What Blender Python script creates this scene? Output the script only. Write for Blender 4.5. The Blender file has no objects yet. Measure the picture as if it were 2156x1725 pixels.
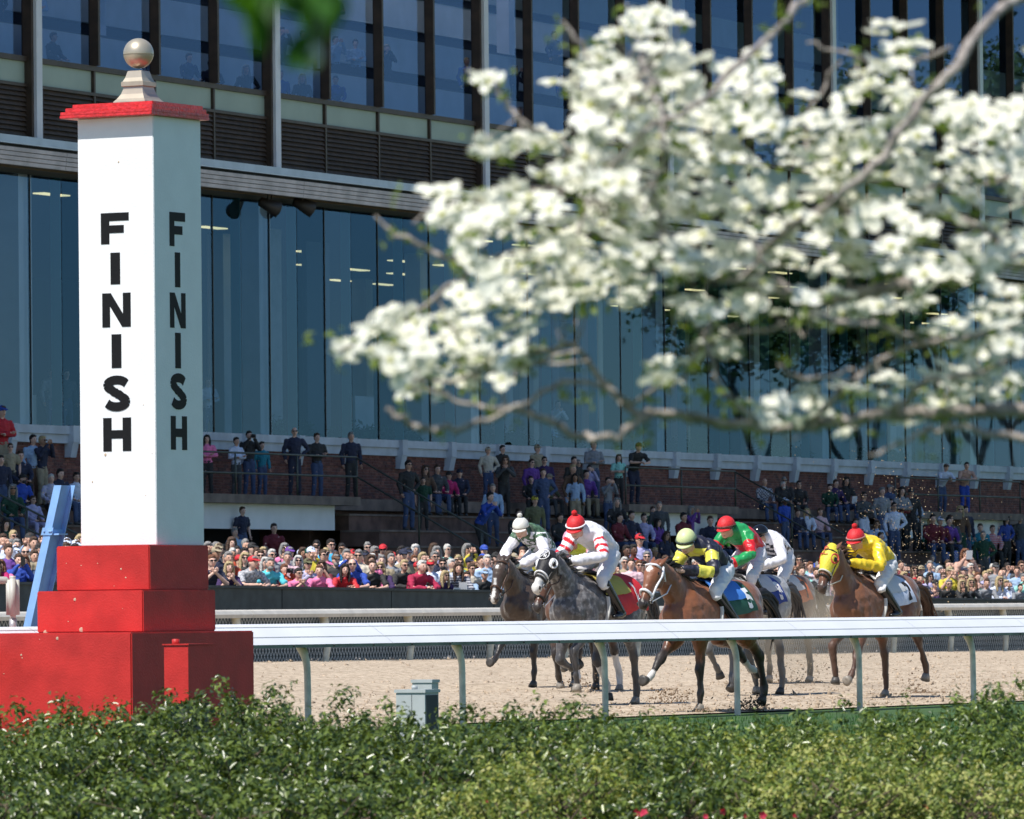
import bpy, bmesh, math, random
import numpy as np
from mathutils import Vector, Matrix, Quaternion
random.seed(7); RNG = np.random.default_rng(7)
C = bpy.context.scene.collection
R = math.radians
# ------------------------------------------------------------------ camera
sc = bpy.context.scene
HC = 1.18
FPX = 14500.0            # focal length in units of 1/2156 of the picture width
ALPHA = math.atan((1290 - 862.5) / FPX); RHO = 0.0103
_f = Vector((0, math.cos(ALPHA), math.sin(ALPHA))); _u0 = Vector((0, -math.sin(ALPHA), math.cos(ALPHA))); _r0 = Vector((1, 0, 0))
_r = _r0 * math.cos(RHO) - _u0 * math.sin(RHO); _u = _u0 * math.cos(RHO) + _r0 * math.sin(RHO)
CAM = Vector((0, 0, HC))
cd = bpy.data.cameras.new('camera'); cam = bpy.data.objects.new('camera', cd); C.objects.link(cam)
cam.matrix_world = Matrix(((_r.x, _u.x, -_f.x, 0), (_r.y, _u.y, -_f.y, 0), (_r.z, _u.z, -_f.z, HC), (0, 0, 0, 1)))
cd.sensor_width = 36; cd.lens = 36 * FPX / 2156; cd.clip_start = 0.5; cd.clip_end = 3000
cd.dof.use_dof = True; cd.dof.focus_distance = 80; cd.dof.aperture_fstop = 12.5
sc.camera = cam
# ------------------------------------------------------------------ sky, sun, exposure
SUN_EL, SUN_AZ = R(57), R(-131)
SUN = Vector((math.cos(SUN_AZ) * math.cos(SUN_EL), math.sin(SUN_AZ) * math.cos(SUN_EL), math.sin(SUN_EL)))
W = bpy.data.worlds.new('World'); sc.world = W; W.use_nodes = True
nt = W.node_tree; bg = nt.nodes['Background']
sky = nt.nodes.new('ShaderNodeTexSky'); sky.sky_type = 'NISHITA'; sky.sun_disc = False
sky.sun_elevation = SUN_EL; sky.sun_rotation = math.atan2(SUN.x, SUN.y); sky.air_density = 1.0; sky.dust_density = 0.1; sky.ozone_density = 5.0
nt.links.new(sky.outputs[0], bg.inputs[0]); bg.inputs[1].default_value = 0.11
ld = bpy.data.lights.new('sun', 'SUN'); ld.energy = 5.0; ld.angle = R(0.5); ld.color = (1, 0.955, 0.89)
lo = bpy.data.objects.new('sun', ld); C.objects.link(lo); lo.location = (0, 0, 60); lo.rotation_euler = SUN.to_track_quat('Z', 'Y').to_euler()
sc.view_settings.view_transform = 'Standard'; sc.view_settings.look = 'None'; sc.view_settings.gamma = 1; sc.view_settings.exposure = 0.24
try: sc.view_settings.use_curve_mapping = False
except Exception: pass
sc.cycles.max_bounces = 6; sc.cycles.transparent_max_bounces = 16; sc.cycles.caustics_reflective = False; sc.cycles.caustics_refractive = False

# ------------------------------------------------------------------ projection helpers (pixels of a 2156 x 1725 picture)
def ray(px, py): return _f + _r * ((px - 1078) / FPX) - _u * ((py - 862.5) / FPX)
def P(px, py, Y):
    d = ray(px, py); return CAM + d * (Y / d.y)
def hit(px, py, o, n):
    d = ray(px, py); return CAM + d * ((o - CAM).dot(n) / d.dot(n))
def proj(v):
    q = Vector(v) - CAM; k = q.dot(_f); return (1078 + q.dot(_r) / k * FPX, 862.5 - q.dot(_u) / k * FPX)

# ------------------------------------------------------------------ materials
MATS = {}
def mat(name, col, rough=0.6, metal=0.0, noise=0.0, nscale=8.0, bump=0.0, bscale=40.0, col2=None, spec=0.5, coords='Object', trans=0.0, coat=0.0, detail=4.0):
    if name in MATS: return MATS[name]
    m = bpy.data.materials.new(name); m.use_nodes = True; MATS[name] = m
    n = m.node_tree.nodes; L = m.node_tree.links; b = n['Principled BSDF']
    b.inputs['Base Color'].default_value = (*col, 1); b.inputs['Roughness'].default_value = rough; b.inputs['Metallic'].default_value = metal
    b.inputs['Specular IOR Level'].default_value = spec
    if coat: b.inputs['Coat Weight'].default_value = coat
    if noise or bump or col2:
        tc = n.new('ShaderNodeTexCoord')
    if noise or col2:
        nz = n.new('ShaderNodeTexNoise'); nz.inputs['Scale'].default_value = nscale; nz.inputs['Detail'].default_value = detail
        L.new(tc.outputs[coords], nz.inputs['Vector'])
        mx = n.new('ShaderNodeMix'); mx.data_type = 'RGBA'
        c2 = col2 or tuple(c * (1 - noise) for c in col); c1 = col if col2 else tuple(min(1, c * (1 + noise * 0.6)) for c in col)
        rp = n.new('ShaderNodeMapRange'); rp.inputs[1].default_value = 0.35; rp.inputs[2].default_value = 0.65
        L.new(nz.outputs['Fac'], rp.inputs[0]); L.new(rp.outputs[0], mx.inputs[0])
        mx.inputs[6].default_value = (*c1, 1); mx.inputs[7].default_value = (*c2, 1); L.new(mx.outputs[2], b.inputs['Base Color'])
    if bump:
        nb = n.new('ShaderNodeTexNoise'); nb.inputs['Scale'].default_value = bscale; nb.inputs['Detail'].default_value = 3; L.new(tc.outputs[coords], nb.inputs['Vector'])
        bp = n.new('ShaderNodeBump'); bp.inputs['Strength'].default_value = bump; bp.inputs['Distance'].default_value = 0.02
        L.new(nb.outputs['Fac'], bp.inputs['Height']); L.new(bp.outputs[0], b.inputs['Normal'])
    if trans:
        t = n.new('ShaderNodeBsdfTranslucent'); ms = n.new('ShaderNodeMixShader'); ms.inputs[0].default_value = trans
        src = b.inputs['Base Color']
        if src.is_linked: L.new(src.links[0].from_socket, t.inputs[0])
        else: t.inputs[0].default_value = (*col, 1)
        out = n['Material Output']; L.new(b.outputs[0], ms.inputs[1]); L.new(t.outputs[0], ms.inputs[2]); L.new(ms.outputs[0], out.inputs[0])
    return m
def glassmat(name, tint, gloss, base=0.06, ior=1.5):
    m = bpy.data.materials.new(name); m.use_nodes = True; MATS[name] = m
    n = m.node_tree.nodes; L = m.node_tree.links; n.remove(n['Principled BSDF']); out = n['Material Output']
    t = n.new('ShaderNodeBsdfTransparent'); t.inputs[0].default_value = (*tint, 1)
    g = n.new('ShaderNodeBsdfGlossy'); g.inputs[0].default_value = (*gloss, 1); g.inputs[1].default_value = 0.012
    fr = n.new('ShaderNodeFresnel'); fr.inputs[0].default_value = ior
    ad = n.new('ShaderNodeMath'); ad.operation = 'ADD'; ad.inputs[1].default_value = base; L.new(fr.outputs[0], ad.inputs[0])
    tc = n.new('ShaderNodeTexCoord'); nz = n.new('ShaderNodeTexNoise'); nz.inputs['Scale'].default_value = 0.35; nz.inputs['Detail'].default_value = 1
    L.new(tc.outputs['Object'], nz.inputs['Vector']); bp = n.new('ShaderNodeBump'); bp.inputs['Strength'].default_value = 0.05; bp.inputs['Distance'].default_value = 0.06
    L.new(nz.outputs['Fac'], bp.inputs['Height']); L.new(bp.outputs[0], g.inputs['Normal'])
    ms = n.new('ShaderNodeMixShader'); L.new(ad.outputs[0], ms.inputs[0]); L.new(t.outputs[0], ms.inputs[1]); L.new(g.outputs[0], ms.inputs[2]); L.new(ms.outputs[0], out.inputs[0])
    return m
def emit(name, col, s):
    m = bpy.data.materials.new(name); m.use_nodes = True; b = m.node_tree.nodes['Principled BSDF']
    b.inputs['Base Color'].default_value = (*col, 1); b.inputs['Emission Color'].default_value = (*col, 1); b.inputs['Emission Strength'].default_value = s; MATS[name] = m; return m

# ------------------------------------------------------------------ object helpers
def tag(o, label=None, cat=None, group=None, kind=None):
    if label: o['label'] = label
    if cat: o['category'] = cat
    if group: o['group'] = group
    if kind: o['kind'] = kind
    return o
def empty(name, loc=(0, 0, 0), rz=0, label=None, cat=None, group=None, parent=None, kind=None):
    o = bpy.data.objects.new(name, None); C.objects.link(o); o.location = loc; o.rotation_euler = (0, 0, rz); o.empty_display_size = 0.1
    if parent: o.parent = parent
    return tag(o, label, cat, group, kind)
def me(verts, faces, mats=None, smooth=False, name='mesh', mi=None):
    m = bpy.data.meshes.new(name); m.from_pydata([tuple(v) for v in verts], [], faces); m.update()
    for k in (mats or []): m.materials.append(k)
    if smooth: m.shade_smooth()
    if mi is not None: m.polygons.foreach_set('material_index', np.array(mi, dtype=np.int32))
    return m
def link(name, mesh, parent=None, loc=None, rot=None, scale=None):
    o = bpy.data.objects.new(name, mesh); C.objects.link(o)
    if parent: o.parent = parent
    if loc is not None: o.location = loc
    if rot is not None: o.rotation_euler = rot
    if scale is not None: o.scale = scale
    return o
class MB:
    """collects shapes into one mesh"""
    def __init__(s): s.v = []; s.f = []; s.m = []
    def add(s, vs, fs, mi=0):
        k = len(s.v); s.v += [tuple(v) for v in vs]; s.f += [tuple(i + k for i in f) for f in fs]; s.m += [mi] * len(fs); return s
    def box(s, a, b, mi=0):
        (x0, y0, z0), (x1, y1, z1) = a, b
        return s.hexa([(x0, y0, z0), (x1, y0, z0), (x1, y1, z0), (x0, y1, z0), (x0, y0, z1), (x1, y0, z1), (x1, y1, z1), (x0, y1, z1)], mi)
    def hexa(s, v, mi=0):
        return s.add(v, [(0, 3, 2, 1), (4, 5, 6, 7), (0, 1, 5, 4), (1, 2, 6, 5), (2, 3, 7, 6), (3, 0, 4, 7)], mi)
    def tube(s, pts, rad, sides=8, ref=None, mi=0, cap=0.6, sub=0):
        v, f = tube(pts, rad, sides, ref, cap, sub); return s.add(v, f, mi)
    def ball(s, c, r, mi=0, seg=10, rings=7, rot=None):
        c = Vector(c); r = Vector(r) if hasattr(r, '__len__') else Vector((r, r, r)); vs = [Vector((0, 0, -1))]; fs = []
        for i in range(1, rings):
            a = -math.pi / 2 + math.pi * i / rings
            for j in range(seg): b = 2 * math.pi * j / seg; vs.append(Vector((math.cos(a) * math.cos(b), math.cos(a) * math.sin(b), math.sin(a))))
        vs.append(Vector((0, 0, 1))); n = len(vs) - 1
        for j in range(seg):
            k = (j + 1) % seg; fs.append((0, 1 + k, 1 + j))
            for i in range(rings - 2): a = 1 + i * seg; fs.append((a + j, a + k, a + seg + k, a + seg + j))
            a = 1 + (rings - 2) * seg; fs.append((a + j, a + k, n))
        vs = [Vector((v.x * r.x, v.y * r.y, v.z * r.z)) for v in vs]
        if rot is not None: vs = [rot @ v for v in vs]
        return s.add([c + v for v in vs], fs, mi)
    def xf(s, M): s.v = [tuple(M @ Vector(v)) for v in s.v]; return s
    def shift(s, d): s.v = [(v[0] - d[0], v[1] - d[1], v[2] - d[2]) for v in s.v]; return s
    def mesh(s, mats, smooth=False, name='mesh'): return me(s.v, s.f, mats if isinstance(mats, (list, tuple)) else [mats], smooth, name, s.m)
    def build(s, name, mats, parent=None, smooth=False, world=True):
        if parent and world: s.shift(parent.location)
        return link(name, s.mesh(mats, smooth, name), parent)
def catmull(pts, rad, sub):
    P_, R_ = [], []; n = len(pts)
    for i in range(n - 1):
        p = [pts[max(i - 1, 0)], pts[i], pts[i + 1], pts[min(i + 2, n - 1)]]; r = [rad[max(i - 1, 0)], rad[i], rad[i + 1], rad[min(i + 2, n - 1)]]
        for k in range(sub):
            t = k / sub; w = (-.5 * t + t * t - .5 * t ** 3, 1 - 2.5 * t * t + 1.5 * t ** 3, .5 * t + 2 * t * t - 1.5 * t ** 3, -.5 * t * t + .5 * t ** 3)
            P_.append(sum((p[j] * w[j] for j in range(4)), Vector((0, 0, 0)))); R_.append((sum(r[j][0] * w[j] for j in range(4)), sum(r[j][1] * w[j] for j in range(4))))
    P_.append(pts[-1]); R_.append(rad[-1]); return P_, R_
def tube(pts, rad, sides=8, ref=None, cap=0.6, sub=0):
    """closed tube; rad entries r or (across ref, along the third axis)"""
    pts = [Vector(p) for p in pts]; rad = [(r, r) if not hasattr(r, '__len__') else tuple(r) for r in rad]
    if sub: pts, rad = catmull(pts, rad, sub)
    n = len(pts); V = []; F = []
    t0 = (pts[1] - pts[0]).normalized(); t1 = (pts[-1] - pts[-2]).normalized()
    if cap:
        pts = [pts[0] - t0 * max(rad[0]) * cap] + pts + [pts[-1] + t1 * max(rad[-1]) * cap]; rad = [(rad[0][0] * .45, rad[0][1] * .45)] + rad + [(rad[-1][0] * .45, rad[-1][1] * .45)]; n += 2
    up = None
    for i in range(n):
        t = (pts[min(i + 1, n - 1)] - pts[max(i - 1, 0)]).normalized()
        if ref is not None: s_ = Vector(ref)
        else: s_ = up if up is not None else (Vector((0, 0, 1)) if abs(t.z) < .9 else Vector((0, 1, 0)))
        s_ = (s_ - t * s_.dot(t)); s_ = s_.normalized() if s_.length > 1e-6 else Vector((1, 0, 0)); up = s_
        b = t.cross(s_)
        for j in range(sides):
            a = 2 * math.pi * j / sides; V.append(pts[i] + s_ * (math.cos(a) * rad[i][0]) + b * (math.sin(a) * rad[i][1]))
    for i in range(n - 1):
        for j in range(sides):
            k = (j + 1) % sides; F.append((i * sides + j, i * sides + k, (i + 1) * sides + k, (i + 1) * sides + j))
    F.append(tuple(reversed(range(sides)))); F.append(tuple(range((n - 1) * sides, n * sides)))
    return V, F
def remesh(mb, voxel, smooth=4, name='mesh', mats=(), factor=0.5):
    m = me(mb.v, mb.f); o = bpy.data.objects.new('tmp', m); C.objects.link(o)
    r = o.modifiers.new('r', 'REMESH'); r.mode = 'VOXEL'; r.voxel_size = voxel
    if smooth: s = o.modifiers.new('s', 'SMOOTH'); s.iterations = smooth; s.factor = factor
    dg = bpy.context.evaluated_depsgraph_get(); ev = o.evaluated_get(dg); out = bpy.data.meshes.new_from_object(ev)
    bpy.data.objects.remove(o); bpy.data.meshes.remove(m); out.name = name; out.materials.clear()
    for k in mats: out.materials.append(k)
    out.shade_smooth(); return out
def meshdata(m):
    n = len(m.vertices); a = np.empty(n * 3, dtype=np.float32); m.vertices.foreach_get('co', a); return a.reshape(-1, 3)
def rawmesh(name, co, quads, mats, mi=None, smooth=False, n=4):
    """numpy mesh of n-gons; co (k,3), quads (f,n)"""
    m = bpy.data.meshes.new(name); m.vertices.add(len(co)); m.vertices.foreach_set('co', co.astype(np.float32).ravel())
    f = len(quads); m.loops.add(f * n); m.polygons.add(f); m.loops.foreach_set('vertex_index', quads.astype(np.int32).ravel())
    m.polygons.foreach_set('loop_start', np.arange(0, f * n, n, dtype=np.int32)); m.polygons.foreach_set('loop_total', np.full(f, n, dtype=np.int32))
    for k in mats: m.materials.append(k)
    if mi is not None: m.polygons.foreach_set('material_index', mi.astype(np.int32))
    m.update(calc_edges=True)
    if smooth: m.shade_smooth()
    return m
# ------------------------------------------------------------------ lines of the place
RA, RB = P(450, 1310, 68.0), P(2156, 1292, 85.8)                     # near rail
uR = Vector((RB.x - RA.x, RB.y - RA.y, 0)).normalized(); nR = Vector((uR.y, -uR.x, 0))   # nR points to the camera side
FA = P(420, 910, 173.8); FB = P(2156, 985, 228.6)
uF = Vector((FB.x - FA.x, FB.y - FA.y, 0)).normalized(); nF = Vector((uF.y, -uF.x, 0))
F0 = Vector((FA.x, FA.y, 0))
def FP(t, p, z): return F0 + uF * t + nF * p + Vector((0, 0, z))
def ft(px, py, p=0):
    """(t, z) on the vertical plane p metres in front of the facade"""
    h = hit(px, py, F0 + nF * p, nF); return (h - F0).dot(uF), h.z
GA = P(600, 1300, 125.0); GB = P(2100, 1285, 160.0)
uG = Vector((GB.x - GA.x, GB.y - GA.y, 0)).normalized(); nG = Vector((uG.y, -uG.x, 0)); GA.z = 0
def GP(t, p, z): return GA + uG * t + nG * p + Vector((0, 0, z))
GLEN = (GB - GA).xy.length
def gz(t): return 0.32 - 0.155 * t / GLEN                        # ground level along the far rail
def lbox(mb, fr, t0, t1, p0, p1, z0, z1, mi=0):
    return mb.hexa([fr(t0, p0, z0), fr(t0, p1, z0), fr(t1, p1, z0), fr(t1, p0, z0), fr(t0, p0, z1), fr(t0, p1, z1), fr(t1, p1, z1), fr(t1, p0, z1)], mi)
# ================================================================== ground
def n_nodes(m): return m.node_tree.nodes, m.node_tree.links
grass = mat('grass_mat', (0.045, 0.10, 0.022), 0.9, noise=0.5, nscale=3, bump=0.8, bscale=30)
def sandmat():
    m = bpy.data.materials.new('sand'); m.use_nodes = True; n, L = n_nodes(m); b = n['Principled BSDF']; b.inputs['Roughness'].default_value = 0.95; b.inputs['Specular IOR Level'].default_value = 0.15
    tc = n.new('ShaderNodeTexCoord'); a = n.new('ShaderNodeTexNoise'); a.inputs['Scale'].default_value = 9; a.inputs['Detail'].default_value = 6; a.inputs['Roughness'].default_value = 0.7
    c = n.new('ShaderNodeTexNoise'); c.inputs['Scale'].default_value = 0.6; c.inputs['Detail'].default_value = 3
    for k in (a, c): L.new(tc.outputs['Object'], k.inputs['Vector'])
    cr = n.new('ShaderNodeValToRGB'); e = cr.color_ramp.elements; e[0].position = 0.36; e[0].color = (0.25, 0.18, 0.12, 1); e[1].position = 0.56; e[1].color = (0.60, 0.49, 0.365, 1)
    L.new(a.outputs['Fac'], cr.inputs[0]); mx = n.new('ShaderNodeMix'); mx.data_type = 'RGBA'; mx.blend_type = 'MULTIPLY'; mx.inputs[0].default_value = 0.35
    L.new(cr.outputs[0], mx.inputs[6]); L.new(c.outputs['Fac'], mx.inputs[7])
    g = n.new('ShaderNodeMix'); g.data_type = 'RGBA'; g.blend_type = 'ADD'; g.inputs[0].default_value = 0.12; L.new(mx.outputs[2], g.inputs[6]); g.inputs[7].default_value = (0.6, 0.5, 0.38, 1)
    L.new(g.outputs[2], b.inputs['Base Color']); bp = n.new('ShaderNodeBump'); bp.inputs['Strength'].default_value = 0.9; bp.inputs['Distance'].default_value = 0.04
    L.new(a.outputs['Fac'], bp.inputs['Height']); L.new(bp.outputs[0], b.inputs['Normal']); return m
sand = sandmat()
tag(link('ground', me([(-900, -300, -0.01), (900, -300, -0.01), (900, 1500, -0.01), (-900, 1500, -0.01)], [(0, 1, 2, 3)], [grass])), kind='structure')
# track: ruled sheet between the near edge and the far fence, finely uneven
def build_track():
    nu, nv = 260, 150; a0 = RA + nR * -0.45 - uR * 45; co = []
    q0 = GP(-75, 1.2, 0); L1 = 155.0
    base = np.zeros((nu, nv, 3))
    for i in range(nu):
        t = i / (nu - 1); a = a0 + uR * (L1 * t); b_ = q0 + uG * (L1 * t); 
        for j in range(nv):
            s = j / (nv - 1); s = s * s * 0.35 + s * 0.65
            p = a.lerp(b_, s); tt = (p - GA).dot(uG); base[i, j] = (p.x, p.y, 0.006 + s * max(-0.02, gz(min(max(tt, -60), 90))))
    nz = RNG.normal(0, 1, (nu, nv)); nz = (nz + np.roll(nz, 1, 0) + np.roll(nz, 1, 1)) / 3
    base[:, 1:-1, 2] += np.abs(nz[:, 1:-1]) * 0.014 + 0.010 * np.sin(np.arange(1, nv - 1) * 1.9 + .4 * np.sin(np.arange(nu)[:, None] * .05))
    idx = np.arange(nu * nv).reshape(nu, nv); q = np.stack([idx[:-1, :-1], idx[1:, :-1], idx[1:, 1:], idx[:-1, 1:]], -1).reshape(-1, 4)
    m = rawmesh('dirt_track', base.reshape(-1, 3), q, [sand], smooth=True); return tag(link('dirt_track', m), kind='structure')
build_track()
def track_z(x, y):
    p = Vector((x, y, 0)); s = min(1, max(0, -(p - RA).dot(nR) / max(1, -(GA - RA).dot(nR)))); return 0.006 + s * max(-0.02, gz(min(max((p - GA).dot(uG), -60), 90)))
def clods(name, pts, sizes, m, label, cat):
    """many small irregular lumps in one mesh"""
    oc = np.array([(1, 0, 0), (-1, 0, 0), (0, 1, 0), (0, -1, 0), (0, 0, 1), (0, 0, -1)], float)
    fc = np.array([(0, 2, 4), (2, 1, 4), (1, 3, 4), (3, 0, 4), (2, 0, 5), (1, 2, 5), (3, 1, 5), (0, 3, 5)])
    k = len(pts); s = sizes[:, None, None] * RNG.uniform(0.45, 1.25, (k, 6, 1)) * np.array([1.1, 1.1, 0.75])
    a = RNG.uniform(0, 6.28, k); ca, sa = np.cos(a), np.sin(a); v = oc[None] * s; v = v + RNG.normal(0, .15, v.shape) * sizes[:, None, None]
    x = v[..., 0] * ca[:, None] - v[..., 2] * sa[:, None]; z = v[..., 0] * sa[:, None] + v[..., 2] * ca[:, None]
    co = np.stack([x, v[..., 1], z], -1) + pts[:, None, :]
    fs = (fc[None] + (np.arange(k) * 6)[:, None, None]).reshape(-1, 3)
    return tag(link(name, rawmesh(name, co.reshape(-1, 3), fs, [m], n=3)), label, cat, kind='stuff')
cl = mat('clod', (0.40, 0.31, 0.22), 0.95, noise=0.4, nscale=20); cld = mat('clod_damp', (0.24, 0.165, 0.105), 0.95, noise=0.4, nscale=20)
PW = -(GA - RA).dot(nR) - .3; k = 20000; tt = RNG.uniform(-8, 34, k); ss = RNG.uniform(0.002, 1, k) ** 1.25; L0 = (GA - RA)
pp = []
for i in range(k):
    a = RA + nR * -0.5 + uR * tt[i]; w = PW * ss[i]; p = a - nR * w + uR * (w * RNG.uniform(.3, 1.9)); pp.append((p.x, p.y, track_z(p.x, p.y) + 0.006))
clods('clods', np.array(pp), RNG.uniform(0.008, 0.030, k) * (1 + (RNG.random(k) < .05) * 1.2), cl, 'scattered tan dirt clods lying over the sandy race track', 'dirt clods')
# apron behind the wall
conc = mat('concrete', (0.30, 0.28, 0.25), 0.9, noise=0.3, nscale=2, bump=0.2)
def apron_z(t, p):            # in fence coordinates, p<0 is towards the stand
    top = 1.68 - 0.31 * min(max(t, -25), 55) / GLEN * 1.0
    return top - 1.05 + max(0, (-p - 2.0)) * 0.06
mb = MB()
for t0 in range(-70, 90, 10):
    mb.add([GP(t0, -1.5, apron_z(t0, -1.5)), GP(t0 + 10, -1.5, apron_z(t0 + 10, -1.5)), GP(t0 + 10, -9, apron_z(t0 + 10, -9)), GP(t0, -9, apron_z(t0, -9))], [(0, 1, 2, 3)])
tag(mb.build('apron_pavement', conc), kind='structure')
mb = MB()
for t0 in range(-70, 90, 10):
    mb.add([GP(t0, 1.3, gz(t0) - .02), GP(t0 + 10, 1.3, gz(t0 + 10) - .02), GP(t0 + 10, -1.5, gz(t0 + 10) + .02), GP(t0, -1.5, gz(t0) + .02)], [(0, 1, 2, 3)])
tag(mb.build('fence_strip', mat('strip', (.24, .21, .17), .9, noise=.5, nscale=5, bump=.5)), kind='structure')
k = 110; tl = RNG.uniform(-15, 55, k); pl = RNG.uniform(-1.3, .4, k)
pts = np.array([tuple(GP(a, b, gz(a) + .04)) for a, b in zip(tl, pl)])
clods('litter', pts, RNG.uniform(.015, .05, k), mat('litter_mat', (.36, .33, .31), .7, noise=.5, nscale=1.2), 'pale paper litter and scraps behind the chain link fence', 'litter')

# ================================================================== crowd wall
wallm = mat('wall_green', (0.050, 0.062, 0.060), 0.75, noise=0.25, nscale=4, bump=.1)
we = empty('crowd_wall', GP(0, -1.4, 0), 0, 'low dark green panelled wall the front row of spectators leans on', 'wall')
joints = [-70, -58, -46, -34, -22] + list(np.arange(-12, 60, 4.85)) + [70, 82]
for a, b in zip(joints[:-1], joints[1:]):
    mb = MB(); za, zb = apron_z(a, -1.5) + 1.05, apron_z(b, -1.5) + 1.05
    q = lambda t, p, z: GP(t, p, z)
    mb.hexa([q(a + .02, -1.4, 0), q(a + .02, -1.28, 0), q(b - .02, -1.28, 0), q(b - .02, -1.4, 0), q(a + .02, -1.4, za), q(a + .02, -1.28, za), q(b - .02, -1.28, zb), q(b - .02, -1.4, zb)])
    mb.build('panel', wallm, we)
    mb = MB(); mb.hexa([q(a, -1.45, za + .003), q(a, -1.24, za + .003), q(b - .01, -1.24, zb + .003), q(b - .01, -1.45, zb + .003), q(a, -1.45, za + .05), q(a, -1.24, za + .05), q(b - .01, -1.24, zb + .05), q(b - .01, -1.45, zb + .05)])
    mb.build('coping', wallm, we)

# ================================================================== far rail with chain link
cream = mat('cream_paint', (0.78, 0.68, 0.48), 0.5, noise=0.25, nscale=6); beige = mat('rail_beige', (0.66, 0.62, 0.54), 0.4, noise=0.12, nscale=3)
wire = mat('wire', (0.42, 0.43, 0.43), 0.5, metal=0.3)
fe = empty('outer_rail_fence', GP(0, 0, 0), 0, 'outer track rail with beige top tube, cream slanted posts and chain link mesh', 'fence')
RT = 1.225
tp = []; t = -40
px0 = [ft_ for ft_ in (497, 683)]
tA = (hit(497, 1290, GA, nG) - GA).dot(uG); tB = (hit(683, 1290, GA, nG) - GA).dot(uG); sp = tB - tA
k0 = int((-30 - tA) / sp)
for k in range(k0, k0 + 26):
    t = tA + k * sp; mb = MB(); z0 = gz(t) - .05
    mb.tube([GP(t, -.02, RT - .06), GP(t - .03, .03, RT - .25), GP(t - .12, .12, RT - .5), GP(t - .32, .16, z0)], [.085, .075, .065, .06], 8, sub=3)
    mb.build('post', cream, fe, True)
for k in range(k0, k0 + 26, 1):
    t = tA + k * sp + .5; mb = MB()
    prof = [(-.09, -.07), (-.10, .0), (-.07, .05), (0, .075), (.07, .05), (.11, -.01), (.09, -.075)]
    vs = [GP(tt_, a, RT + b - .02) for tt_ in (t, t + sp - .015) for a, b in prof]; n_ = len(prof)
    mb.add(vs, [(j, (j + 1) % n_, n_ + (j + 1) % n_, n_ + j) for j in range(n_)] + [tuple(reversed(range(n_))), tuple(range(n_, 2 * n_))]); mb.build('top_rail', beige, fe)
mb = MB(); t = -34
while t < 70:
    for s_ in (1, -1):
        a, b = GP(t, -.1, gz(t) + .01), GP(t + s_ * .55, -.1, RT - .05); w = .013
        d = uG * w
        mb.add([a - d, a + d, b + d, b - d], [(0, 1, 2, 3)])
    t += .13
o = mb.build('chain_link_mesh', wire, fe); tag(o, kind='stuff')

# ================================================================== near rail
white = mat('white_vinyl', (0.80, 0.81, 0.82), 0.32, bump=.03, bscale=3, noise=.04, nscale=1.5)
lipm = mat('rail_lip', (0.14, 0.18, 0.13), 0.6, noise=.3, nscale=5); greyp = mat('post_paint', (0.70, 0.66, 0.54), 0.45, noise=.25, nscale=7)
screw = mat('screw', (.03, .03, .03), .5, metal=.5)
RZ = RA.z - .025
def RP(t, p, z): return Vector((RA.x, RA.y, 0)) + uR * t + nR * p + Vector((0, 0, z + (RB.z - RA.z) * t / (RB - RA).length))
re_ = empty('inner_rail', RP(0, 0, 0), 0, 'white curved inner running rail on gooseneck posts in front of the horses', 'rail')
tp0 = (hit(648, 1400, RA + nR * .155, nR) - Vector((RA.x, RA.y, 0))).dot(uR); SPR = 3.31
prof = [(-.14, -.20), (-.15, -.10), (-.12, -.03), (-.07, 0), (.0, -.012), (.08, -.058), (.155, -.110), (.23, -.160), (.29, -.208)]
prof2 = [(.29, -.208), (.292, -.240), (.27, -.240), (.0, -.235), (-.14, -.20)]
for k in range(-6, 13):
    t0 = tp0 + k * SPR + 1.55; t1 = t0 + SPR - .006; mb = MB(); n_ = len(prof)
    vs = [RP(a, p, RZ + z) for a in (t0, t1) for p, z in prof]; mb.add(vs, [(j, j + 1, n_ + j + 1, n_ + j) for j in range(n_ - 1)])
    o = mb.build('rail_cover', white, re_, True)
    mb = MB(); n_ = len(prof2); vs = [RP(a, p, RZ + z) for a in (t0, t1) for p, z in prof2]; mb.add(vs, [(j, j + 1, n_ + j + 1, n_ + j) for j in range(n_ - 1)]); mb.build('rail_lip', lipm, re_)
    for s_ in (.035, .125):      # long seams of the cover strips
        j = 4 if s_ < .1 else 6
        a, b = prof[j], prof[j + 1]; f_ = .5; p, z = a[0] + (b[0] - a[0]) * f_ + .0035, a[1] + (b[1] - a[1]) * f_ + .0035
        mb = MB().tube([RP(t0, p, RZ + z), RP(t1, p, RZ + z)], [.0032, .0032], 4, cap=0); mb.build('seam_strip', mat('seam', (.55, .56, .57), .5), re_)
    for q in range(4):
        mb = MB(); mb.ball(RP(t0 + .4 + q * .83, .296, RZ - .223), .011, seg=6, rings=4); mb.build('screw', screw, re_)
for k in range(-6, 13):
    t = tp0 + k * SPR; mb = MB()
    mb.tube([RP(t, .05, RZ - .10), RP(t, .075, RZ - .22), RP(t, .11, RZ - .30), RP(t, .14, RZ - .40), RP(t, .15, RZ - .54), RP(t, .155, -.1)], [(.04, .062), (.038, .056), (.036, .045), (.036, .038), (.035, .035), (.035, .035)], 10, ref=uR, sub=4)
    mb.build('post', greyp, re_, True)
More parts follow.
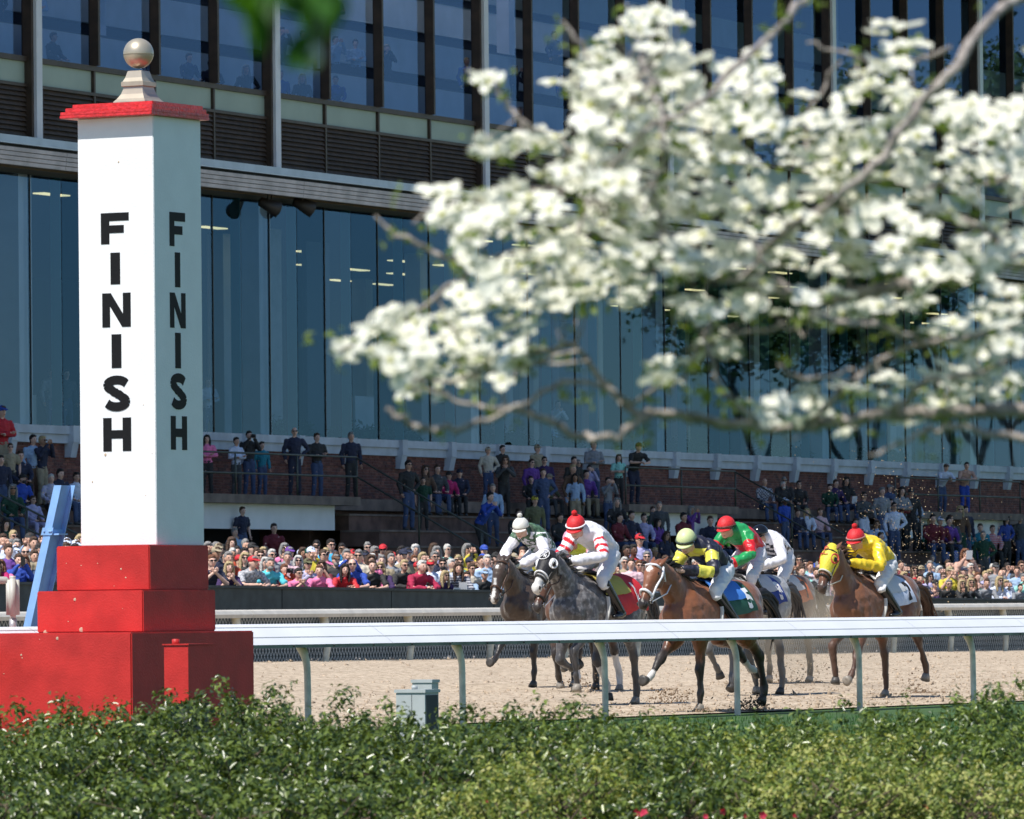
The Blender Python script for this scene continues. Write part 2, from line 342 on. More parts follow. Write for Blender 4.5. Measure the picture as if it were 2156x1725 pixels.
# ================================================================== finish tower
redp = mat('red_paint', (0.50, 0.028, 0.025), 0.5, noise=.16, nscale=3.5, bump=.18, bscale=60, spec=.3); whitep = mat('white_paint', (0.80, 0.81, 0.82), 0.55, noise=.03, nscale=4, bump=.15, bscale=50)
redcap = mat('red_cap_paint', (0.62, 0.03, 0.035), 0.3, noise=.2, nscale=20, bump=.5, bscale=30); blackp = mat('black_letter', (0.005, 0.005, 0.006), 0.6, noise=.4, nscale=60, spec=.25)
goldp = mat('gold_paint', (0.50, 0.44, 0.34), 0.38, metal=.5, noise=.1, nscale=6); chipm = mat('chip', (.55, .42, .30), .9)
D0 = 64.0; TC = P(330, 1140, D0); TC.z = 0
TH = R(29.1); Ld = Vector((-math.cos(TH), math.sin(TH), 0)); Rd = Vector((math.sin(TH), math.cos(TH), 0))
def TP(l, r, z): return TC + Ld * l + Rd * r + Vector((0, 0, z))
def tz(px, py, l=0, r=0):
    q = TP(l, r, 0); return P(px, py, q.y).z
tw = empty('finish_tower', TC, 0, 'tall white square finish tower with FINISH lettering on a stepped red base', 'tower')
def tslab(name, l0, r0, l1, r1, z0, z1, m, bev=.006, grid=1):
    b = bmesh.new(); vs = [b.verts.new(TP(l, r, z) - TC) for z in (z0, z1) for l, r in ((l0, r0), (l1, r0), (l1, r1), (l0, r1))]
    for f in ((0, 1, 2, 3), (7, 6, 5, 4), (4, 5, 1, 0), (5, 6, 2, 1), (6, 7, 3, 2), (7, 4, 0, 3)): b.faces.new([vs[i] for i in f])
    bmesh.ops.recalc_face_normals(b, faces=b.faces)
    if grid > 1:
        bmesh.ops.subdivide_edges(b, edges=b.edges[:], cuts=grid, use_grid_fill=True)
        for v in b.verts: v.co += Vector((random.gauss(0, .0012), random.gauss(0, .0012), random.gauss(0, .0016)))
    else: bmesh.ops.bevel(b, geom=b.edges[:], offset=bev, segments=2, affect='EDGES')
    m_ = bpy.data.meshes.new(name); b.to_mesh(m_); b.free(); m_.materials.append(m); return link(name, m_, tw)
ZT3 = tz(290, 1331); ZT2 = tz(308, 1243); ZT1 = tz(320, 1148); ZS = tz(328, 243)
tslab('base_step', -.30, -.93, 2.1, 1.23, -.05, ZT3, redp, .012)
tslab('base_step', -.12, -.44, 1.045, .84, ZT3 + .001, ZT2, redp, .01)
tslab('base_step', -.06, -.225, .965, .82, ZT2 + .001, ZT1, redp, .01)
tslab('shaft', 0, 0, .835, .84, ZT1 + .001, ZS, whitep, .006)
zc = [ZS + .001, ZS + .03, ZS + .062, ZS + .10, ZS + .135]
ov = [.125, .12, .085, .035]
cn = [.02, .008]
for i in range(4):
    e = ov[i]; tslab('cap_slab', -e * .5, -e, .835 + e * .95, .84 + e * .5, zc[i], zc[i + 1] - .001, redcap, .004)
# finial
cc = (.4175, .42); pr = [(213, .36), (206, .35), (200, .30), (190, .245), (180, .215), (174, .205), (173, .24), (164, .24), (163, .22), (155, .185), (147, .165), (141, .15), (140, .13)]
zb = ZS + .135; zf = lambda y: zb + (213 - y) / (14500 / 64.6)
mb = MB(); vs = []; fs = []
for y, w in pr:
    h = w / 2; vs += [TP(cc[0] + a * h, cc[1] + b * h, zf(y)) for a, b in ((-1, -1), (1, -1), (1, 1), (-1, 1))]
for i in range(len(pr) - 1):
    for j in range(4): k = (j + 1) % 4; fs.append((i * 4 + j, i * 4 + k, i * 4 + 4 + k, i * 4 + 4 + j))
fs.append((len(vs) - 4, len(vs) - 3, len(vs) - 2, len(vs) - 1)); mb.add(vs, fs); mb.build('finial_pedestal', goldp, tw)
bc = TP(cc[0], cc[1], zf(103)); mb = MB(); mb.ball(bc, .143, seg=40, rings=26); fb = mb.build('finial_ball', goldp, tw, True)
mb = MB(); mb.tube([bc + Vector((math.cos(a) * .1435, math.sin(a) * .1435, -.012)) for a in np.linspace(0, 6.283, 33)], [.0025] * 33, 4, cap=0); mb.build('ball_seam', mat('seam_dark', (.15, .12, .08), .5), tw)
# letters
def strokes(ch):
    w = .30
    if ch == 'F': return [[(0, 0), (w, 0), (w, 1), (0, 1)], [(w, .74), (1, .74), (1, 1), (w, 1)], [(w, .35), (.82, .35), (.82, .6), (w, .6)]]
    if ch == 'I': return [[(.33, 0), (.67, 0), (.67, 1), (.33, 1)]]
    if ch == 'H': return [[(0, 0), (w, 0), (w, 1), (0, 1)], [(1 - w, 0), (1, 0), (1, 1), (1 - w, 1)], [(w, .38), (1 - w, .38), (1 - w, .63), (w, .63)]]
    if ch == 'N': return [[(0, 0), (.27, 0), (.27, 1), (0, 1)], [(.73, 0), (1, 0), (1, 1), (.73, 1)], [(.27, .62), (.27, 1), (.30, 1), (.73, .38), (.73, 0), (.70, 0)]]
    if ch == 'S':
        pts = []
        for a in np.linspace(20, 270, 16): pts.append((.5 + .36 * math.cos(R(a)), .73 + .145 * math.sin(R(a)) / 1.0))
        for a in np.linspace(90, -160, 16): pts.append((.5 + .36 * math.cos(R(a)), .27 + .145 * math.sin(R(a)) + .02 * 0))
        pts = [(x, (y if i < 16 else y + .0)) for i, (x, y) in enumerate(pts)]
        out = []
        # blend centre so the two arcs meet
        P2 = [(x, y if i < 14 or i > 17 else .5 + (.585 - .5) * (16 - i - .5) / 2 * .6) for i, (x, y) in enumerate(pts)]
        hw = .125
        for i in range(len(P2) - 1):
            (x0, y0), (x1, y1) = P2[i], P2[i + 1]; dx, dy = x1 - x0, (y1 - y0); l = math.hypot(dx, dy) or 1
            nx, ny = -dy / l, dx / l; ex, ey = dx / l * .02, dy / l * .02; h = hw
            out.append([(x0 - ex + nx * h * 1.1, y0 - ey + ny * h), (x1 + ex + nx * h * 1.1, y1 + ey + ny * h), (x1 + ex - nx * h * 1.1, y1 + ey - ny * h), (x0 - ex - nx * h * 1.1, y0 - ey - ny * h)])
        return out
def letter(ch, o, ax, az, nrm, w, h, parent, m, depth=.004, name='letter'):
    mb = MB()
    for i, poly in enumerate(strokes(ch)):
        d = depth + i * .00008
        a = [o + ax * (x * w) + az * (y * h) + nrm * d for x, y in poly]; b = [p - nrm * (depth + .001) for p in a]; n_ = len(a)
        mb.add(a + b, [tuple(range(n_)), tuple(reversed(range(n_, 2 * n_)))] + [(j, n_ + j, n_ + (j + 1) % n_, (j + 1) % n_) for j in range(n_)])
    return mb.build(name, m, parent)
Zv = Vector((0, 0, 1))
left = [('F', 213, 271, 447, 515), ('I', 214, 272, 531, 600), ('N', 216, 275, 616, 690), ('I', 216, 275, 703, 776), ('S', 218, 274, 790, 867), ('H', 218, 276, 879, 951)]
right = [('F', 357, 389, 449, 518), ('I', 358, 389, 533, 604), ('N', 358, 390, 618, 690), ('I', 358, 391, 702, 775), ('S', 359, 392, 787, 862), ('H', 360, 393, 877, 947)]
for ch, x0, x1, y0, y1 in left:
    a = hit(x0, y1, TC, Rd); b = hit(x1, y0, TC, Rd); l0, l1 = (a - TC).dot(Ld), (b - TC).dot(Ld)
    letter(ch, TP(l0, 0, a.z), -Ld, Zv, -Rd, abs(l0 - l1), b.z - a.z, tw, blackp)
for ch, x0, x1, y0, y1 in right:
    a = hit(x0, y1, TC, Ld); b = hit(x1, y0, TC, Ld); r0, r1 = (a - TC).dot(Rd), (b - TC).dot(Rd)
    letter(ch, TP(0, r0, a.z), Rd, Zv, -Ld, abs(r1 - r0), b.z - a.z, tw, blackp)
# chipped spots
for _ in range(14):
    a_, w_, z0_, z1_ = random.choice([(-.225, .9, ZT2, ZT1), (-.44, 1.0, ZT3, ZT2), (-.93, 1.5, .5, ZT3), (0, .8, ZT1, ZS - .2)]); mb = MB(); mb.ball(TP(random.uniform(0, w_), a_, random.uniform(z0_ + .02, z1_ - .02)), (random.uniform(.003, .009), .003, random.uniform(.003, .008)), seg=6, rings=4); mb.build('paint_chip', chipm, tw)
for l, r_, z, s_ in [(.25, -.225, ZT1 - .22, .012), (.2, -.225, ZT1 - .3, .01), (.55, -.44, ZT2 - .36, .03), (.95, -.44, ZT2 - .38, .025), (.62, -.44, ZT2 - .08, .02), (.5, -.93, ZT3 - .05, .02), (.9, -.93, ZT3 - .2, .012), (.55, 0, ZT1 + .85, .02), (.7, 0, ZT1 + .6, .012), (.38, 0, ZS - .42, .012)]:
    mb = MB(); mb.ball(TP(l, r_, z), (s_, .004, s_ * .8), seg=7, rings=4); mb.build('paint_chip', chipm, tw)
# red cabinet on the shaded side
q = P(397, 1470, 61.9); q.z = 0
def BP(l, r, z): return q + Ld * l + Rd * r + Vector((0, 0, z))
zt = P(397, 1359, 61.9).z; z0 = P(397, 1481, 61.9).z
bx = empty('red_cabinet', BP(0, 0, 0), 0, 'small red metal cabinet with a capped conduit beside the tower base', 'cabinet')
MB().hexa([BP(0, 0, z0), BP(.255, 0, z0), BP(.255, .44, z0), BP(0, .44, z0), BP(0, 0, zt), BP(.255, 0, zt), BP(.255, .44, zt), BP(0, .44, zt)]).build('body', redp, bx)
MB().hexa([BP(-.012, -.012, zt + .002), BP(.267, -.012, zt + .002), BP(.267, .452, zt + .002), BP(-.012, .452, zt + .002), BP(-.012, -.012, zt + .014), BP(.267, -.012, zt + .014), BP(.267, .452, zt + .014), BP(-.012, .452, zt + .014)]).build('lid', redp, bx)
MB().tube([BP(.18, .08, zt), BP(.18, .08, zt + .055)], [.035, .035], 12, cap=.1).build('conduit_cap', redp, bx, True)
MB().hexa([BP(.03, .03, -.02), BP(.2, .03, -.02), BP(.2, .4, -.02), BP(.03, .4, -.02), BP(.03, .03, z0 - .002), BP(.2, .03, z0 - .002), BP(.2, .4, z0 - .002), BP(.03, .4, z0 - .002)]).build('foot', mat('dark_steel', (.05, .05, .05), .6), bx)
# leaning blue beam
bl = mat('blue_paint', (0.20, 0.38, 0.68), 0.45, noise=.15, nscale=4, bump=.1); bl2 = bl
DB = 66.5; top = P(128, 1022, DB); bot = P(52, 1372, DB); bot.z = max(bot.z, .0)
bb = empty('blue_steel_beam', (bot.x, bot.y, 0), 0, 'leaning light blue steel beam with a bolted bracket behind the red steps', 'steel beam')
ax = (top - bot); A = Rd; B_ = -Ld
def beam(name, a0, a1, b0, b1, s0=0, s1=1, m=bl):
    mb = MB(); o0 = bot + ax * s0; o1 = bot + ax * s1
    mb.hexa([o0 + B_ * a0 - Rd * b0, o0 + B_ * a1 - Rd * b0, o0 + B_ * a1 - Rd * b1, o0 + B_ * a0 - Rd * b1, o1 + B_ * a0 - Rd * b0, o1 + B_ * a1 - Rd * b0, o1 + B_ * a1 - Rd * b1, o1 + B_ * a0 - Rd * b1]); return mb.build(name, m, bb)
beam('flange', -.07, .014, .0, .012); beam('web', -.012, .0, -.175, -.001); beam('flange', -.07, .05, -.188, -.176)
beam('bracket', -.09, .035, .013, .022, .70, .745); beam('bracket', .015, .024, -.174, .012, .70, .735); beam('bracket', .025, .10, -.16, .0, .70, .71)
for a in (-.06, .0, .012, .02):
    mb = MB(); mb.ball(bot + ax * .722 + B_ * a - Rd * .024, .012, seg=8, rings=5); mb.build('bolt', bl, bb)
# junction box on a pole at the left edge
bgp = mat('junction_beige', (.46, .46, .41), .5, noise=.1, nscale=5); DJ = 65.2
jp = P(27, 1260, DJ); j = empty('junction_box', (jp.x, jp.y, 0), 0, 'beige electrical junction box on a red footed pole at the left edge', 'junction box')
zz = lambda y: P(27, y, DJ).z
b = bmesh.new(); bmesh.ops.create_cube(b, size=1); 
for v in b.verts: v.co = Vector((v.co.x * .125, v.co.y * .12, v.co.z * (zz(1213) - zz(1303))))
bmesh.ops.bevel(b, geom=b.edges[:], offset=.035, segments=4, affect='EDGES')
m_ = bpy.data.meshes.new('box'); b.to_mesh(m_); b.free(); m_.materials.append(bgp); m_.shade_smooth(); link('box', m_, j, (0, 0, (zz(1213) + zz(1303)) / 2))
for a, b_, r_, m in ((1303, 1335, .036, mat('galvanised', (.42, .42, .42), .4, metal=.4)), (1330, 1500, .034, redp)):
    MB().tube([(jp.x, jp.y, zz(a)), (jp.x, jp.y, max(-.05, zz(b_)))], [r_, r_], 14, cap=0).build('pole', m, j, True)
MB().tube([(jp.x - .06, jp.y + .0, zz(1222)), (jp.x - .45, jp.y, zz(1220))], [.035, .035], 12).build('arm', bgp, j, True)
# grey utility boxes
gb = mat('utility_grey', (.40, .43, .43), .45, noise=.08, nscale=5); dk = mat('utility_dark', (.04, .045, .05), .7)
DU = 60.0; q = P(895, 1515, DU); q.z = 0; S = 14500 / DU
ub = empty('utility_box', q, 0, 'grey metal utility cabinet on the grass between rail and hedge', 'utility box')
zu = lambda y: P(895, y, DU).z
def UP(l, r, z): return q + Ld * l + Rd * r + Vector((0, 0, z))
def ubox(name, l0, l1, r0, r1, z0, z1, m, par=ub):
    return MB().hexa([UP(l0, r0, z0), UP(l1, r0, z0), UP(l1, r1, z0), UP(l0, r1, z0), UP(l0, r0, z1), UP(l1, r0, z1), UP(l1, r1, z1), UP(l0, r1, z1)]).build(name, m, par)
ubox('body', 0, .29, 0, .24, 0, zu(1459), gb); ubox('lid', -.012, .302, -.012, .252, zu(1459) + .001, zu(1452), gb)
ubox('side_panel', -.006, -.0005, .02, .22, .02, zu(1464), dk); ubox('door_seam', .13, .134, -.003, -.0004, .01, zu(1462), dk)  # near-black panel over the right side, same colour in the seam
MB().tube([UP(.16, .1, zu(1452)), UP(.16, .1, zu(1444))], [.028, .028], 10, cap=.05).build('knob', gb, ub, True)
QH = P(886, 1515, 61.2) - P(895, 1515, 60.0); q = q + Vector((QH.x + .10, 1.2, 0)); ub2 = empty('utility_box', UP(.1, .1, 0), 0, 'smaller grey metal box standing just behind the utility cabinet', 'utility box')
ubox('body', 0, .20, 0, .12, 0, zu(1441), gb, ub2); ubox('lid', -.01, .21, -.01, .13, zu(1441) + .001, zu(1434), gb, ub2)
# ================================================================== grandstand building
brickm = [mat('brick_%d' % i, c, 0.9, noise=.25, nscale=6, bump=.3) for i, c in enumerate([(.20, .075, .055), (.16, .06, .05), (.24, .10, .075), (.13, .06, .055)])]
mortar = mat('mortar', (.28, .24, .22), .95, noise=.2, nscale=3); sillm = mat('sill_paint', (.50, .55, .60), .6, noise=.15, nscale=2, bump=.1)
brown = mat('brown_metal', (.060, .038, .024), .5, noise=.3, nscale=3); louv = mat('louver_brown', (.085, .058, .040), .6, noise=.3, nscale=4)
fasc = mat('fascia_siding', (.60, .52, .49), .6, noise=.2, nscale=2); panelm = mat('pale_green_panel', (.36, .44, .36), .5, noise=.08, nscale=1)
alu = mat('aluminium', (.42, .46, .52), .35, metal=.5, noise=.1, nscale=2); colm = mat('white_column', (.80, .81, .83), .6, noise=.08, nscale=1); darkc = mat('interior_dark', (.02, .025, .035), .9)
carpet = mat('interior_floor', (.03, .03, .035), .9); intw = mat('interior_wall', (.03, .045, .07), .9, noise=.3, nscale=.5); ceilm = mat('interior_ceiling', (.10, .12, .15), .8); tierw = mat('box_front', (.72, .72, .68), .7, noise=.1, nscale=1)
glow = glassmat('lower_glass', (.74, .86, .94), (.22, .43, .72), .06); ghigh = glassmat('upper_glass', (.60, .70, .90), (.26, .44, .78), .05); lampm = emit('ceiling_lamp_or_fill', (1.0, .84, .42), .95)
joint = mat('pane_joint', (.015, .02, .025), .4); jointc = mat('pane_edge', (.10, .30, .34), .2)
cols = [ft(x, 100)[0] for x in (60, 530, 957, 1349, 1711, 2048)]
bay = (cols[-1] - cols[0]) / 5; c0 = cols[0]
print('BAY', bay, [round(b - a, 2) for a, b in zip(cols[:-1], cols[1:])])
ZS1 = ft(420, 910)[1]; ZS0 = ft(420, 945)[1]; ZG = ft(430, 402, .6)[1]; ZF = ft(430, 352, .9)[1]; ZL0 = ft(465, 338)[1]; ZL1 = ft(465, 240)[1]; ZP = ft(465, 184)[1]; ZW = 22.6
ZT = ft(700, 1047, 2.4)[1]
print('Z', ZS0, ZS1, ZG, ZF, ZL0, ZL1, ZP, 'ZT', ZT)
T0, T1 = c0 - 2 * bay, c0 + 8 * bay
gs = empty('grandstand_building', F0, 0, 'long glass fronted grandstand with brown louvres and a brick base behind the track', 'building')
def fbox(name, t0, t1, p0, p1, z0, z1, m, par=gs): return lbox(MB(), FP, t0, t1, p0, p1, z0, z1).build(name, m, par)
# masses
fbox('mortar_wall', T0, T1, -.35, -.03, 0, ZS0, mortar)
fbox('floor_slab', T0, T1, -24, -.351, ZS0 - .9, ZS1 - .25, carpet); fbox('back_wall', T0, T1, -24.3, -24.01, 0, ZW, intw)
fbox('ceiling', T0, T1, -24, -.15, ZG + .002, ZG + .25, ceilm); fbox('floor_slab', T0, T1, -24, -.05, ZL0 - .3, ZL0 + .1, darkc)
fbox('ceiling', T0, T1, -24, -.05, ZW - .4, ZW, ceilm); fbox('roof_shade_canopy', T0, T1, -25, 4.3, ZW + .01, ZW + .7, conc)  # unseen roof, its overhang added to cast shade over the tiers
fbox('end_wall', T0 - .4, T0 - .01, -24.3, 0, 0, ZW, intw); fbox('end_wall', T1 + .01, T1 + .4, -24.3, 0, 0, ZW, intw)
# bricks: real courses; the 300 nearest singly, the rest joined
bh, bl_, jn = .066, .215, .010; rows = int((ZS0 - ZT + .35) / (bh + jn)); rows = rows
bmesh_b = [MB().box((0, -.03, 0), (bl_, .0, bh)).mesh(m_, name='brick') for m_ in brickm]
rotF = math.atan2(uF.y, uF.x); n_single = 0; rest = MB()
tA, tB = -1.0, 62
for r_ in range(rows):
    z = ZS0 - (r_ + 1) * (bh + jn)
    t = tA - (.11 if r_ % 2 else 0)
    while t < tB:
        pr_ = random.uniform(-.004, .005)
        if n_single < 300 and t < 18 and (0 < t):
            n_single += 1; p = FP(t, pr_, z) - F0; link('brick', random.choice(bmesh_b), gs, p, (0, 0, rotF))
        else: lbox(rest, FP, t, t + bl_, -.03, pr_, z, z + bh, random.randrange(4))
        t += bl_ + jn
t = T0
for r_ in range(rows):
    z = ZS0 - (r_ + 1) * (bh + jn); t = -19 - (.11 if r_ % 2 else 0)
    while t < tA - .3: lbox(rest, FP, t, t + bl_, -.03, random.uniform(-.004, .005), z, z + bh, random.randrange(4)); t += bl_ + jn
o = rest.build('brickwork', brickm, gs); o['kind'] = 'stuff'
# sill and brackets
fbox('sill', T0, T1, -.3, .16, ZS1 - .2, ZS1, sillm); fbox('sill', T0, T1, -.3, .10, ZS0, ZS1 - .203, sillm)
tb = [ft(x, 950)[0] for x in (861 / 1.0, 1056)]
bs = None
bx1 = ft((530 / 1.797 + 1100) / 1.6698, 960)[0]; bx2 = ft((840 / 1.797 + 1100) / 1.6698, 960)[0]; bs = bx2 - bx1
t = bx1
while t > T0: t -= bs
while t < T1:
    if abs(((t - bx1) / bs)) > .1 or True:
        mb = MB(); lbox(mb, FP, t - .16, t + .16, .0, .26, ZS0 + .02, ZS1 + .012); mb.hexa([FP(t - .15, .0, ZS0 - .34), FP(t - .15, .16, ZS0 - .34), FP(t + .15, .16, ZS0 - .34), FP(t + .15, .0, ZS0 - .34), FP(t - .15, .0, ZS0 + .02), FP(t - .15, .24, ZS0 + .02), FP(t + .15, .24, ZS0 + .02), FP(t + .15, .0, ZS0 + .02)])
        mb.build('bracket', sillm, gs)
    t += bs
# lower glazing
pw = bay / 8; k = 0; t = c0 - 2 * bay
glows = [glow, glassmat('lower_glass_b', (.62, .76, .86), (.15, .34, .60), .05), glassmat('lower_glass_c', (.78, .88, .92), (.25, .48, .72), .05)]
pmesh = me([FP(0, 0, ZS1 + .005) - F0, FP(pw - .03, 0, ZS1 + .005) - F0, FP(pw - .03, 0, ZG) - F0, FP(0, 0, ZG) - F0, FP(0, -.02, ZS1 + .005) - F0, FP(pw - .03, -.02, ZS1 + .005) - F0, FP(pw - .03, -.02, ZG) - F0, FP(0, -.02, ZG) - F0], [(0, 1, 2, 3)], [glow], name='glass_pane')
jm = lbox(MB(), lambda a, b, z: FP(a, b, z) - F0, -.026, -.004, -.05, .02, ZS1 + .004, ZG - .001).mesh([joint]); jm2 = lbox(MB(), lambda a, b, z: FP(a, b, z) - F0, -.024, -.006, -.30, -.03, ZS1 + .004, ZG - .001).mesh([jointc])
while t < T1 - .1:
    gp_ = link('glass_pane', pmesh, gs, uF * t + nF * random.uniform(-.004, .004)); gp_.material_slots[0].link = 'OBJECT'; gp_.material_slots[0].material = random.choice(glows + [glow]); link('pane_joint', jm if k % 2 == 0 else jm2, gs, uF * t); t += pw; k += 1
for i in range(-2, 9):
    tc_ = c0 + i * bay
    fbox('column', tc_ - .36, tc_ + .30, -.75, -.12, ZS1 - .2, ZG, colm)
    for pb in (-8, -16): fbox('column', tc_ - .25, tc_ + .25, pb - .25, pb + .25, ZS1 - .2, ZG, colm)
# lit ceiling lamps
lm = MB().box((-.7, -.16, -.03), (.7, .16, 0)).mesh([lampm], name='ceiling_lamp_or_fill')
for i in range(-6, 34):
    for pb in (-3.2, -6.6, -10, -13.4, -16.8):
        if random.random() < .62: continue
        o = link('ceiling_lamp_or_fill', lm, gs, FP(c0 + i * bay / 4.0 + (.6 if int(pb) % 2 else 0), pb, ZG) - F0, (0, 0, rotF)); o['kind'] = 'thing'
# planters inside the glass
plf = mat('planter_leaf', (.03, .07, .025), .6, noise=.5, nscale=5)
for n_, (px_, w_) in enumerate([(560, 2.2), (610, 2.4), (790, 5.0), (1060, 3.5), (1180, 2.0), (1390, 4.5), (1480, 3), (1660, 5.0), (1840, 5), (2000, 5)]):
    t_ = ft(px_, 905, -.7)[0]; e_ = empty('planter', FP(t_, -.7, ZS1 - .25), 0, ['narrow green planter inside the glass just right of the tower', 'second green planter inside the glass right of the tower', 'wide green planter inside the glass above the stair well', 'green planter inside the glass left of the cream shirt', 'small green planter inside the glass above the blue vest', 'wide green planter inside the glass above the mint top', 'green planter inside the glass above the lime hoodie', 'wide green planter inside the glass above the seated bearded man', 'green planter inside the glass above the yellow jockey', 'green planter inside the glass above the two men at the rail'][n_], 'planter', 'planters inside the lower glass')
    lbox(MB(), FP, t_ - w_ / 2, t_ + w_ / 2, -.95, -.5, ZS1 - .25, ZS1 - .02).build('trough', darkc, e_)
    k_ = int(700 * w_); c_ = np.array([tuple(FP(t_ + random.uniform(-w_ / 2, w_ / 2), -.7 + random.gauss(0, .12), ZS1 + abs(random.gauss(0, .17)) * (1 - .3 * random.random()))) for _ in range(k_)]); a_ = RNG.normal(0, 1, (k_, 3)) * .05; b_ = RNG.normal(0, 1, (k_, 3)) * .03
    f_ = link('foliage', rawmesh('foliage', np.stack([c_ - a_, c_ - b_, c_ + a_, c_ + b_], 1).reshape(-1, 3) - np.array(tuple(e_.location)), np.arange(k_ * 4).reshape(-1, 4), [plf]), e_); f_['kind'] = 'stuff'
# beams under the fascia, fascia boards, flashing
fbox('soffit', T0, T1, .0, .95, ZG + .12, ZG + .16, mat('soffit_wood', (.30, .20, .11), .7, noise=.2, nscale=2))
hF = (ZF - ZG) * .78
for i in range(4):
    for j in range(-2, 8):
        a = c0 + j * bay; fbox('fascia_board', a + .01, a + bay - .01, .93, .99 + .012 * i, ZG + .05 + i * hF / 4 + .008, ZG + .05 + (i + 1) * hF / 4 - .008, fasc)
fbox('fascia_backing', T0, T1, .85, .93, ZG + .05, ZG + .05 + hF, brown)
fbox('gutter', T0, T1, .3, .86, ZG + .05 + hF, ZF, mat('gutter_dark', (.015, .017, .02), .7)); fbox('flashing', T0, T1, .05, 1.02, ZF + .002, ZF + .03, alu); fbox('ledge', T0, T1, .0, .35, ZF + .052, ZL0 - .05, alu)  # near-black strip fills the dark gap above the fascia boards
# hanging flood lamps
for px_, py_ in ((568, 432), (640, 432), (1062, 452)):
    t_, _ = ft(px_, py_, .5); h = empty('floodlight', FP(t_, .5, ZG + .1), 0, {568: 'left dark floodlight of the pair hanging under the fascia', 640: 'reddish floodlight on twin brackets hanging under the fascia', 1062: 'small black floodlight under the fascia beside the blossom'}[px_], 'floodlight', 'floodlights under the fascia')
    zc_ = P(px_, py_, FP(t_, .5, 0).y).z; c_ = FP(t_, .5, zc_); dd = mat('lamp_black', (.035, .03, .03), .5)
    for s_ in (-.12, .12): MB().tube([FP(t_ + s_, .5, ZG + .12), FP(t_ + s_ * .6, .5, zc_ + .08)], [.02, .02], 6).build('bracket', dd, h)
    mb = MB(); rr = Matrix.Rotation(.35, 3, 'Y'); mb.tube([c_ + Vector((-.25, -.05, .1)), c_ + Vector((.22, .1, -.12))], [(.12, .12), (.22, .20)], 14, cap=.2); mb.build('lamp_head', dd, h, True)
# louvres, pale panels, mullions, windows
lou = {}
for i in range(-1, 7):
    for q_ in range(4):
        a = c0 + i * bay + q_ * bay / 4 + .07; b = a + bay / 4 - .14
        if q_ == 0: a += .12
        if q_ == 3: b -= .12
        vis = 0 <= i <= 3
        nsl = 10; hh = (ZL1 - ZL0) / nsl
        for s_ in range(nsl):
            if not vis and s_ % 1 == 0:
                pass
            mb = MB(); z = ZL0 + s_ * hh
            mb.hexa([FP(a, .02, z + .012), FP(a, .085, z + .0), FP(b, .085, z + .0), FP(b, .02, z + .012), FP(a, -.05, z + hh * .95), FP(a, .01, z + hh * .95), FP(b, .01, z + hh * .95), FP(b, -.05, z + hh * .95)])
            if vis: mb.build('slat', louv, gs)
            else: lou.setdefault(0, MB()).add(mb.v, mb.f)
        fbox('spandrel_panel', a, b, -.06, .02, ZL1 + .08, ZP - .07, panelm)
o = lou[0].build('far_louvres', louv, gs); o['kind'] = 'stuff'
fbox('louver_backing', T0, T1, -.12, -.07, ZL0 - .05, ZP, brown)
fbox('transom', T0, T1, -.05, .10, ZL1 - .0, ZL1 + .078, brown); fbox('transom', T0, T1, -.05, .10, ZP - .068, ZP + .06, brown)
wp = bay / 4
wmesh = me([FP(.05, -.02, ZP + .06) - F0, FP(wp - .05, -.02, ZP + .06) - F0, FP(wp - .05, -.02, ZW - .5) - F0, FP(.05, -.02, ZW - .5) - F0], [(0, 1, 2, 3)], [ghigh], name='window')
mm = MB(); lbox(mm, lambda a, b, z: FP(a, b, z) - F0, -.05, .05, -.05, .22, ZP + .06, ZW); mm = mm.mesh([brown])
mm2 = MB(); lbox(mm2, lambda a, b, z: FP(a, b, z) - F0, -.04, .04, -.05, .09, ZL0 - .1, ZP + .06); mm2 = mm2.mesh([brown])
for i in range(-1, 8):
    for q_ in range(4):
        t = c0 + i * bay + q_ * wp; link('window', wmesh, gs, uF * t)
        if q_: link('mullion', mm, gs, uF * t); link('mullion', mm2, gs, uF * t)
    t = c0 + i * bay
    fbox('pilaster', t - .15, t + .14, -.04, .30, ZL0 - .25, ZW, alu if 0 else colm)
    fbox('mullion', t - .26, t - .155, -.05, .22, ZL0 - .1, ZW, brown); fbox('mullion', t + .145, t + .25, -.05, .24, ZL0 - .1, ZW, brown)
# interior seating boxes on the upper floor
lv = []
for k in range(4):
    zt_ = ZP + .25 + k * 1.75; p_ = -2.2 - k * 2.6
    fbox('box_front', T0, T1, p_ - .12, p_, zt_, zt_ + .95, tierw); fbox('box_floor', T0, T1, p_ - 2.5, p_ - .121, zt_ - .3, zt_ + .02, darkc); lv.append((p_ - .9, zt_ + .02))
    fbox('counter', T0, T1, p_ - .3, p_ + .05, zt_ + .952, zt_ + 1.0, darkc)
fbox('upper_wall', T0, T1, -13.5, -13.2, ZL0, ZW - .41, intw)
for i in range(-1, 8):
    for pb in (-5, -11): fbox('column', c0 + i * bay - .2, c0 + i * bay + .2, pb - .2, pb + .2, ZL0, ZW - .41, colm)
upper_fill = emit('upper_fill_glow', (.95, .97, 1.0), 4.5); fill_panel = MB().box((-.9, -.3, -.04), (.9, .3, 0)).mesh([upper_fill], name='ceiling_lamp_or_fill')  # glowing panels added under the upper ceiling to brighten the interior
for i in range(-2, 15):
    for pb in (-4.4, -7.6): link('ceiling_lamp_or_fill', fill_panel, gs, FP(c0 + i * bay / 4.0 + .6, pb, ZW - .41) - F0, (0, 0, rotF))

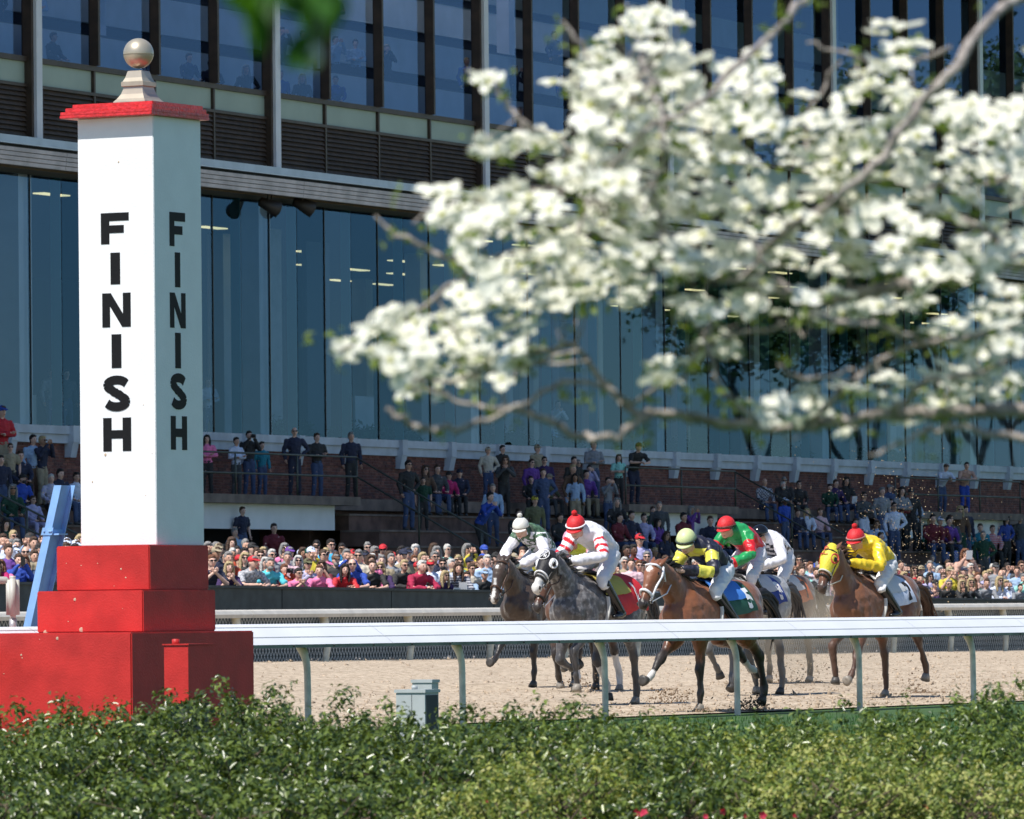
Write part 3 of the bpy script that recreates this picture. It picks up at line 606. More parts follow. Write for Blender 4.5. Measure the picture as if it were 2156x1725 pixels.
# ================================================================== seating terrace in front
tierm = mat('tier_brown', (.15, .085, .065), .9, noise=.35, nscale=3, bump=.4); treadm = mat('tread', (.20, .155, .13), .9, noise=.3, nscale=2.5, bump=.2)
st = empty('seating_terrace', F0, 0, 'stepped brick and concrete spectator tiers with walkway and open stair wells', 'terrace')
def tpx(x, y=1047, p=2.4): return ft(x, y, p)[0]
V = [(tpx(330), tpx(722)), (tpx(1290, 1085), tpx(1522, 1088)), (tpx(1860, 1100), tpx(1860, 1100) + 11)]
segs = [(T0, V[0][0]), (V[0][1], V[1][0]), (V[1][1], V[2][0]), (V[2][1], T1)]
print('V', V)
NT, DP, DZ, PT = 7, .86, .42, 1.7
def tierpz(k): return PT + DP * (k - .5), ZT - DZ * k
def sbox(name, *a): return fbox(name, *a, par=st)
sbox('walkway', T0, T1, -.02, PT, ZT - .3, ZT, treadm)
for a, b in segs:
    for k in range(1, NT + 1):
        z = ZT - DZ * k; p0 = PT + DP * (k - 1)
        sbox('tier', a, b, p0 - .25, p0 + DP, z - DZ + .0, z - .05, tierm); sbox('tread', a - .01, b + .01, p0 - .25, p0 + DP + .03, z - .048, z, treadm)
    sbox('infill', a + .02, b - .02, .0, PT - .27, .5, ZT - .302, tierm)
for a, b in V:
    sbox('landing_slab', a, b, PT + .002, 2.9, ZT - .22, ZT, treadm); sbox('landing_beam', a + .3, b - .9, 2.3, 2.6, ZT - .85, ZT - .222, colm)
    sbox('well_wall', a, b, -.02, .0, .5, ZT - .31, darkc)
    sbox('well_landing', a + .02, b - .02, 1.2, 3.2, 1.0, 2.35, tierm)
    for k in range(6): sbox('stair', a + 2.2, b - 1.2, 3.21 + k * .34, 3.55 + k * .34, .9, 2.35 - (k + 1) * .2, treadm)
railm = mat('rail_green', (.09, .10, .085), .5, metal=.3, noise=.3, nscale=3)
def post(par, t, p, z0, z1, r=.025): MB().tube([FP(t, p, z0), FP(t, p, z1)], [r, r], 8, cap=0).build('post', railm, par, True)
def pipe(par, pts, name='rail', r=.025): MB().tube(pts, [r] * len(pts), 8).build(name, railm, par, True)
names = ['above the stair well right of the finish tower', 'on the second landing behind the jockeys', 'on the far landing above the right hand crowd']
for i, (a, b) in enumerate(V):
    h = empty('guard_railing', FP(a, 2.8, ZT), 0, 'two bar steel guard railing ' + names[i], 'railing', 'guard railings on the landings')
    t = a
    while t < b + .1: post(h, min(t, b), 2.8, ZT, ZT + 1.02); t += (b - a) / max(1, round((b - a) / 3.3))
    for z in (.52, 1.02): pipe(h, [FP(a, 2.8, ZT + z), FP(b, 2.8, ZT + z)])
    h = empty('stair_handrail', FP(b, 2.8, ZT), 0, ['sloping steel handrail down the tiers behind the leading jockeys', 'sloping steel handrail down the tiers above the yellow jockey', 'sloping steel handrail at the far end of the stands'][i], 'handrail', 'handrails down the tiers')
    e = PT + DP * NT + .3; zz_ = ZT - DZ * (NT - 1.0)
    for z in (.52, 1.0): pipe(h, [FP(b, 2.8, ZT + z), FP(b, e, zz_ + z - .35)])
    for q_ in range(1, 4): f_ = q_ / 3.0; pp_ = 2.8 + (e - 2.8) * f_; zc_ = ZT + (zz_ - .35 - ZT) * f_; post(h, b, pp_, zc_ - .3, zc_ + 1.0)
tl_ = ft(40, 1085, 5.0)[0]
h = empty('stair_handrail', FP(tl_, 3, ZT), 0, 'sloping steel handrail between spectators left of the finish tower', 'handrail', 'handrails down the tiers')
for z in (.5, .95): pipe(h, [FP(tl_, 2, ZT + z), FP(tl_, 7.6, ZT - 2.6 + z)])
for p_ in (3, 5.2, 7.4): post(h, tl_, p_, ZT - (p_ - 2) * .47 - .2, ZT - (p_ - 2) * .47 + .95)

# ================================================================== trees beyond the frame that the glass reflects
random.seed(31)
for _ in range(26):
    t_ = random.uniform(c0 - 6, T1 - 4); w_ = random.uniform(.3, 1.6); p_ = random.choice([-3.5, -5.5, -9, -12]); fbox('partition', t_, t_ + w_, p_ - .15, p_, ZS1 - .25, ZG - random.choice([0, .5, 2.5, 4.5, 7]), random.choice([colm, ceilm, tierw, sillm]))
barkf = mat('bark_far', (.10, .075, .055), .9, noise=.4, nscale=2); leaff = mat('leaf_far', (.24, .30, .09), .7, noise=.6, nscale=.8, trans=.3)
def far_tree(x, y, h, i, n=14000):
    e = empty('bare_tree', (x, y, 0), 0, 'tall budding tree far beyond the track, seen only mirrored in the grandstand glass', 'tree', 'trees mirrored in the glass')
    mb = MB(); rnd = random.Random(i); tips = []
    def br(p, d, L_, r, lv_):
        q = p + d * L_; m_ = (p + q) / 2 + Vector((rnd.uniform(-1, 1), rnd.uniform(-1, 1), 0)) * L_ * .06
        mb.tube([p, m_, q], [r, r * .85, r * .65], 5, cap=0)
        if lv_ == 0: tips.append(q); return
        for k in range(3 if lv_ > 1 else 4):
            nd = (d + Vector((rnd.uniform(-1, 1), rnd.uniform(-1, 1), rnd.uniform(-.25, .6))) * .75).normalized(); br(q, nd, L_ * rnd.uniform(.6, .8), r * .6, lv_ - 1); 
    br(Vector((x, y, 0)), Vector((0, 0, 1)), h * .3, .22, 4); mb.build('trunk', barkf, e)
    T = np.array([tuple(t) for t in tips]); k = n; c = T[RNG.integers(0, len(T), k)] + RNG.normal(0, .9, (k, 3)); s = RNG.uniform(.08, .22, k)
    a = RNG.normal(0, 1, (k, 3)); a /= np.linalg.norm(a, axis=1)[:, None]; b = np.cross(a, RNG.normal(0, 1, (k, 3))); b /= np.linalg.norm(b, axis=1)[:, None]
    co = np.stack([c - a * s[:, None], c - b * s[:, None], c + a * s[:, None], c + b * s[:, None]], 1).reshape(-1, 3)
    link('crown', rawmesh('crown', co - np.array([x, y, 0]), np.arange(k * 4).reshape(-1, 4), [leaff]), e)
for i, (x, y, h) in enumerate([(92, 300, 30), (104, 316, 33), (118, 332, 31), (84, 286, 22), (112, 306, 26), (130, 350, 34), (126, 336, 30), (146, 372, 33), (100, 330, 28)]): far_tree(x, y, h, i)
# ================================================================== horses and jockeys
def coatmat(name, col, dark, noise=.15, nscale=5, dapple=None, rough=.36):
    m = bpy.data.materials.new(name); m.use_nodes = True; n, L = n_nodes(m); b = n['Principled BSDF']; b.inputs['Roughness'].default_value = rough
    b.inputs['Sheen Weight'].default_value = .15
    tc = n.new('ShaderNodeTexCoord'); nz = n.new('ShaderNodeTexNoise'); nz.inputs['Scale'].default_value = nscale; nz.inputs['Detail'].default_value = 5; L.new(tc.outputs['Object'], nz.inputs['Vector'])
    mx = n.new('ShaderNodeMix'); mx.data_type = 'RGBA'; mr = n.new('ShaderNodeMapRange'); mr.inputs[1].default_value = .38; mr.inputs[2].default_value = .62; L.new(nz.outputs['Fac'], mr.inputs[0]); L.new(mr.outputs[0], mx.inputs[0])
    mx.inputs[6].default_value = (*[c * (1 - noise) for c in col], 1); mx.inputs[7].default_value = (*[min(1, c * (1 + noise)) for c in col], 1); cur = mx.outputs[2]
    if dapple:
        vo = n.new('ShaderNodeTexNoise'); vo.inputs['Scale'].default_value = 17; vo.inputs['Detail'].default_value = 2; L.new(tc.outputs['Object'], vo.inputs['Vector'])
        r2 = n.new('ShaderNodeMapRange'); r2.inputs[1].default_value = .5; r2.inputs[2].default_value = .66; L.new(vo.outputs['Fac'], r2.inputs[0])
        m2 = n.new('ShaderNodeMix'); m2.data_type = 'RGBA'; L.new(r2.outputs[0], m2.inputs[0]); L.new(cur, m2.inputs[6]); m2.inputs[7].default_value = (*dapple, 1); cur = m2.outputs[2]
    for att, c in (('points', dark), ('white', (.62, .60, .57)), ('tan', (.22, .14, .09))):
        a = n.new('ShaderNodeAttribute'); a.attribute_name = att; m3 = n.new('ShaderNodeMix'); m3.data_type = 'RGBA'; L.new(a.outputs['Fac'], m3.inputs[0]); L.new(cur, m3.inputs[6]); m3.inputs[7].default_value = (*c, 1); cur = m3.outputs[2]
    L.new(cur, b.inputs['Base Color']); nb = n.new('ShaderNodeTexNoise'); nb.inputs['Scale'].default_value = 14; L.new(tc.outputs['Object'], nb.inputs['Vector']); bp = n.new('ShaderNodeBump'); bp.inputs['Strength'].default_value = .5; bp.inputs['Distance'].default_value = .02; rr_ = n.new('ShaderNodeMapRange'); rr_.inputs[1].default_value = .3; rr_.inputs[2].default_value = .7; rr_.inputs[3].default_value = rough - .10; rr_.inputs[4].default_value = rough + .28; L.new(nz.outputs['Fac'], rr_.inputs[0]); L.new(rr_.outputs[0], b.inputs['Roughness'])
    L.new(nb.outputs['Fac'], bp.inputs['Height']); L.new(bp.outputs[0], b.inputs['Normal']); return m
V3 = lambda x, y, z: Vector((x, y, z))
from mathutils import noise as mnoise
def ruffle(m, amp, sc, stretch=(1, 1, 1), ridge=False):
    n = len(m.vertices); nr = np.empty(n * 3, dtype=np.float32); m.vertices.foreach_get('normal', nr); nr = nr.reshape(-1, 3); c = meshdata(m); o = np.empty(n)
    for i in range(n):
        v = mnoise.noise(Vector((c[i, 0] * sc * stretch[0], c[i, 1] * sc * stretch[1], c[i, 2] * sc * stretch[2]))); o[i] = (.5 - abs(v) * 2) if ridge else v
    c = c + nr * (o * amp)[:, None]; m.vertices.foreach_set('co', c.astype(np.float32).ravel()); m.update(); return m
TR = [(-.98, 1.30, .09, .13), (-.88, 1.31, .20, .24), (-.66, 1.315, .275, .29), (-.42, 1.30, .265, .275), (-.15, 1.26, .275, .285), (.12, 1.235, .28, .315), (.34, 1.24, .255, .335), (.54, 1.23, .225, .30), (.72, 1.20, .15, .21)]
def trunk_at(x):
    for a, b in zip(TR[:-1], TR[1:]):
        if a[0] <= x <= b[0]: f_ = (x - a[0]) / (b[0] - a[0]); f_ = f_ * f_ * (3 - 2 * f_); return [a[i] + (b[i] - a[i]) * f_ for i in range(1, 4)]
    return TR[0][1:] if x < TR[0][0] else TR[-1][1:]
def seg_d(co, a, b):
    a, b = np.array(a), np.array(b); d = b - a; t = np.clip(((co - a) @ d) / (d @ d), 0, 1); return np.linalg.norm(co - a - t[:, None] * d, axis=1), t
def setattr_(m, name, val):
    a = m.attributes.new(name, 'FLOAT', 'POINT'); a.data.foreach_set('value', val.astype(np.float32))
def ang(a): return V3(math.sin(R(a)), 0, -math.cos(R(a)))
hoofm = mat('hoof', (.28, .25, .21), .5, noise=.3, nscale=20); hoofd = mat('hoof_dark', (.06, .055, .05), .5, noise=.3, nscale=20); eyem = mat('horse_eye', (.008, .006, .005), .08); nosem = mat('nostril', (.02, .015, .015), .6)
def build_horse(cfg):
    """local frame: x forward, y to the horse's left, z up"""
    f = cfg['fwd']; e = empty('racehorse', cfg['loc'], math.atan2(f.y, f.x), cfg['label'], 'horse', 'galloping racehorses')
    mb = MB(); poll = V3(*cfg['poll']); muz = V3(*cfg['muz']); k = cfg.get('girth', 1)
    mb.tube([V3(a[0], 0, a[1]) for a in TR], [(a[2] * k, a[3]) for a in TR], 20, ref=(0, 1, 0), sub=3)
    # withers, chest muscles, haunches
    mb.ball((.16, 0, 1.50), (.24, .10, .10)); mb.ball((.62, .11, 1.16), (.15, .12, .17)); mb.ball((.62, -.11, 1.16), (.15, .12, .17))
    nb0, nb1 = V3(.48, 0, 1.32), V3(.62, 0, 1.22)
    crest = [V3(.36, 0, 1.33), V3(.60, 0, 1.43), V3(.60, 0, 1.43).lerp(poll, .5) + V3(.03, 0, .02), poll + V3(-.06, 0, -.06), poll + V3(.03, 0, -.06)]
    mb.tube(crest, [(.17, .29), (.135, .235), (.10, .165), (.078, .125), (.07, .10)], 14, ref=(0, 1, 0), sub=4)
    hd = (muz - poll); HL = hd.length; hn = hd.normalized(); fr = V3(0, 1, 0).cross(hn); fr = fr if fr.x > 0 else -fr   # fr: forehead normal
    def hp(s, a=0, y=0): return poll + hn * (HL * s) + fr * a + V3(0, y, 0)
    mb.tube([hp(.02, -.03), hp(.16, -.015), hp(.30, -.02), hp(.46, -.015), hp(.66, -.003), hp(.82, .0), hp(.93, -.004), hp(1.0, -.012)], [(.070, .085), (.098, .115), (.102, .128), (.078, .112), (.058, .078), (.056, .066), (.066, .070), (.050, .052)], 14, ref=(0, 1, 0), sub=3)
    for s_ in (1, -1):
        mb.ball(hp(.30, -.085, s_ * .045), (.06, .05, .10)); mb.ball(hp(.26, .028, s_ * .082), (.030, .022, .030)); mb.ball(hp(.93, .012, s_ * .045), (.028, .026, .036))
    mb.ball(hp(.98, -.06), (.032, .04, .03))
    # legs
    legs = []; joints_ = []
    for i, (kind, y, ps) in enumerate(cfg['legs']):
        if kind == 'F':
            p0 = V3(.44, y, 1.22); p1 = V3(.42, y * 1.05, .99); L3 = (.42, .29, .12); r = [(.10, .20), (.092, .13), (.052, .062), (.048, .05), (.031, .037), (.040, .044), (.032, .035)]
        else:
            p0 = V3(-.66, y, 1.25); p1 = V3(-.46, y * 1.12, 1.04); L3 = (.46, .38, .12); r = [(.15, .25), (.115, .17), (.055, .07), (.042, .055), (.034, .040), (.042, .046), (.034, .036)]
        p2 = p1 + ang(ps[0]) * L3[0]; p3 = p2 + ang(ps[1]) * L3[1]; p4 = p3 + ang(ps[2]) * L3[2]
        legs.append((kind, [p0, p1, p2, p3, p4], r[:1] + [(a_ * 1.13, b_ * 1.13) for a_, b_ in r[1:]]))
    low = min(l[1][4].z - .07 for l in legs); lift = (-low) if cfg.get('ground', True) else 0; lift = max(-.12, min(.2, lift))
    for kind, pt, r in legs:
        p0, p1, p2, p3, p4 = pt; bk = V3(-.02, 0, 0)
        mb.tube([p0, p1, p1.lerp(p2, .45)], [r[0], r[1], ((r[1][0] + r[2][0]) / 2 * .92, (r[1][1] + r[2][1]) / 2 * .92)], 12, ref=(0, 1, 0), sub=3)
        mb.tube([p1.lerp(p2, .3), p1.lerp(p2, .8), p2, p2.lerp(p3, .2), p2.lerp(p3, .8), p3, p4], [((r[1][0] + r[2][0]) / 2, (r[1][1] + r[2][1]) / 2), r[3], r[2], r[3], r[4], r[5], r[6]], 10, ref=(0, 1, 0), sub=2)
        if kind == 'H': mb.ball(p2 + V3(-.045, 0, .01), (.04, .03, .05))
    m = remesh(mb, .021, 3, 'body', [cfg['coat']]); ruffle(m, .014, 5.0, (1, 1, .6), True); ruffle(m, .006, 16, (1, 1, .6), True); co = meshdata(m).astype(float); n = len(co)
    pts = np.zeros(n); wh = np.zeros(n); tan = np.zeros(n)
    for j, (kind, pt, r) in enumerate(legs):
        d, t = seg_d(co, pt[1], pt[2]); near = d < .12; v = np.clip((t - .45) / .4, 0, 1) * near; pts = np.maximum(pts, v)
        for a, b in ((pt[2], pt[3]), (pt[3], pt[4])):
            d, t = seg_d(co, a, b); pts = np.maximum(pts, (d < .085) * 1.0)
        if cfg.get('socks') and cfg['socks'][j]:
            d, t = seg_d(co, pt[2], pt[3]); wh = np.maximum(wh, (d < .07) * (t > 1 - cfg['socks'][j]) * (t > 0)); d, t = seg_d(co, pt[3], pt[4]); wh = np.maximum(wh, (d < .07) * 1.0)
    if cfg.get('nopoints'): pts *= cfg['nopoints']
    hs = (co - np.array(poll)) @ np.array(hn) / HL; fa = (co - np.array(poll)) @ np.array(fr); ishead = (fa < .2) & (hs > .05) & (co[:, 0] > poll.x - .15)
    dh, th = seg_d(co, poll, muz); ishead = dh < .18
    if cfg.get('muzzle') == 'dark': pts = np.maximum(pts, np.clip((hs - .78) / .12, 0, 1) * ishead)
    if cfg.get('muzzle') == 'white': wh = np.maximum(wh, np.clip((hs - .50) / .15, 0, 1) * ishead * .95)
    if cfg.get('star'):
        s0, w = cfg['star']; wh = np.maximum(wh, ((np.abs(hs - s0) * HL + np.abs(co[:, 1]) * 1.3 < w) & ishead & (fa > 0)) * 1.0)
    if cfg.get('blaze'): wh = np.maximum(wh, ((np.abs(co[:, 1]) < .022) & (hs > .5) & (hs < .95) & ishead & (fa > 0)) * .8)
    if cfg.get('snip'): wh = np.maximum(wh, ((np.abs(co[:, 1]) < .028) & (hs > .8) & ishead & (fa > -.03)) * .9)
    setattr_(m, 'points', pts); setattr_(m, 'white', wh); setattr_(m, 'tan', tan)
    if lift: e.location.z += lift
    link('body', m, e)
    for s_ in (1, -1):
        MB().ball(hp(.26, .030, s_ * .098), (.016, .013, .019), seg=10, rings=7).build('eye', eyem, e, True, False)
        MB().ball(hp(.945, .020, s_ * .052), (.020, .018, .026), seg=10, rings=7).build('nostril', nosem, e, True, False)
        b0 = hp(.03, .0, s_ * .055); tip = b0 - hn * .10 * cfg.get('ear', 1) + V3(-.055, s_ * .04, .01)
        mb = MB(); mb.tube([b0, b0.lerp(tip, .45), tip], [(.034, .026), (.036, .02), (.006, .005)], 8, ref=(0, 1, 0), sub=3); mb.build('ear', cfg['coat'], e, True, False)
    MB().tube([hp(.99, -.035, -.045), hp(.985, .005, 0), hp(.99, -.035, .045)], [.005] * 3, 5).build('lips', nosem, e, True, False)
    for kind, pt, r in legs:
        d = (pt[4] - pt[3]).normalized(); c_ = pt[4]; side = V3(0, 1, 0); fwd = side.cross(d); fwd = fwd if fwd.dot(ang(90)) > 0 else -fwd
        mb = MB(); mb.tube([c_ - d * .012, c_ + d * .025 + fwd * .012, c_ + d * .07 + fwd * .035], [(.042, .044), (.052, .056), (.060, .068)], 12, ref=(0, 1, 0), cap=.02); mb.build('hoof', hoofd if random.random() < .5 else hoofm, e, True, False)
    # mane and tail
    mm_ = cfg['hair']; mb = MB(); rnd = random.Random(cfg['seed'])
    for i in range(46):
        s_ = i / 45; c_ = crest[0].lerp(crest[1], min(1, s_ * 3)) if s_ < .33 else crest[1].lerp(crest[3], (s_ - .33) / .67)
        hgt = .27 if s_ < .1 else (.235 - (s_ - .1) * .13)
        dirn = (crest[3] - crest[1]).normalized(); nn = V3(-dirn.z, 0, dirn.x); b0 = c_ + nn * hgt * (.93 if s_ > .33 else .9) + V3(0, rnd.uniform(-.02, .03), 0)
        q1 = b0 + V3(-.05, rnd.uniform(.0, .05), .02); q2 = q1 + V3(rnd.uniform(-.14, -.06), rnd.uniform(.0, .08), rnd.uniform(-.06, .02))
        mb.tube([b0 - nn * .04, q1, q2], [.022, .018, .003], 5, cap=0)
    o = mb.build('mane', mm_, e, True, False); o['kind'] = 'stuff'
    mb = MB()
    for i in range(30):
        a = V3(-1.0, rnd.uniform(-.03, .03), 1.42 + rnd.uniform(-.03, .03)); q1 = a + V3(-.18, rnd.uniform(-.03, .03), rnd.uniform(-.02, .06)); q2 = q1 + V3(-.18, rnd.uniform(-.06, .06), -.18 + rnd.uniform(-.08, .1)); q3 = q2 + V3(rnd.uniform(-.15, .0), rnd.uniform(-.1, .1), rnd.uniform(-.4, -.2))
        mb.tube([a, q1, q2, q3], [.026, .026, .018, .003], 5, cap=0, sub=2)
    o = mb.build('tail', mm_, e, True, False); o['kind'] = 'stuff'
    # bridle
    bm_ = cfg['bridle']; br_ = empty('bridle', parent=e)
    ring = lambda s0, s1, ra, rb, off=0: [hp(s0 + (s1 - s0) * (0.5 - 0.5 * math.cos(a)), math.cos(a) * rb + off, math.sin(a) * ra) for a in np.linspace(0, 2 * math.pi, 21)]
    def strap(name, pts, w, m_=bm_, th=.006): return MB().tube(pts, [(w, th)] * len(pts), 6, cap=0).build(name, m_, br_, True, False)
    w = cfg.get('strap', .013)
    strap('noseband', ring(.68, .74, .066, .086), w, th=w); strap('browband', [hp(.12, .02, -.10), hp(.11, .085, -.07), hp(.11, .105, 0), hp(.11, .085, .07), hp(.12, .02, .10)], w * .8, th=w * .8)
    for s_ in (1, -1): strap('cheek_strap', [hp(.05, -.03, s_ * .092), hp(.25, -.03, s_ * .115), hp(.50, -.02, s_ * .090), hp(.80, -.03, s_ * .068)], w * .8, th=w * .8)
    strap('throat_lash', [hp(.04, -.02, -.09), hp(.2, -.16, -.07), hp(.22, -.17, .07), hp(.04, -.02, .09)], w * .6, th=w * .6)
    for s_ in (1, -1):
        MB().tube([hp(.82, -.035 + math.cos(a) * .03, s_ * .074) + hn * (math.sin(a) * .03) for a in np.linspace(0, 6.283, 13)], [.005] * 13, 5, cap=0).build('bit_ring', mat('steel', (.5, .5, .52), .25, metal=1), br_, True, False)
        hnd = V3(*cfg['hand']) - V3(0, 0, 0); strap('rein', [hp(.82, -.05, s_ * .078), hp(.82, -.05, s_ * .078).lerp(hnd + V3(0, s_ * .05, -.06), .5) + V3(0, s_ * .03, -.05), hnd + V3(.0, s_ * .06, 0)], .008, cfg.get('reinm', bm_), .008)
    # hood with eye cups
    if cfg.get('hood'):
        hm, hm2, ringm = cfg['hood']; h_ = empty('hood', parent=e)
        mb = MB(); I = .013
        mb.tube([hp(-.05, -.05), hp(.05, -.03), hp(.16, -.015), hp(.30, -.02), hp(.46, -.015), hp(.60, -.008)], [(.06 + I, .085 + I), (.078 + I, .10 + I), (.100 + I, .115 + I), (.105 + I, .128 + I), (.080 + I, .114 + I), (.067 + I, .090 + I)], 22, ref=(0, 1, 0), sub=4, cap=.1)
        o = mb.build('hood_cloth', hm, h_, True, False)
        strap_b = MB().tube(ring(.58, .64, .083, .100), [(.012, .012)] * 21, 6, cap=0).build('hood_edge', hm2, h_, True, False)
        for s_ in (1, -1):
            c_ = hp(.27, .035, s_ * .108); ax1 = hn; ax2 = (fr * .75 + V3(0, -s_ * .6, 0)).normalized()
            MB().tube([c_ + ax1 * (math.cos(a) * .062) + ax2 * (math.sin(a) * .05) for a in np.linspace(0, 6.283, 19)], [.011] * 19, 6, cap=0).build('eye_cup', ringm, h_, True, False)
            if cfg.get('cupfill'): MB().ball(c_ - ax1 * .0 + V3(0, -s_ * .008, 0), (.046, .030, .052), seg=14, rings=9).build('eye_cup_fill', cfg['cupfill'], h_, True, False)
            MB().ball(c_ + ax1 * .012 + V3(.008, s_ * .018, 0), (.030, .020, .030), seg=12, rings=8).build('eye_opening', eyem, h_, True, False)
        em = cfg.get('emblem')
        o0 = hp(.16, .133, 0); up = -hn; sx = V3(0, 1, 0)      # seen from the front the horse's left is on the right
        if em == 'oval':
            MB().tube([o0 + sx * (math.cos(a) * .062) + up * (math.sin(a) * .072) - fr * (abs(math.cos(a)) * .016) for a in np.linspace(0, 6.283, 25)], [.0065] * 25, 5, cap=0).build('emblem_ring', hm2, h_, True, False)
            MB().tube([o0 + sx * .045 + up * .045, o0 - sx * .045 - up * .045], [.006, .006], 5).build('emblem_slash', hm2, h_, True, False)
            for ch, dx, dz in (('F', -.043, .008), ('N', .008, -.042)):
                mb2 = MB()
                for i2, poly in enumerate(strokes(ch)):
                    a_ = [o0 + sx * (dx + x * .032) + up * (dz + y * .038) + fr * (.004 + i2 * .0002) for x, y in poly]; b_ = [p - fr * .012 for p in a_]; n_ = len(a_)
                    mb2.add(a_ + b_, [tuple(range(n_)), tuple(reversed(range(n_, 2 * n_)))] + [(j, n_ + j, n_ + (j + 1) % n_, (j + 1) % n_) for j in range(n_)])
                mb2.build('emblem_letter', hm2, h_, False, False)
        if em == 'script':
            L_ = [(.045, .035), (.03, .055), (.005, .06), (-.012, .045), (0, .025), (.018, .03), (.02, .045), (.005, .055), (-.01, .02), (-.012, -.02), (-.03, -.045), (-.05, -.05), (-.045, -.035), (-.025, -.035), (.0, -.045), (.025, -.05), (.045, -.04)]
            MB().tube([o0 + sx * (x * 1.0 - .005) + up * y - fr * (abs(x) * .18) for x, y in L_], [.0058] * len(L_), 5, sub=3).build('emblem_letter', ringm, h_, True, False)
    # saddle cloth, saddle, girth
    def cloth(name, x0, x1, a0, a1, off, m_, nx=12, na=22, flare=0, z_=0):
        vs = []
        for i in range(nx + 1):
            x = x0 + (x1 - x0) * i / nx; zc_, w_, h_ = trunk_at(x)
            for j in range(na + 1):
                a = R(a0 + (a1 - a0) * j / na); fl = 1 + flare * (1 - i / nx) * abs(math.sin(a)) * (abs(a) / 1.7)
                rip = 1 + .02 * math.sin(i * 1.7 + j * .9)
                vs.append(V3(x - .10 * (abs(a) / 1.7) ** 2, math.sin(a) * (w_ * k + off) * fl * rip, zc_ + math.cos(a) * (h_ + off) * rip + z_))
        fs = [(i * (na + 1) + j, i * (na + 1) + j + 1, (i + 1) * (na + 1) + j + 1, (i + 1) * (na + 1) + j) for i in range(nx) for j in range(na)]
        n_ = len(vs); vs2 = vs + [v * 1.0 + (V3(0, v.y, v.z - 1.25)).normalized() * .008 for v in vs]
        bd = []; fs2 = fs + [tuple(n_ + i for i in reversed(f)) for f in fs]
        return link(name, me(vs2, fs2, [m_], True), e)
    cloth('saddle_cloth', cfg.get('cx', -.44), .10, -cfg.get('ca', 100), cfg.get('ca', 100), .022, cfg['cloth'], flare=.16); cloth('saddle_pad', -.32, .26, -70, 70, .045, cfg.get('pad', mat('pad_white', (.6, .6, .6), .8)))
    MB().tube([V3(-.22, 0, 1.62), V3(-.05, 0, 1.60), V3(.14, 0, 1.64)], [(.13, .03), (.11, .028), (.07, .04)], 12, ref=(0, 1, 0)).build('saddle', mat('saddle_leather', (.02, .018, .018), .35), e, True, False)
    zc_, w_, h_ = trunk_at(.16); MB().tube([V3(.16, math.sin(a) * (w_ * k + .02), zc_ + math.cos(a) * (h_ + .02)) for a in np.linspace(R(60), R(300), 18)], [(.03, .006)] * 18, 6, cap=0).build('girth', mat('girth_white', (.6, .6, .58), .7), e, True, False)
    # number on the visible (left) side
    if cfg.get('num'):
        fc_ = bpy.data.curves.new('n', 'FONT'); fc_.body = cfg['num']; fc_.size = .29; fc_.extrude = .0; fc_.offset = .014; fo = bpy.data.objects.new('n', fc_); C.objects.link(fo)
        nm = bpy.data.meshes.new_from_object(fo.evaluated_get(bpy.context.evaluated_depsgraph_get())); bpy.data.objects.remove(fo)
        bm = bmesh.new(); bm.from_mesh(nm); bmesh.ops.triangulate(bm, faces=bm.faces); bmesh.ops.subdivide_edges(bm, edges=bm.edges, cuts=2)
        xs = [v.co.x for v in bm.verts]; x0_, x1_ = min(xs), max(xs)
        for v in bm.verts:
            u_, w2 = v.co.x - (x0_ + x1_) / 2, v.co.y - .12; x = (-.34 if not cfg.get('cx') else -.42) - u_ * .85; a = R(66) - w2 / .29; zc_, wd, hh_ = trunk_at(x); fl = 1 + .16 * (.3) * abs(math.sin(a)) * (abs(a) / 1.7) * 1.6
            v.co = V3(x - .10 * (abs(a) / 1.7) ** 2, math.sin(a) * (wd * k + .045) * fl, zc_ + math.cos(a) * (hh_ + .045))
        bm.to_mesh(nm); bm.free(); nm.materials.clear(); nm.materials.append(cfg['numm']); link('number', nm, e)
    return e, lift
skinm = [mat('skin_%d' % i, c, .5, noise=.08, nscale=12) for i, c in enumerate([(.74, .46, .35), (.66, .39, .28), (.44, .24, .15), (.15, .075, .05)])]
lipmt = mat('lips', (.42, .15, .12), .5); eyew = mat('eye_dark', (.02, .015, .012), .2)
def hand(mb, p, d, side=(0, 0, 1), r=1.0, curl=.6):
    """palm, four unequal curled fingers and a thumb"""
    p = Vector(p); d = Vector(d).normalized(); s = Vector(side); s = (s - d * s.dot(d)).normalized(); n = d.cross(s)
    mb.ball(p + d * .035 * r, (.034 * r, .034 * r, .034 * r), seg=8, rings=6)
    for i, L_ in enumerate((.062, .072, .068, .052)):
        o = p + d * .055 * r + s * ((i - 1.5) * .019 * r); a = o + d * L_ * .5 * r + n * .008; b = a + (d * (1 - curl) + n * curl).normalized() * L_ * .4 * r
        mb.tube([o, a, b], [.0095 * r, .009 * r, .0075 * r], 5, cap=.5)
    o = p + d * .02 * r + s * -.03 * r; mb.tube([o, o + (d * .6 - s * .8) * .03 * r, o + (d * .9 - s * .7) * .052 * r + n * .01], [.012 * r, .0105 * r, .008 * r], 5, cap=.5)
def assign(m, fn):
    n = len(m.polygons); c = np.empty(n * 3, dtype=np.float32); m.polygons.foreach_get('center', c); c = c.reshape(-1, 3).astype(float); m.polygons.foreach_set('material_index', fn(c).astype(np.int32)); m.update()
bootm = mat('boot_black', (.012, .012, .014), .18); brch = mat('breeches_white', (.72, .72, .74), .7, noise=.06, nscale=8, bump=.25, bscale=9); glove = mat('glove_black', (.02, .02, .02), .6)
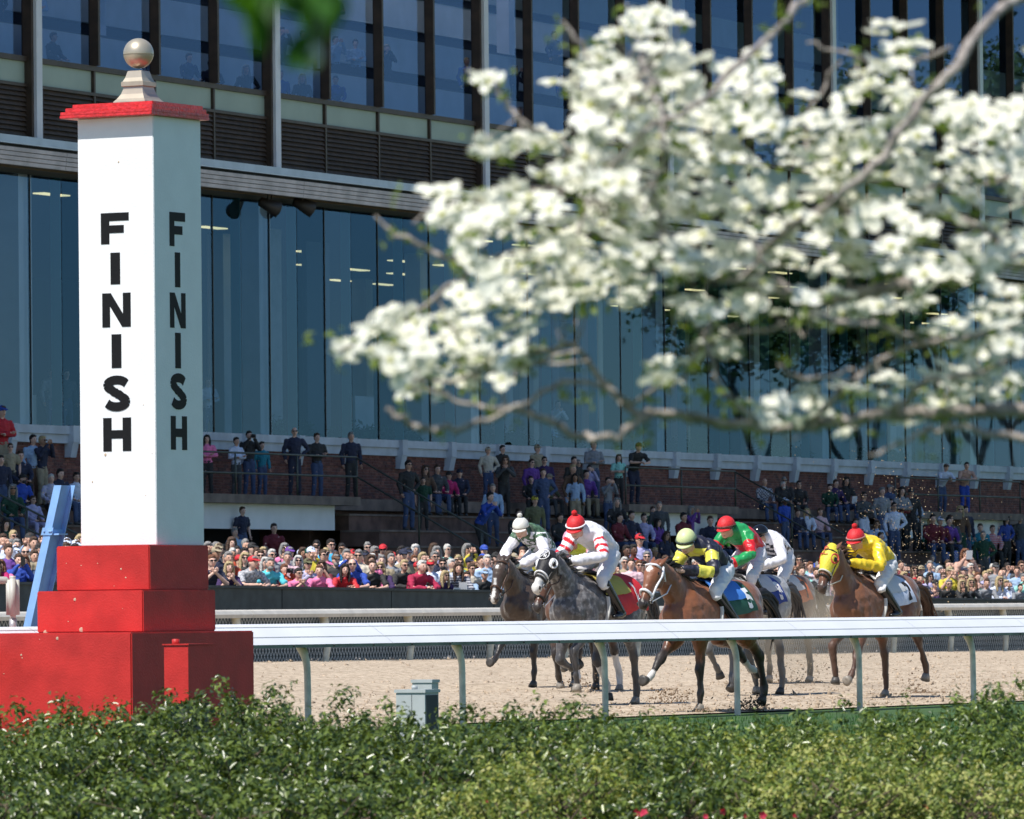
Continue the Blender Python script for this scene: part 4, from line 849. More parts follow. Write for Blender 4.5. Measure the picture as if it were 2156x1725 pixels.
def build_jockey(cfg, horse, lift):
    e = empty('person', horse.location, horse.rotation_euler.z, cfg['jlabel'], 'person', 'jockeys riding in the race')
    dz = cfg.get('jz', 0); dx = cfg.get('jx', 0)
    O = lambda x, y, z: V3(x + dx, y, z + dz)
    hip = O(-.26, 0, 1.86); mid = O(-.05, 0, 2.00); sh = O(.20, 0, 2.09); nk = O(.33, 0, 2.11); hc = O(.44, 0, 2.13) + V3(*cfg.get('jhead', (0, 0, 0))); H = V3(*cfg['hand'])
    tor = [hip, mid, sh, nk - V3(.02, 0, .01)]; tr_ = [(.155, .125), (.165, .125), (.185, .115), (.08, .075)]
    arms, legs_ = [], []
    for s_ in (1, -1):
        el = O(.33, s_ * .30, 1.80) + V3(*cfg.get('elb', (0, 0, 0))); arms.append(([O(.18, s_ * .17, 2.06), el, H + V3(-.03, s_ * .06, .02)], [(.068, .068), (.052, .052), (.036, .036)]))
        kn = V3(.25, s_ * .27, 1.52 + dz * .5); an = V3(-.10, s_ * .32, 1.15 + dz * .2)
        legs_.append(([O(-.24, s_ * .09, 1.82), kn, an], [(.105, .105), (.068, .068), (.045, .045)], V3(.08, s_ * .33, 1.10 + dz * .2)))
    def parts(mb, which, inf=0.0):
        ad = lambda rr: [(a + inf, b + inf) for a, b in rr]
        if 'T' in which: mb.tube(tor, ad(tr_), 14, ref=(0, 1, 0), sub=3)
        if 'A' in which:
            for p, r in arms:
                q = p[1].lerp(p[2], .93 if inf > 0 else 1.0); mb.tube([p[0], p[0].lerp(p[1], .5), p[1], p[1].lerp(q, .5), q], ad([r[0], ((r[0][0] + r[1][0]) / 2,) * 2, r[1], ((r[1][0] + r[2][0]) / 2 + .008,) * 2, (r[2][0] + (.0 if inf else 0),) * 2]), 10, sub=2)
        if 'P' in which:
            mb.tube([hip + V3(-.03, 0, 0), hip + V3(.08, 0, .05)], ad([(.165, .14), (.16, .13)]), 12, ref=(0, 1, 0))
            for p, r, ft__ in legs_: mb.tube([p[0], p[0].lerp(p[1], .5), p[1], p[1].lerp(p[2], .14 if inf > 0 else 1)], ad([r[0], (.09, .09), r[1], (.060, .060) if inf > 0 else r[2]]), 12, sub=2)
        if 'B' in which:
            for p, r, ft__ in legs_:
                mb.tube([p[1].lerp(p[2], .06), p[1].lerp(p[2], .5), p[2]], ad([(.066, .066), (.058, .058), (.045, .045)]), 10, sub=2); mb.tube([p[2] + V3(-.05, 0, -.01), p[2] + V3(.05, 0, -.04), ft__], ad([(.038, .045), (.042, .04), (.036, .026)]), 8, ref=(0, 1, 0))
    tilt = R(cfg.get('tilt', 38) - 20); fw = V3(math.cos(tilt), 0, -math.sin(tilt)); up = V3(math.sin(tilt), 0, math.cos(tilt)); yaw = R(cfg.get('hyaw', 12)); q_ = Quaternion((0, 0, 1), yaw); fw, up, lf = q_ @ fw, q_ @ up, q_ @ V3(0, 1, 0)
    Mh = Matrix((fw, lf, up)).transposed()
    def hb(mb, a, b, c, r, **k): mb.ball(hc + fw * a + lf * b + up * c, r, rot=Mh, **k)
    mb = MB(); parts(mb, 'TAPB', -.024); mb.tube([nk + V3(-.06, 0, -.02), hc - up * .05], [.062, .058], 10)
    hb(mb, 0, 0, 0, (.098, .078, .115), seg=14, rings=10); hb(mb, .045, 0, -.06, (.05, .052, .055)); hb(mb, .098, 0, -.025, (.022, .014, .022)); hb(mb, .0, .078, -.02, (.02, .012, .03)); hb(mb, .0, -.078, -.02, (.02, .012, .03))
    m = remesh(mb, .013, 2, 'body', [skinm[cfg.get('skin', 1)]]); link('body', m, e)
    mb = MB()
    for s_ in (1, -1): hb(mb, .092, s_ * .03, .005, (.012, .014, .008), mi=0)
    hb(mb, .083, 0, -.072, (.012, .026, .007), mi=1); mb.build('face_features', [eyew, lipmt], e, True, False)
    gl = cfg.get('gloves', glove)
    for (p, r), s_ in zip(arms, (1, -1)):
        mb = MB(); d = (p[2] - p[1]).normalized(); mb.tube([p[1].lerp(p[2], .86), p[2]], [.042, .038], 8); hand(mb, p[2], (d + V3(.4, -s_ * .3, -.1)), (0, 0, 1), 1.15, .9); mb.build('glove', gl, e, True, False)
    mb = MB(); parts(mb, 'TA', .016); sm = cfg['silk']; m = remesh(mb, .014, 3, 'silks', sm); ruffle(m, .022, 8, (1.6, .8, 1.0), True)
    if cfg.get('silkfn'): assign(m, lambda c: cfg['silkfn'](c, tor, arms))
    link('silks', m, e)
    mb = MB().tube([nk + V3(math.cos(a) * .0, math.sin(a) * .075, math.cos(a) * .07) - V3(.03, 0, .0) for a in np.linspace(0, 6.283, 17)], [.014] * 17, 6, cap=0).build('collar', sm[cfg.get('collar', 0)], e, True, False)
    mb = MB(); parts(mb, 'P', .010); link('breeches', ruffle(remesh(mb, .015, 3, 'breeches', [brch]), .012, 10, (1, 1, 1.6), True), e)
    keep = legs_[:]
    for one in keep:
        legs_[:] = [one]; mb = MB(); parts(mb, 'B', .008); link('boot', remesh(mb, .013, 2, 'boot', [bootm]), e)
    legs_[:] = keep
    # helmet
    hm = cfg['helm']; mb = MB(); c_ = hc + up * .042 - fw * .022
    seg, rings = 24, 12; vs = []; fs = []
    for i in range(rings + 1):
        a = math.pi / 2 * i / rings * 1.04
        for j in range(seg): b = 2 * math.pi * j / seg; vs.append(c_ + fw * (math.sin(a) * math.cos(b) * .138) + lf * (math.sin(a) * math.sin(b) * .112) + up * (math.cos(a) * .122))
    for i in range(rings):
        for j in range(seg): k = (j + 1) % seg; fs.append((i * seg + j, (i + 1) * seg + j, (i + 1) * seg + k, i * seg + k))
    n_ = len(vs); vs += [c_ + (v - c_) * .9 for v in vs]; fs += [tuple(n_ + x for x in reversed(f)) for f in fs] + [(rings * seg + j, n_ + rings * seg + j, n_ + rings * seg + (j + 1) % seg, rings * seg + (j + 1) % seg) for j in range(seg)]
    h_ = link('helmet', me(vs, fs, [hm], True), e)
    # peak
    vs = []; fs = []
    for j in range(13):
        b = R(-58 + 116 * j / 12); d = fw * math.cos(b) * .137 + lf * math.sin(b) * .112; base = c_ + d - up * .018; out_ = c_ + d * 1.0 + fw * (.055 * math.cos(b)) * 1.0 - up * (.035); vs += [base, out_, out_ - up * .008, base - up * .01]
    for j in range(12):
        for a, b in ((0, 1), (1, 2), (2, 3), (3, 0)): fs.append((j * 4 + a, (j + 1) * 4 + a, (j + 1) * 4 + b, j * 4 + b))
    pk = link('peak', me(vs, fs, [cfg.get('peak', hm)], True), h_)
    bandm = cfg.get('band')
    if bandm: MB().tube([c_ + fw * (math.cos(a) * .141) + lf * (math.sin(a) * .116) + up * .004 for a in np.linspace(0, 6.283, 29)], [(.010, .010)] * 29, 6, cap=0).build('band', bandm, h_, True, False)
    if cfg.get('pom', True): MB().ball(c_ + up * .150, (.036, .036, .034), seg=12, rings=9).build('pompom', mat('pompom_' + hm.name, tuple(hm.node_tree.nodes['Principled BSDF'].inputs[0].default_value[:3]), .95, bump=1, bscale=120), h_, True, False)
    # goggles
    mb = MB(); mb.tube([hc + fw * (math.cos(a) * .105) + lf * (math.sin(a) * .088) + up * .012 for a in np.linspace(R(-95), R(95), 15)], [(.008, .020)] * 15, 8, cap=0); mb.build('goggles', mat('goggles', (.02, .025, .02), .06, coat=1), e, True, False)
    MB().tube([hc + lf * .075 * s_ + up * .0 - up * .0 if s_ else hc - up * .13 + fw * .05 for s_ in (1, 0, -1)], [.006] * 3, 5, sub=3).build('chin_strap', glove, e, True, False)
    # whip
    hh = V3(*cfg['hand']) + V3(0, .06, 0); wd = V3(*cfg.get('whip', (-.25, .05, -.55))); MB().tube([hh, hh + wd], [.008, .004], 6).build('whip', glove, e, True, False)
    return e
cR = mat('silk_red', (.70, .02, .03), .35, bump=.5, bscale=9); cW = mat('silk_white', (.76, .75, .80), .4, bump=.5, bscale=9); cG = mat('silk_green', (.02, .30, .09), .35, bump=.5, bscale=9); cY = mat('silk_yellow', (.78, .56, .03), .35, bump=.6, bscale=8, noise=.06, nscale=4)
cN = mat('silk_navy', (.018, .018, .035), .4, bump=.5, bscale=9); cYl = mat('silk_lemon', (.75, .68, .10), .35, bump=.5, bscale=9); cOl = mat('silk_olive', (.07, .14, .08), .5, bump=.6, bscale=9, noise=.7, nscale=14); cLime = mat('silk_lime', (.50, .66, .05), .4, bump=.5, bscale=9); cPk = mat('silk_pink', (.72, .35, .45), .4, bump=.5)
hR = mat('helmet_red', (.66, .02, .025), .6, noise=.12, nscale=14, bump=.3, bscale=60); hW = mat('helmet_white', (.72, .70, .64), .6, noise=.08, nscale=10); hP = mat('helmet_pale', (.60, .66, .32), .45); hK = mat('helmet_black', (.008, .009, .012), .12)
def arm_t(c, arms):
    best = np.full(len(c), 9.0); tt = np.zeros(len(c)); 
    for p, r in arms:
        for i in range(2):
            d, t = seg_d(c, p[i], p[i + 1]); u = t + i; m_ = d < best; best[m_] = d[m_]; tt[m_] = u[m_]
    return best, tt
def is_arm(c, tor, arms):
    b, t = arm_t(c, arms); dt = np.full(len(c), 9.0)
    for i in range(3): d, _ = seg_d(c, tor[i], tor[i + 1]); dt = np.minimum(dt, d - .075)
    return (b < dt) & (t > .12), t
def f_redbands(c, tor, arms):
    a, t = is_arm(c, tor, arms); r = np.zeros(len(c)); 
    for q in (.34, .62, .90): r[a & (np.abs(t - q) < .062)] = 1
    dt, _ = seg_d(c, tor[1] + V3(-.1, 0, 0), tor[1] + V3(-.101, 0, .0)); return r
def f_hoops(c, tor, arms):
    a, t = is_arm(c, tor, arms); r = np.zeros(len(c)); r[a & ((np.abs(t - .42) < .2) | (np.abs(t - 1.25) < .22))] = 1; r[(~a) & (c[:, 0] > tor[2].x + .05) & (c[:, 2] < tor[2].z - .02)] = 1; return r
def f_redgreen(c, tor, arms):
    a, t = is_arm(c, tor, arms); r = np.ones(len(c)); r[a & ((t < .42) | ((t > .95) & (t < 1.55)))] = 0; r[(~a) & (c[:, 0] > tor[2].x - .06)] = 0; return r
def f_diamond(c, tor, arms):
    a, t = is_arm(c, tor, arms); u, v = c[:, 0] * 9, c[:, 2] * 9 + c[:, 1] * 4; ch = ((np.floor(u + v) + np.floor(u - v)) % 2); r = np.where((~a) & (c[:, 2] < tor[1].z + .03), ch, 0); return r
def f_leaf(c, tor, arms):
    a, t = is_arm(c, tor, arms); r = np.zeros(len(c)); r[a & (t > .28)] = 1; blot = np.array([mnoise.noise(Vector(v) * 16) for v in c]); r[(~a) & (c[:, 2] < tor[2].z - .0) & (blot > -.05)] = 1; return r
def f_lime(c, tor, arms):
    a, t = is_arm(c, tor, arms); r = np.zeros(len(c)); r[a] = 1; r[a & (np.abs(t - .9) < .2)] = 2; return r
bay_c = coatmat('coat_bay', (.20, .068, .026), (.018, .012, .01)); dkbay = coatmat('coat_dark_bay', (.055, .034, .024), (.014, .011, .01), nscale=4); dgrey = coatmat('coat_dapple_grey', (.085, .078, .078), (.05, .047, .048), noise=.3, dapple=(.22, .21, .21)); lgrey = coatmat('coat_light_grey', (.36, .36, .36), (.10, .10, .10), noise=.25, dapple=(.46, .46, .46)); chest = coatmat('coat_chestnut', (.17, .066, .03), (.05, .025, .016)); brn = coatmat('coat_brown', (.12, .05, .026), (.02, .013, .01))
hairK = mat('hair_black', (.012, .010, .009), .5); hairG = mat('hair_grey', (.09, .085, .085), .5); hairB = mat('hair_brown_h', (.07, .03, .015), .5)
bridK = mat('bridle_black', (.015, .013, .012), .45); bridW = mat('bridle_white', (.74, .74, .76), .5); bridB = mat('bridle_brown', (.08, .04, .025), .5)
clR = mat('cloth_red', (.55, .02, .03), .7, noise=.1); clG = mat('cloth_green', (.012, .085, .055), .7, noise=.1); clB = mat('cloth_blue', (.025, .06, .30), .7, noise=.1); clW = mat('cloth_white', (.62, .68, .82), .7, noise=.05); clO = mat('cloth_orange', (.60, .11, .02), .7); numW = mat('number_white', (.8, .8, .8), .7); numK = mat('number_black', (.01, .01, .012), .7)
def place(px, py, D, yaw, poll):
    """yaw: angle of the run away from the picture plane; the poll lands on the pixel column"""
    f = V3(-math.cos(R(yaw)), -math.sin(R(yaw)), 0); q = P(px, py, D); q.z = 0; o = q - f * poll[0]; o.z = track_z(o.x, o.y); return o, f
F_, H_ = 'F', 'H'
HORSES = [
 dict(seed=1, cx=-.60, ca=115, px=1160, D=81.5, yaw=59, poll=(1.00, 0, 1.83), muz=(1.36, 0, 1.42), coat=dgrey, hair=hairG, bridle=bridK, reinm=bridB, muzzle='white', cloth=clR, num='1', numm=numW, hand=(.72, 0, 1.74), legs=[(F_, .15, (48, -4, -14)), (F_, -.15, (18, -72, -95)), (H_, .16, (-22, -8, 6)), (H_, -.16, (12, -38, -20))], socks=(0, 0, 0, .8),
  hood=(mat('hood_black', (.016, .015, .017), .6, bump=.3), mat('hood_white', (.75, .75, .75), .6), mat('hood_white', (.75, .75, .75), .6)), cupfill=mat('cup_white', (.72, .72, .72), .5), emblem='oval', pad=mat('pad_yellow', (.45, .38, .08), .8),
  label='dappled grey racehorse in black hood with white eye cups and red saddlecloth numbered 1', helm=hR, band=mat('band_white', (.78, .78, .8), .5), silk=[cW, cR], silkfn=f_redbands, jlabel='person in red pompom helmet and white silks with red sleeve bands riding the hooded grey', tilt=42, hyaw=14, jz=.03, jx=-.03, skin=1),
 dict(seed=2, px=1058, D=93, yaw=63, poll=(1.02, 0, 1.83), muz=(1.30, 0, 1.26), coat=dkbay, hair=hairK, bridle=bridB, cloth=mat('cloth_black', (.03, .03, .03), .8), hand=(.72, 0, 1.72), star=(.24, .045), blaze=True, snip=True, legs=[(F_, .15, (0, -2, 8)), (F_, -.15, (50, 42, 62)), (H_, .16, (-30, -12, 6)), (H_, -.16, (-50, -38, -60))], socks=(0, 0, 0, 0),
  label='dark bay racehorse with a small white star and snip, outermost of the leading pair', helm=hW, silk=[cOl, cW], silkfn=f_leaf, jlabel='person in white pompom helmet and dark green and white silks on the dark bay', tilt=36, hyaw=10, jz=.11, jx=.03, skin=1, gloves=mat('glove_pale', (.6, .62, .5), .7)),
 dict(seed=3, px=1150, D=90.0, yaw=64, poll=(1.08, 0, 1.62), muz=(1.38, 0, 1.16), coat=brn, hair=hairK, bridle=bridK, reinm=bridW, cloth=mat('cloth_yellow', (.6, .5, .05), .8), hand=(.74, 0, 1.66), muzzle='dark', legs=[(F_, .15, (4, 8, 14)), (F_, -.15, (14, -20, -30)), (H_, .16, (-18, -26, 0)), (H_, -.16, (-35, -10, 0))], socks=(.3, 0, .9, 0),
  label='brown racehorse whose dark muzzle shows just below the hooded grey head', helm=cPk, silk=[cLime, cPk, cW], silkfn=f_lime, jlabel='person in pink and lime silks almost hidden behind the red helmeted jockey', tilt=36, jz=-.08, jx=-.12, pom=False, skin=2),
 dict(seed=4, px=1382, D=78.6, yaw=55, poll=(1.06, 0, 1.79), muz=(1.36, 0, 1.30), coat=bay_c, hair=hairK, bridle=bridW, strap=.017, muzzle='dark', cloth=clG, num='5', numm=numW, hand=(.72, 0, 1.70), star=(.20, .062), legs=[(F_, .15, (0, -2, 6)), (F_, -.15, (50, 46, 62)), (H_, .16, (-46, -16, 12)), (H_, -.16, (-60, -50, -80))], socks=(0, .22, 0, .4), pad=mat('pad_blue', (.05, .2, .6), .7),
  label='bay racehorse with a white bridle and white star, nearest the inner rail', helm=hP, band=mat('band_dark', (.05, .07, .05), .5), silk=[cN, cYl], silkfn=f_hoops, pom=False, gloves=skinm[0], jlabel='person in pale yellow helmet and navy silks with yellow hoops on the bay', tilt=44, hyaw=16, jz=-.10, skin=0),
 dict(seed=5, px=1478, D=88, yaw=58, poll=(1.06, 0, 1.66), muz=(1.36, 0, 1.2), coat=lgrey, hair=hairG, bridle=bridK, cloth=clB, num='3', numm=numW, hand=(.70, 0, 1.66), legs=[(F_, .15, (20, 5, 10)), (F_, -.15, (35, -40, -50)), (H_, .16, (-20, -4, 10)), (H_, -.16, (8, -30, -15))], socks=(0, 0, 0, 0),
  label='light grey racehorse with a blue saddlecloth running behind the bay', helm=hR, band=mat('band_brown', (.12, .04, .03), .5), pom=False, silk=[cG, cR], silkfn=f_redgreen, jlabel='person in shiny red helmet and green and red silks on the light grey', tilt=34, hyaw=4, jz=.06, jx=.0, skin=1, gloves=mat('glove_white', (.75, .75, .75), .7)),
 dict(seed=6, px=1556, D=97, yaw=60, poll=(1.06, 0, 1.70), muz=(1.36, 0, 1.25), coat=brn, hair=hairK, bridle=bridK, cloth=clO, num='7', numm=numK, hand=(.70, 0, 1.68), legs=[(F_, .15, (10, -5, 0)), (F_, -.15, (35, -35, -40)), (H_, .16, (-28, -8, 5)), (H_, -.16, (5, -25, -10))], socks=(0, 0, 0, 0), jz=.02,
  label='brown racehorse with an orange saddlecloth half hidden behind the light grey', helm=hK, pom=False, silk=[cW, cN], silkfn=f_diamond, jlabel='person in black helmet and white silks with black diamonds', tilt=30, hyaw=-10, skin=2),
 dict(seed=7, px=1752, D=87, yaw=56, poll=(.97, 0, 1.93), muz=(1.25, 0, 1.40), coat=chest, hair=hairB, bridle=bridK, reinm=mat('rein_cream', (.6, .58, .48), .6), muzzle='dark', cloth=clW, num='2', numm=numK, hand=(.70, 0, 1.74), legs=[(F_, .15, (30, 26, 45)), (F_, -.15, (46, -8, -14)), (H_, .16, (-54, -28, -6)), (H_, -.16, (-16, -6, 8))], socks=(0, 0, 0, 0), nopoints=.8,
  hood=(mat('hood_yellow', (.72, .62, .05), .55, bump=.4, noise=.05), mat('noseband_pale', (.6, .58, .5), .6), mat('cup_red', (.50, .05, .04), .5)), emblem='script',
  label='chestnut racehorse in a yellow hood with a red script letter, last in the field', helm=hR, band=mat('band_grey', (.35, .18, .16), .5), silk=[cY], jlabel='person in red pompom helmet and bright yellow silks on the yellow hooded chestnut', tilt=36, hyaw=12, jz=-.10, jx=-.05, skin=1),
]
for cfg in HORSES:
    cfg['loc'], cfg['fwd'] = place(cfg['px'], 1200, cfg['D'], cfg['yaw'], cfg['poll'])
    h_, lift = build_horse(cfg); build_jockey(cfg, h_, lift)
# drifting dust behind the field
dm = bpy.data.materials.new('dust_volume'); dm.use_nodes = True; n, L = n_nodes(dm); n.remove(n['Principled BSDF']); pv = n.new('ShaderNodeVolumePrincipled'); pv.inputs['Color'].default_value = (.80, .66, .48, 1)
tc = n.new('ShaderNodeTexCoord'); nz = n.new('ShaderNodeTexNoise'); nz.inputs['Scale'].default_value = 1.6; nz.inputs['Detail'].default_value = 3; L.new(tc.outputs['Object'], nz.inputs['Vector'])
ln_ = n.new('ShaderNodeVectorMath'); ln_.operation = 'LENGTH'; sc_ = n.new('ShaderNodeVectorMath'); sc_.operation = 'DIVIDE'; sc_.inputs[1].default_value = (1.5, 3.2, .85); L.new(tc.outputs['Object'], sc_.inputs[0]); L.new(sc_.outputs[0], ln_.inputs[0])
fall = n.new('ShaderNodeMapRange'); fall.inputs[1].default_value = 1.0; fall.inputs[2].default_value = .2; fall.inputs[3].default_value = 0; fall.inputs[4].default_value = 1; L.new(ln_.outputs['Value'], fall.inputs[0])
r3 = n.new('ShaderNodeMapRange'); r3.inputs[1].default_value = .42; r3.inputs[2].default_value = .68; r3.inputs[4].default_value = .6; L.new(nz.outputs['Fac'], r3.inputs[0]); ml_ = n.new('ShaderNodeMath'); ml_.operation = 'MULTIPLY'; L.new(r3.outputs[0], ml_.inputs[0]); L.new(fall.outputs[0], ml_.inputs[1]); L.new(ml_.outputs[0], pv.inputs['Density']); L.new(pv.outputs[0], n['Material Output'].inputs['Volume'])
c_ = P(1705, 1395, 96); o = MB().ball((0, 0, 0), (1.5, 3.2, .85), seg=20, rings=12).build('dust_cloud', dm, None, True); o.location = (c_.x, c_.y, .87); tag(o, 'thin drifting cloud of tan dust behind the light grey horse', 'dust', kind='stuff')
# kicked-up dirt
pts = []; szs = []
def burst(px, py, D, n, sx, sz, s=(.006, .02)):
    c_ = P(px, py, D)
    for _ in range(n):
        r_ = random.gauss(0, 1); pts.append((c_.x + random.gauss(0, sx), c_.y + random.gauss(0, sx * 1.5), max(track_z(c_.x, c_.y) + .01, c_.z + random.gauss(0, sz)))); szs.append(random.uniform(*s))
for a in [(1580, 1490, 80, 260, .10, .07), (1940, 1478, 91, 420, .13, .08), (1925, 1450, 91, 120, .09, .12), (1410, 1468, 80, 160, .16, .05), (1220, 1440, 90, 120, .12, .06), (1480, 1500, 79, 60, .08, .03), (1860, 1484, 90, 60, .1, .03), (1665, 1440, 99, 260, .30, .12), (1700, 1400, 98, 120, .35, .3)]: burst(*a)
clods('kicked_clods', np.array(pts), np.array(szs), cld, 'damp dirt clods bursting up around the galloping hooves', 'flying dirt')
pts = []; szs = []
for a in [(1900, 1130, 95, 240, .38, .55, (.004, .012)), (1870, 1060, 95, 110, .3, .35, (.004, .011)), (1990, 1170, 96, 240, .8, .5, (.003, .009)), (1700, 1100, 96, 90, .5, .4, (.003, .009)), (1770, 1270, 91, 150, .07, .10, (.005, .014)), (1640, 1280, 92, 130, .2, .3, (.004, .010)), (1600, 1400, 95, 110, .3, .2, (.004, .01)), (1950, 1240, 93, 150, .4, .4, (.004, .010))]: burst(*a)
clods('flying_grit', np.array(pts), np.array(szs), mat('grit', (.55, .42, .26), .9), 'fine tan grit thrown high in the air above the last horse', 'flying dirt')
# ================================================================== spectators
def person_parts(pose, female, vx=1.0):
    """meshes of one figure, feet at the origin, facing -y, 1.75 m tall"""
    w = .17 if female else .195; hipw = .145 if female else .135
    if pose == 'sit': pel = V3(0, .0, .50); che = V3(0, -.03, .86); nk = V3(0, -.05, 1.05); hd = V3(0, -.08, 1.20)
    elif pose == 'lean': pel = V3(0, .12, .93); che = V3(0, -.10, 1.24); nk = V3(0, -.20, 1.41); hd = V3(0, -.28, 1.55)
    else: pel = V3(0, 0, .95); che = V3(0, 0, 1.28); nk = V3(0, -.01, 1.48); hd = V3(0, -.03, 1.635)
    sh = nk + V3(0, .01, -.06)
    if pose == 'stand': A = [((.26, .03, 1.16), (.25, -.06, .90)), ((-.26, .03, 1.16), (-.25, -.06, .90))]
    elif pose == 'cross': A = [((.27, -.04, 1.16), (-.06, -.24, 1.15)), ((-.27, -.04, 1.16), (.08, -.26, 1.19))]
    elif pose == 'camera': A = [((.25, -.16, 1.24), (.06, -.26, 1.56)), ((-.25, -.16, 1.24), (-.06, -.26, 1.56))]
    elif pose == 'phone': A = [((.25, -.12, 1.20), (.10, -.36, 1.50)), ((-.26, .02, 1.16), (-.22, -.12, .95))]
    elif pose == 'lean': A = [((.27, -.36, 1.13), (.05, -.56, 1.10)), ((-.27, -.36, 1.13), (-.06, -.52, 1.13))]
    elif pose == 'clasp': A = [((.25, -.34, 1.13), (.0, -.44, 1.36)), ((-.25, -.36, 1.12), (-.03, -.45, 1.35))]
    elif pose == 'hip': A = [((.36, .05, 1.18), (.17, -.02, 1.02)), ((-.27, .03, 1.16), (-.25, -.08, .92))]
    else: A = [((.25, -.12, .74), (.14, -.38, .62)), ((-.25, -.12, .74), (-.12, -.36, .62))]
    if pose == 'clasp': pel = V3(0, .12, .93); che = V3(0, -.10, 1.24); nk = V3(0, -.20, 1.41); hd = V3(0, -.27, 1.56); sh = nk + V3(0, .01, -.06)
    if pose == 'sit': Lg = [((.13, -.46, .50), (.14, -.46, .09)), ((-.13, -.44, .50), (-.14, -.50, .09))]
    else: Lg = [((.10, -.03 + (.05 if pose in ('lean', 'clasp') else 0), .50), (.12, .02 + (.12 if pose in ('lean', 'clasp') else 0), .09)), ((-.10, -.05, .50), (-.12, .0, .09))]
    q = Quaternion((1, 0, 0), R(8 if pose in ('lean', 'clasp') else 0))
    cr = .125 if not female else .105
    def parts(mb, which, i=0.0, sl=1.0):
        if 'T' in which: mb.tube([pel + V3(0, 0, .02), pel.lerp(che, .45), che, sh + V3(0, 0, .01), nk], [(hipw + i, .10 + i), (hipw - (.03 if female else .005) + i, .095 + i), (w - .03 + i, cr + i), (w - .035 + i, .09 + i), (.065 + i, .065 + i)], 12, ref=(1, 0, 0), sub=2)
        if 'A' in which:
            for k, (e, h) in enumerate(A):
                s_ = 1 if k == 0 else -1; S_ = sh + V3(s_ * w, 0, -.01); e = V3(*e); h = V3(*h)
                pt = [S_, S_.lerp(e, .5), e]; r = [.056 + i, .050 + i, .043 + i]
                if sl > .5: pt += [e.lerp(h, .5), e.lerp(h, .95 if i else 1)]; r += [.038 + i, .028 + i]
                else: pt = pt[:2] + [S_.lerp(e, .8)]; r = r[:2] + [.052 + i]
                mb.tube(pt, r, 8)
        if 'L' in which:
            mb.tube([pel + V3(0, .0, .05), pel + V3(0, .01, -.05)], [(hipw + i, .105 + i), (hipw - .005 + i, .10 + i)], 12, ref=(1, 0, 0))
            for k, (n_, a) in enumerate(Lg):
                s_ = 1 if k == 0 else -1; n_ = V3(*n_); a = V3(*a); H0 = pel + V3(s_ * .078, 0, -.04)
                if sl > .5: mb.tube([H0, H0.lerp(n_, .5), n_, n_.lerp(a, .35), a], [.085 + i, .075 + i, .055 + i, .054 + i, .038 + i * 1.5], 10)
                else: mb.tube([H0, H0.lerp(n_, .5), H0.lerp(n_, .9)], [.09 + i, .085 + i, .08 + i], 10)
    out = {}
    mb = MB(); parts(mb, 'TAL'); mb.tube([nk - V3(0, 0, .03), hd - V3(0, 0, .04)], [.056, .052], 8)
    mb.ball(hd, (.074, .092, .112), seg=12, rings=9, rot=q.to_matrix()); mb.ball(hd + V3(0, -.035, -.062), (.048, .048, .05)); mb.ball(hd + V3(0, -.098, -.02), (.015, .022, .024)); mb.ball(hd + V3(.074, 0, -.01), (.012, .02, .028)); mb.ball(hd + V3(-.074, 0, -.01), (.012, .02, .028))
    m = remesh(mb, .019 * vx, 2, 'body'); k = MB()
    for e, h in A: e, h = V3(*e), V3(*h); hand(k, h, (h - e), (1, 0, 0) if pose not in ('stand', 'hip') else (0, 1, 0), 1.0, .5)
    for s_ in (1, -1): k.ball(hd + V3(s_ * .032, -.088, .012), (.014, .007, .009), mi=1, seg=6, rings=4)
    k.ball(hd + V3(0, -.086, -.066), (.024, .008, .007), mi=2, seg=6, rings=4)
    hm = k.mesh([None, eyew, lipmt], True); bm = bmesh.new(); bm.from_mesh(m); bm.from_mesh(hm); m2 = bpy.data.meshes.new('body'); bm.to_mesh(m2); bm.free(); m2.materials.append(skinm[0]); m2.materials.append(eyew); m2.materials.append(lipmt); m2.shade_smooth(); out['body'] = m2
    g = [mat('cloth_plain', (.5, .5, .5), .8)]
    for key, sl in (('shirt_long', 1), ('shirt_short', 0)):
        mb = MB(); parts(mb, 'TA', .016, sl); out[key] = ruffle(remesh(mb, .022 * vx, 2, 'shirt', g), .018, 9, (1, 1, 1.4), True)
    for key, sl in (('trousers', 1), ('shorts', 0)):
        mb = MB(); parts(mb, 'L', .012, sl); out[key] = ruffle(remesh(mb, .026 * vx, 2, 'trousers', g), .014, 9, (1, 1, 1.3), True)
    for q_, (n_, a) in enumerate(Lg):
        mb = MB(); a = V3(*a); mb.tube([a + V3(0, .04, -.05), a + V3(0, -.04, -.055), a + V3(0, -.14, -.062)], [(.042, .04), (.045, .035), (.038, .025)], 8, ref=(1, 0, 0)); out['shoe%d' % q_] = mb.mesh(g, True, 'shoe')
    # hair: short cap, long hair; made of a shell and strands
    def hair(long):
        mb = MB(); mb.ball(hd + V3(0, .022, .028), (.084, .092, .105), seg=14, rings=10)
        if long:
            for s_ in (1, -1): mb.tube([hd + V3(s_ * .065, -.01, .06), hd + V3(s_ * .088, .0, -.06), hd + V3(s_ * .085, -.02, -.20), hd + V3(s_ * .075, -.03, -.27)], [(.030, .05), (.032, .05), (.028, .04), (.012, .02)], 8, ref=(1, 0, 0), sub=2)
            mb.tube([hd + V3(0, .05, .06), hd + V3(0, .085, -.06), hd + V3(0, .085, -.24)], [(.08, .05), (.09, .045), (.06, .02)], 10, ref=(1, 0, 0), sub=2)
            mb.ball(hd + V3(.03, -.055, .085), (.05, .045, .035)); mb.ball(hd + V3(-.035, -.05, .08), (.05, .045, .03))
        else: mb.ball(hd + V3(.0, -.045, .085), (.062, .045, .034)); mb.ball(hd + V3(0, .04, -.03), (.075, .06, .06))
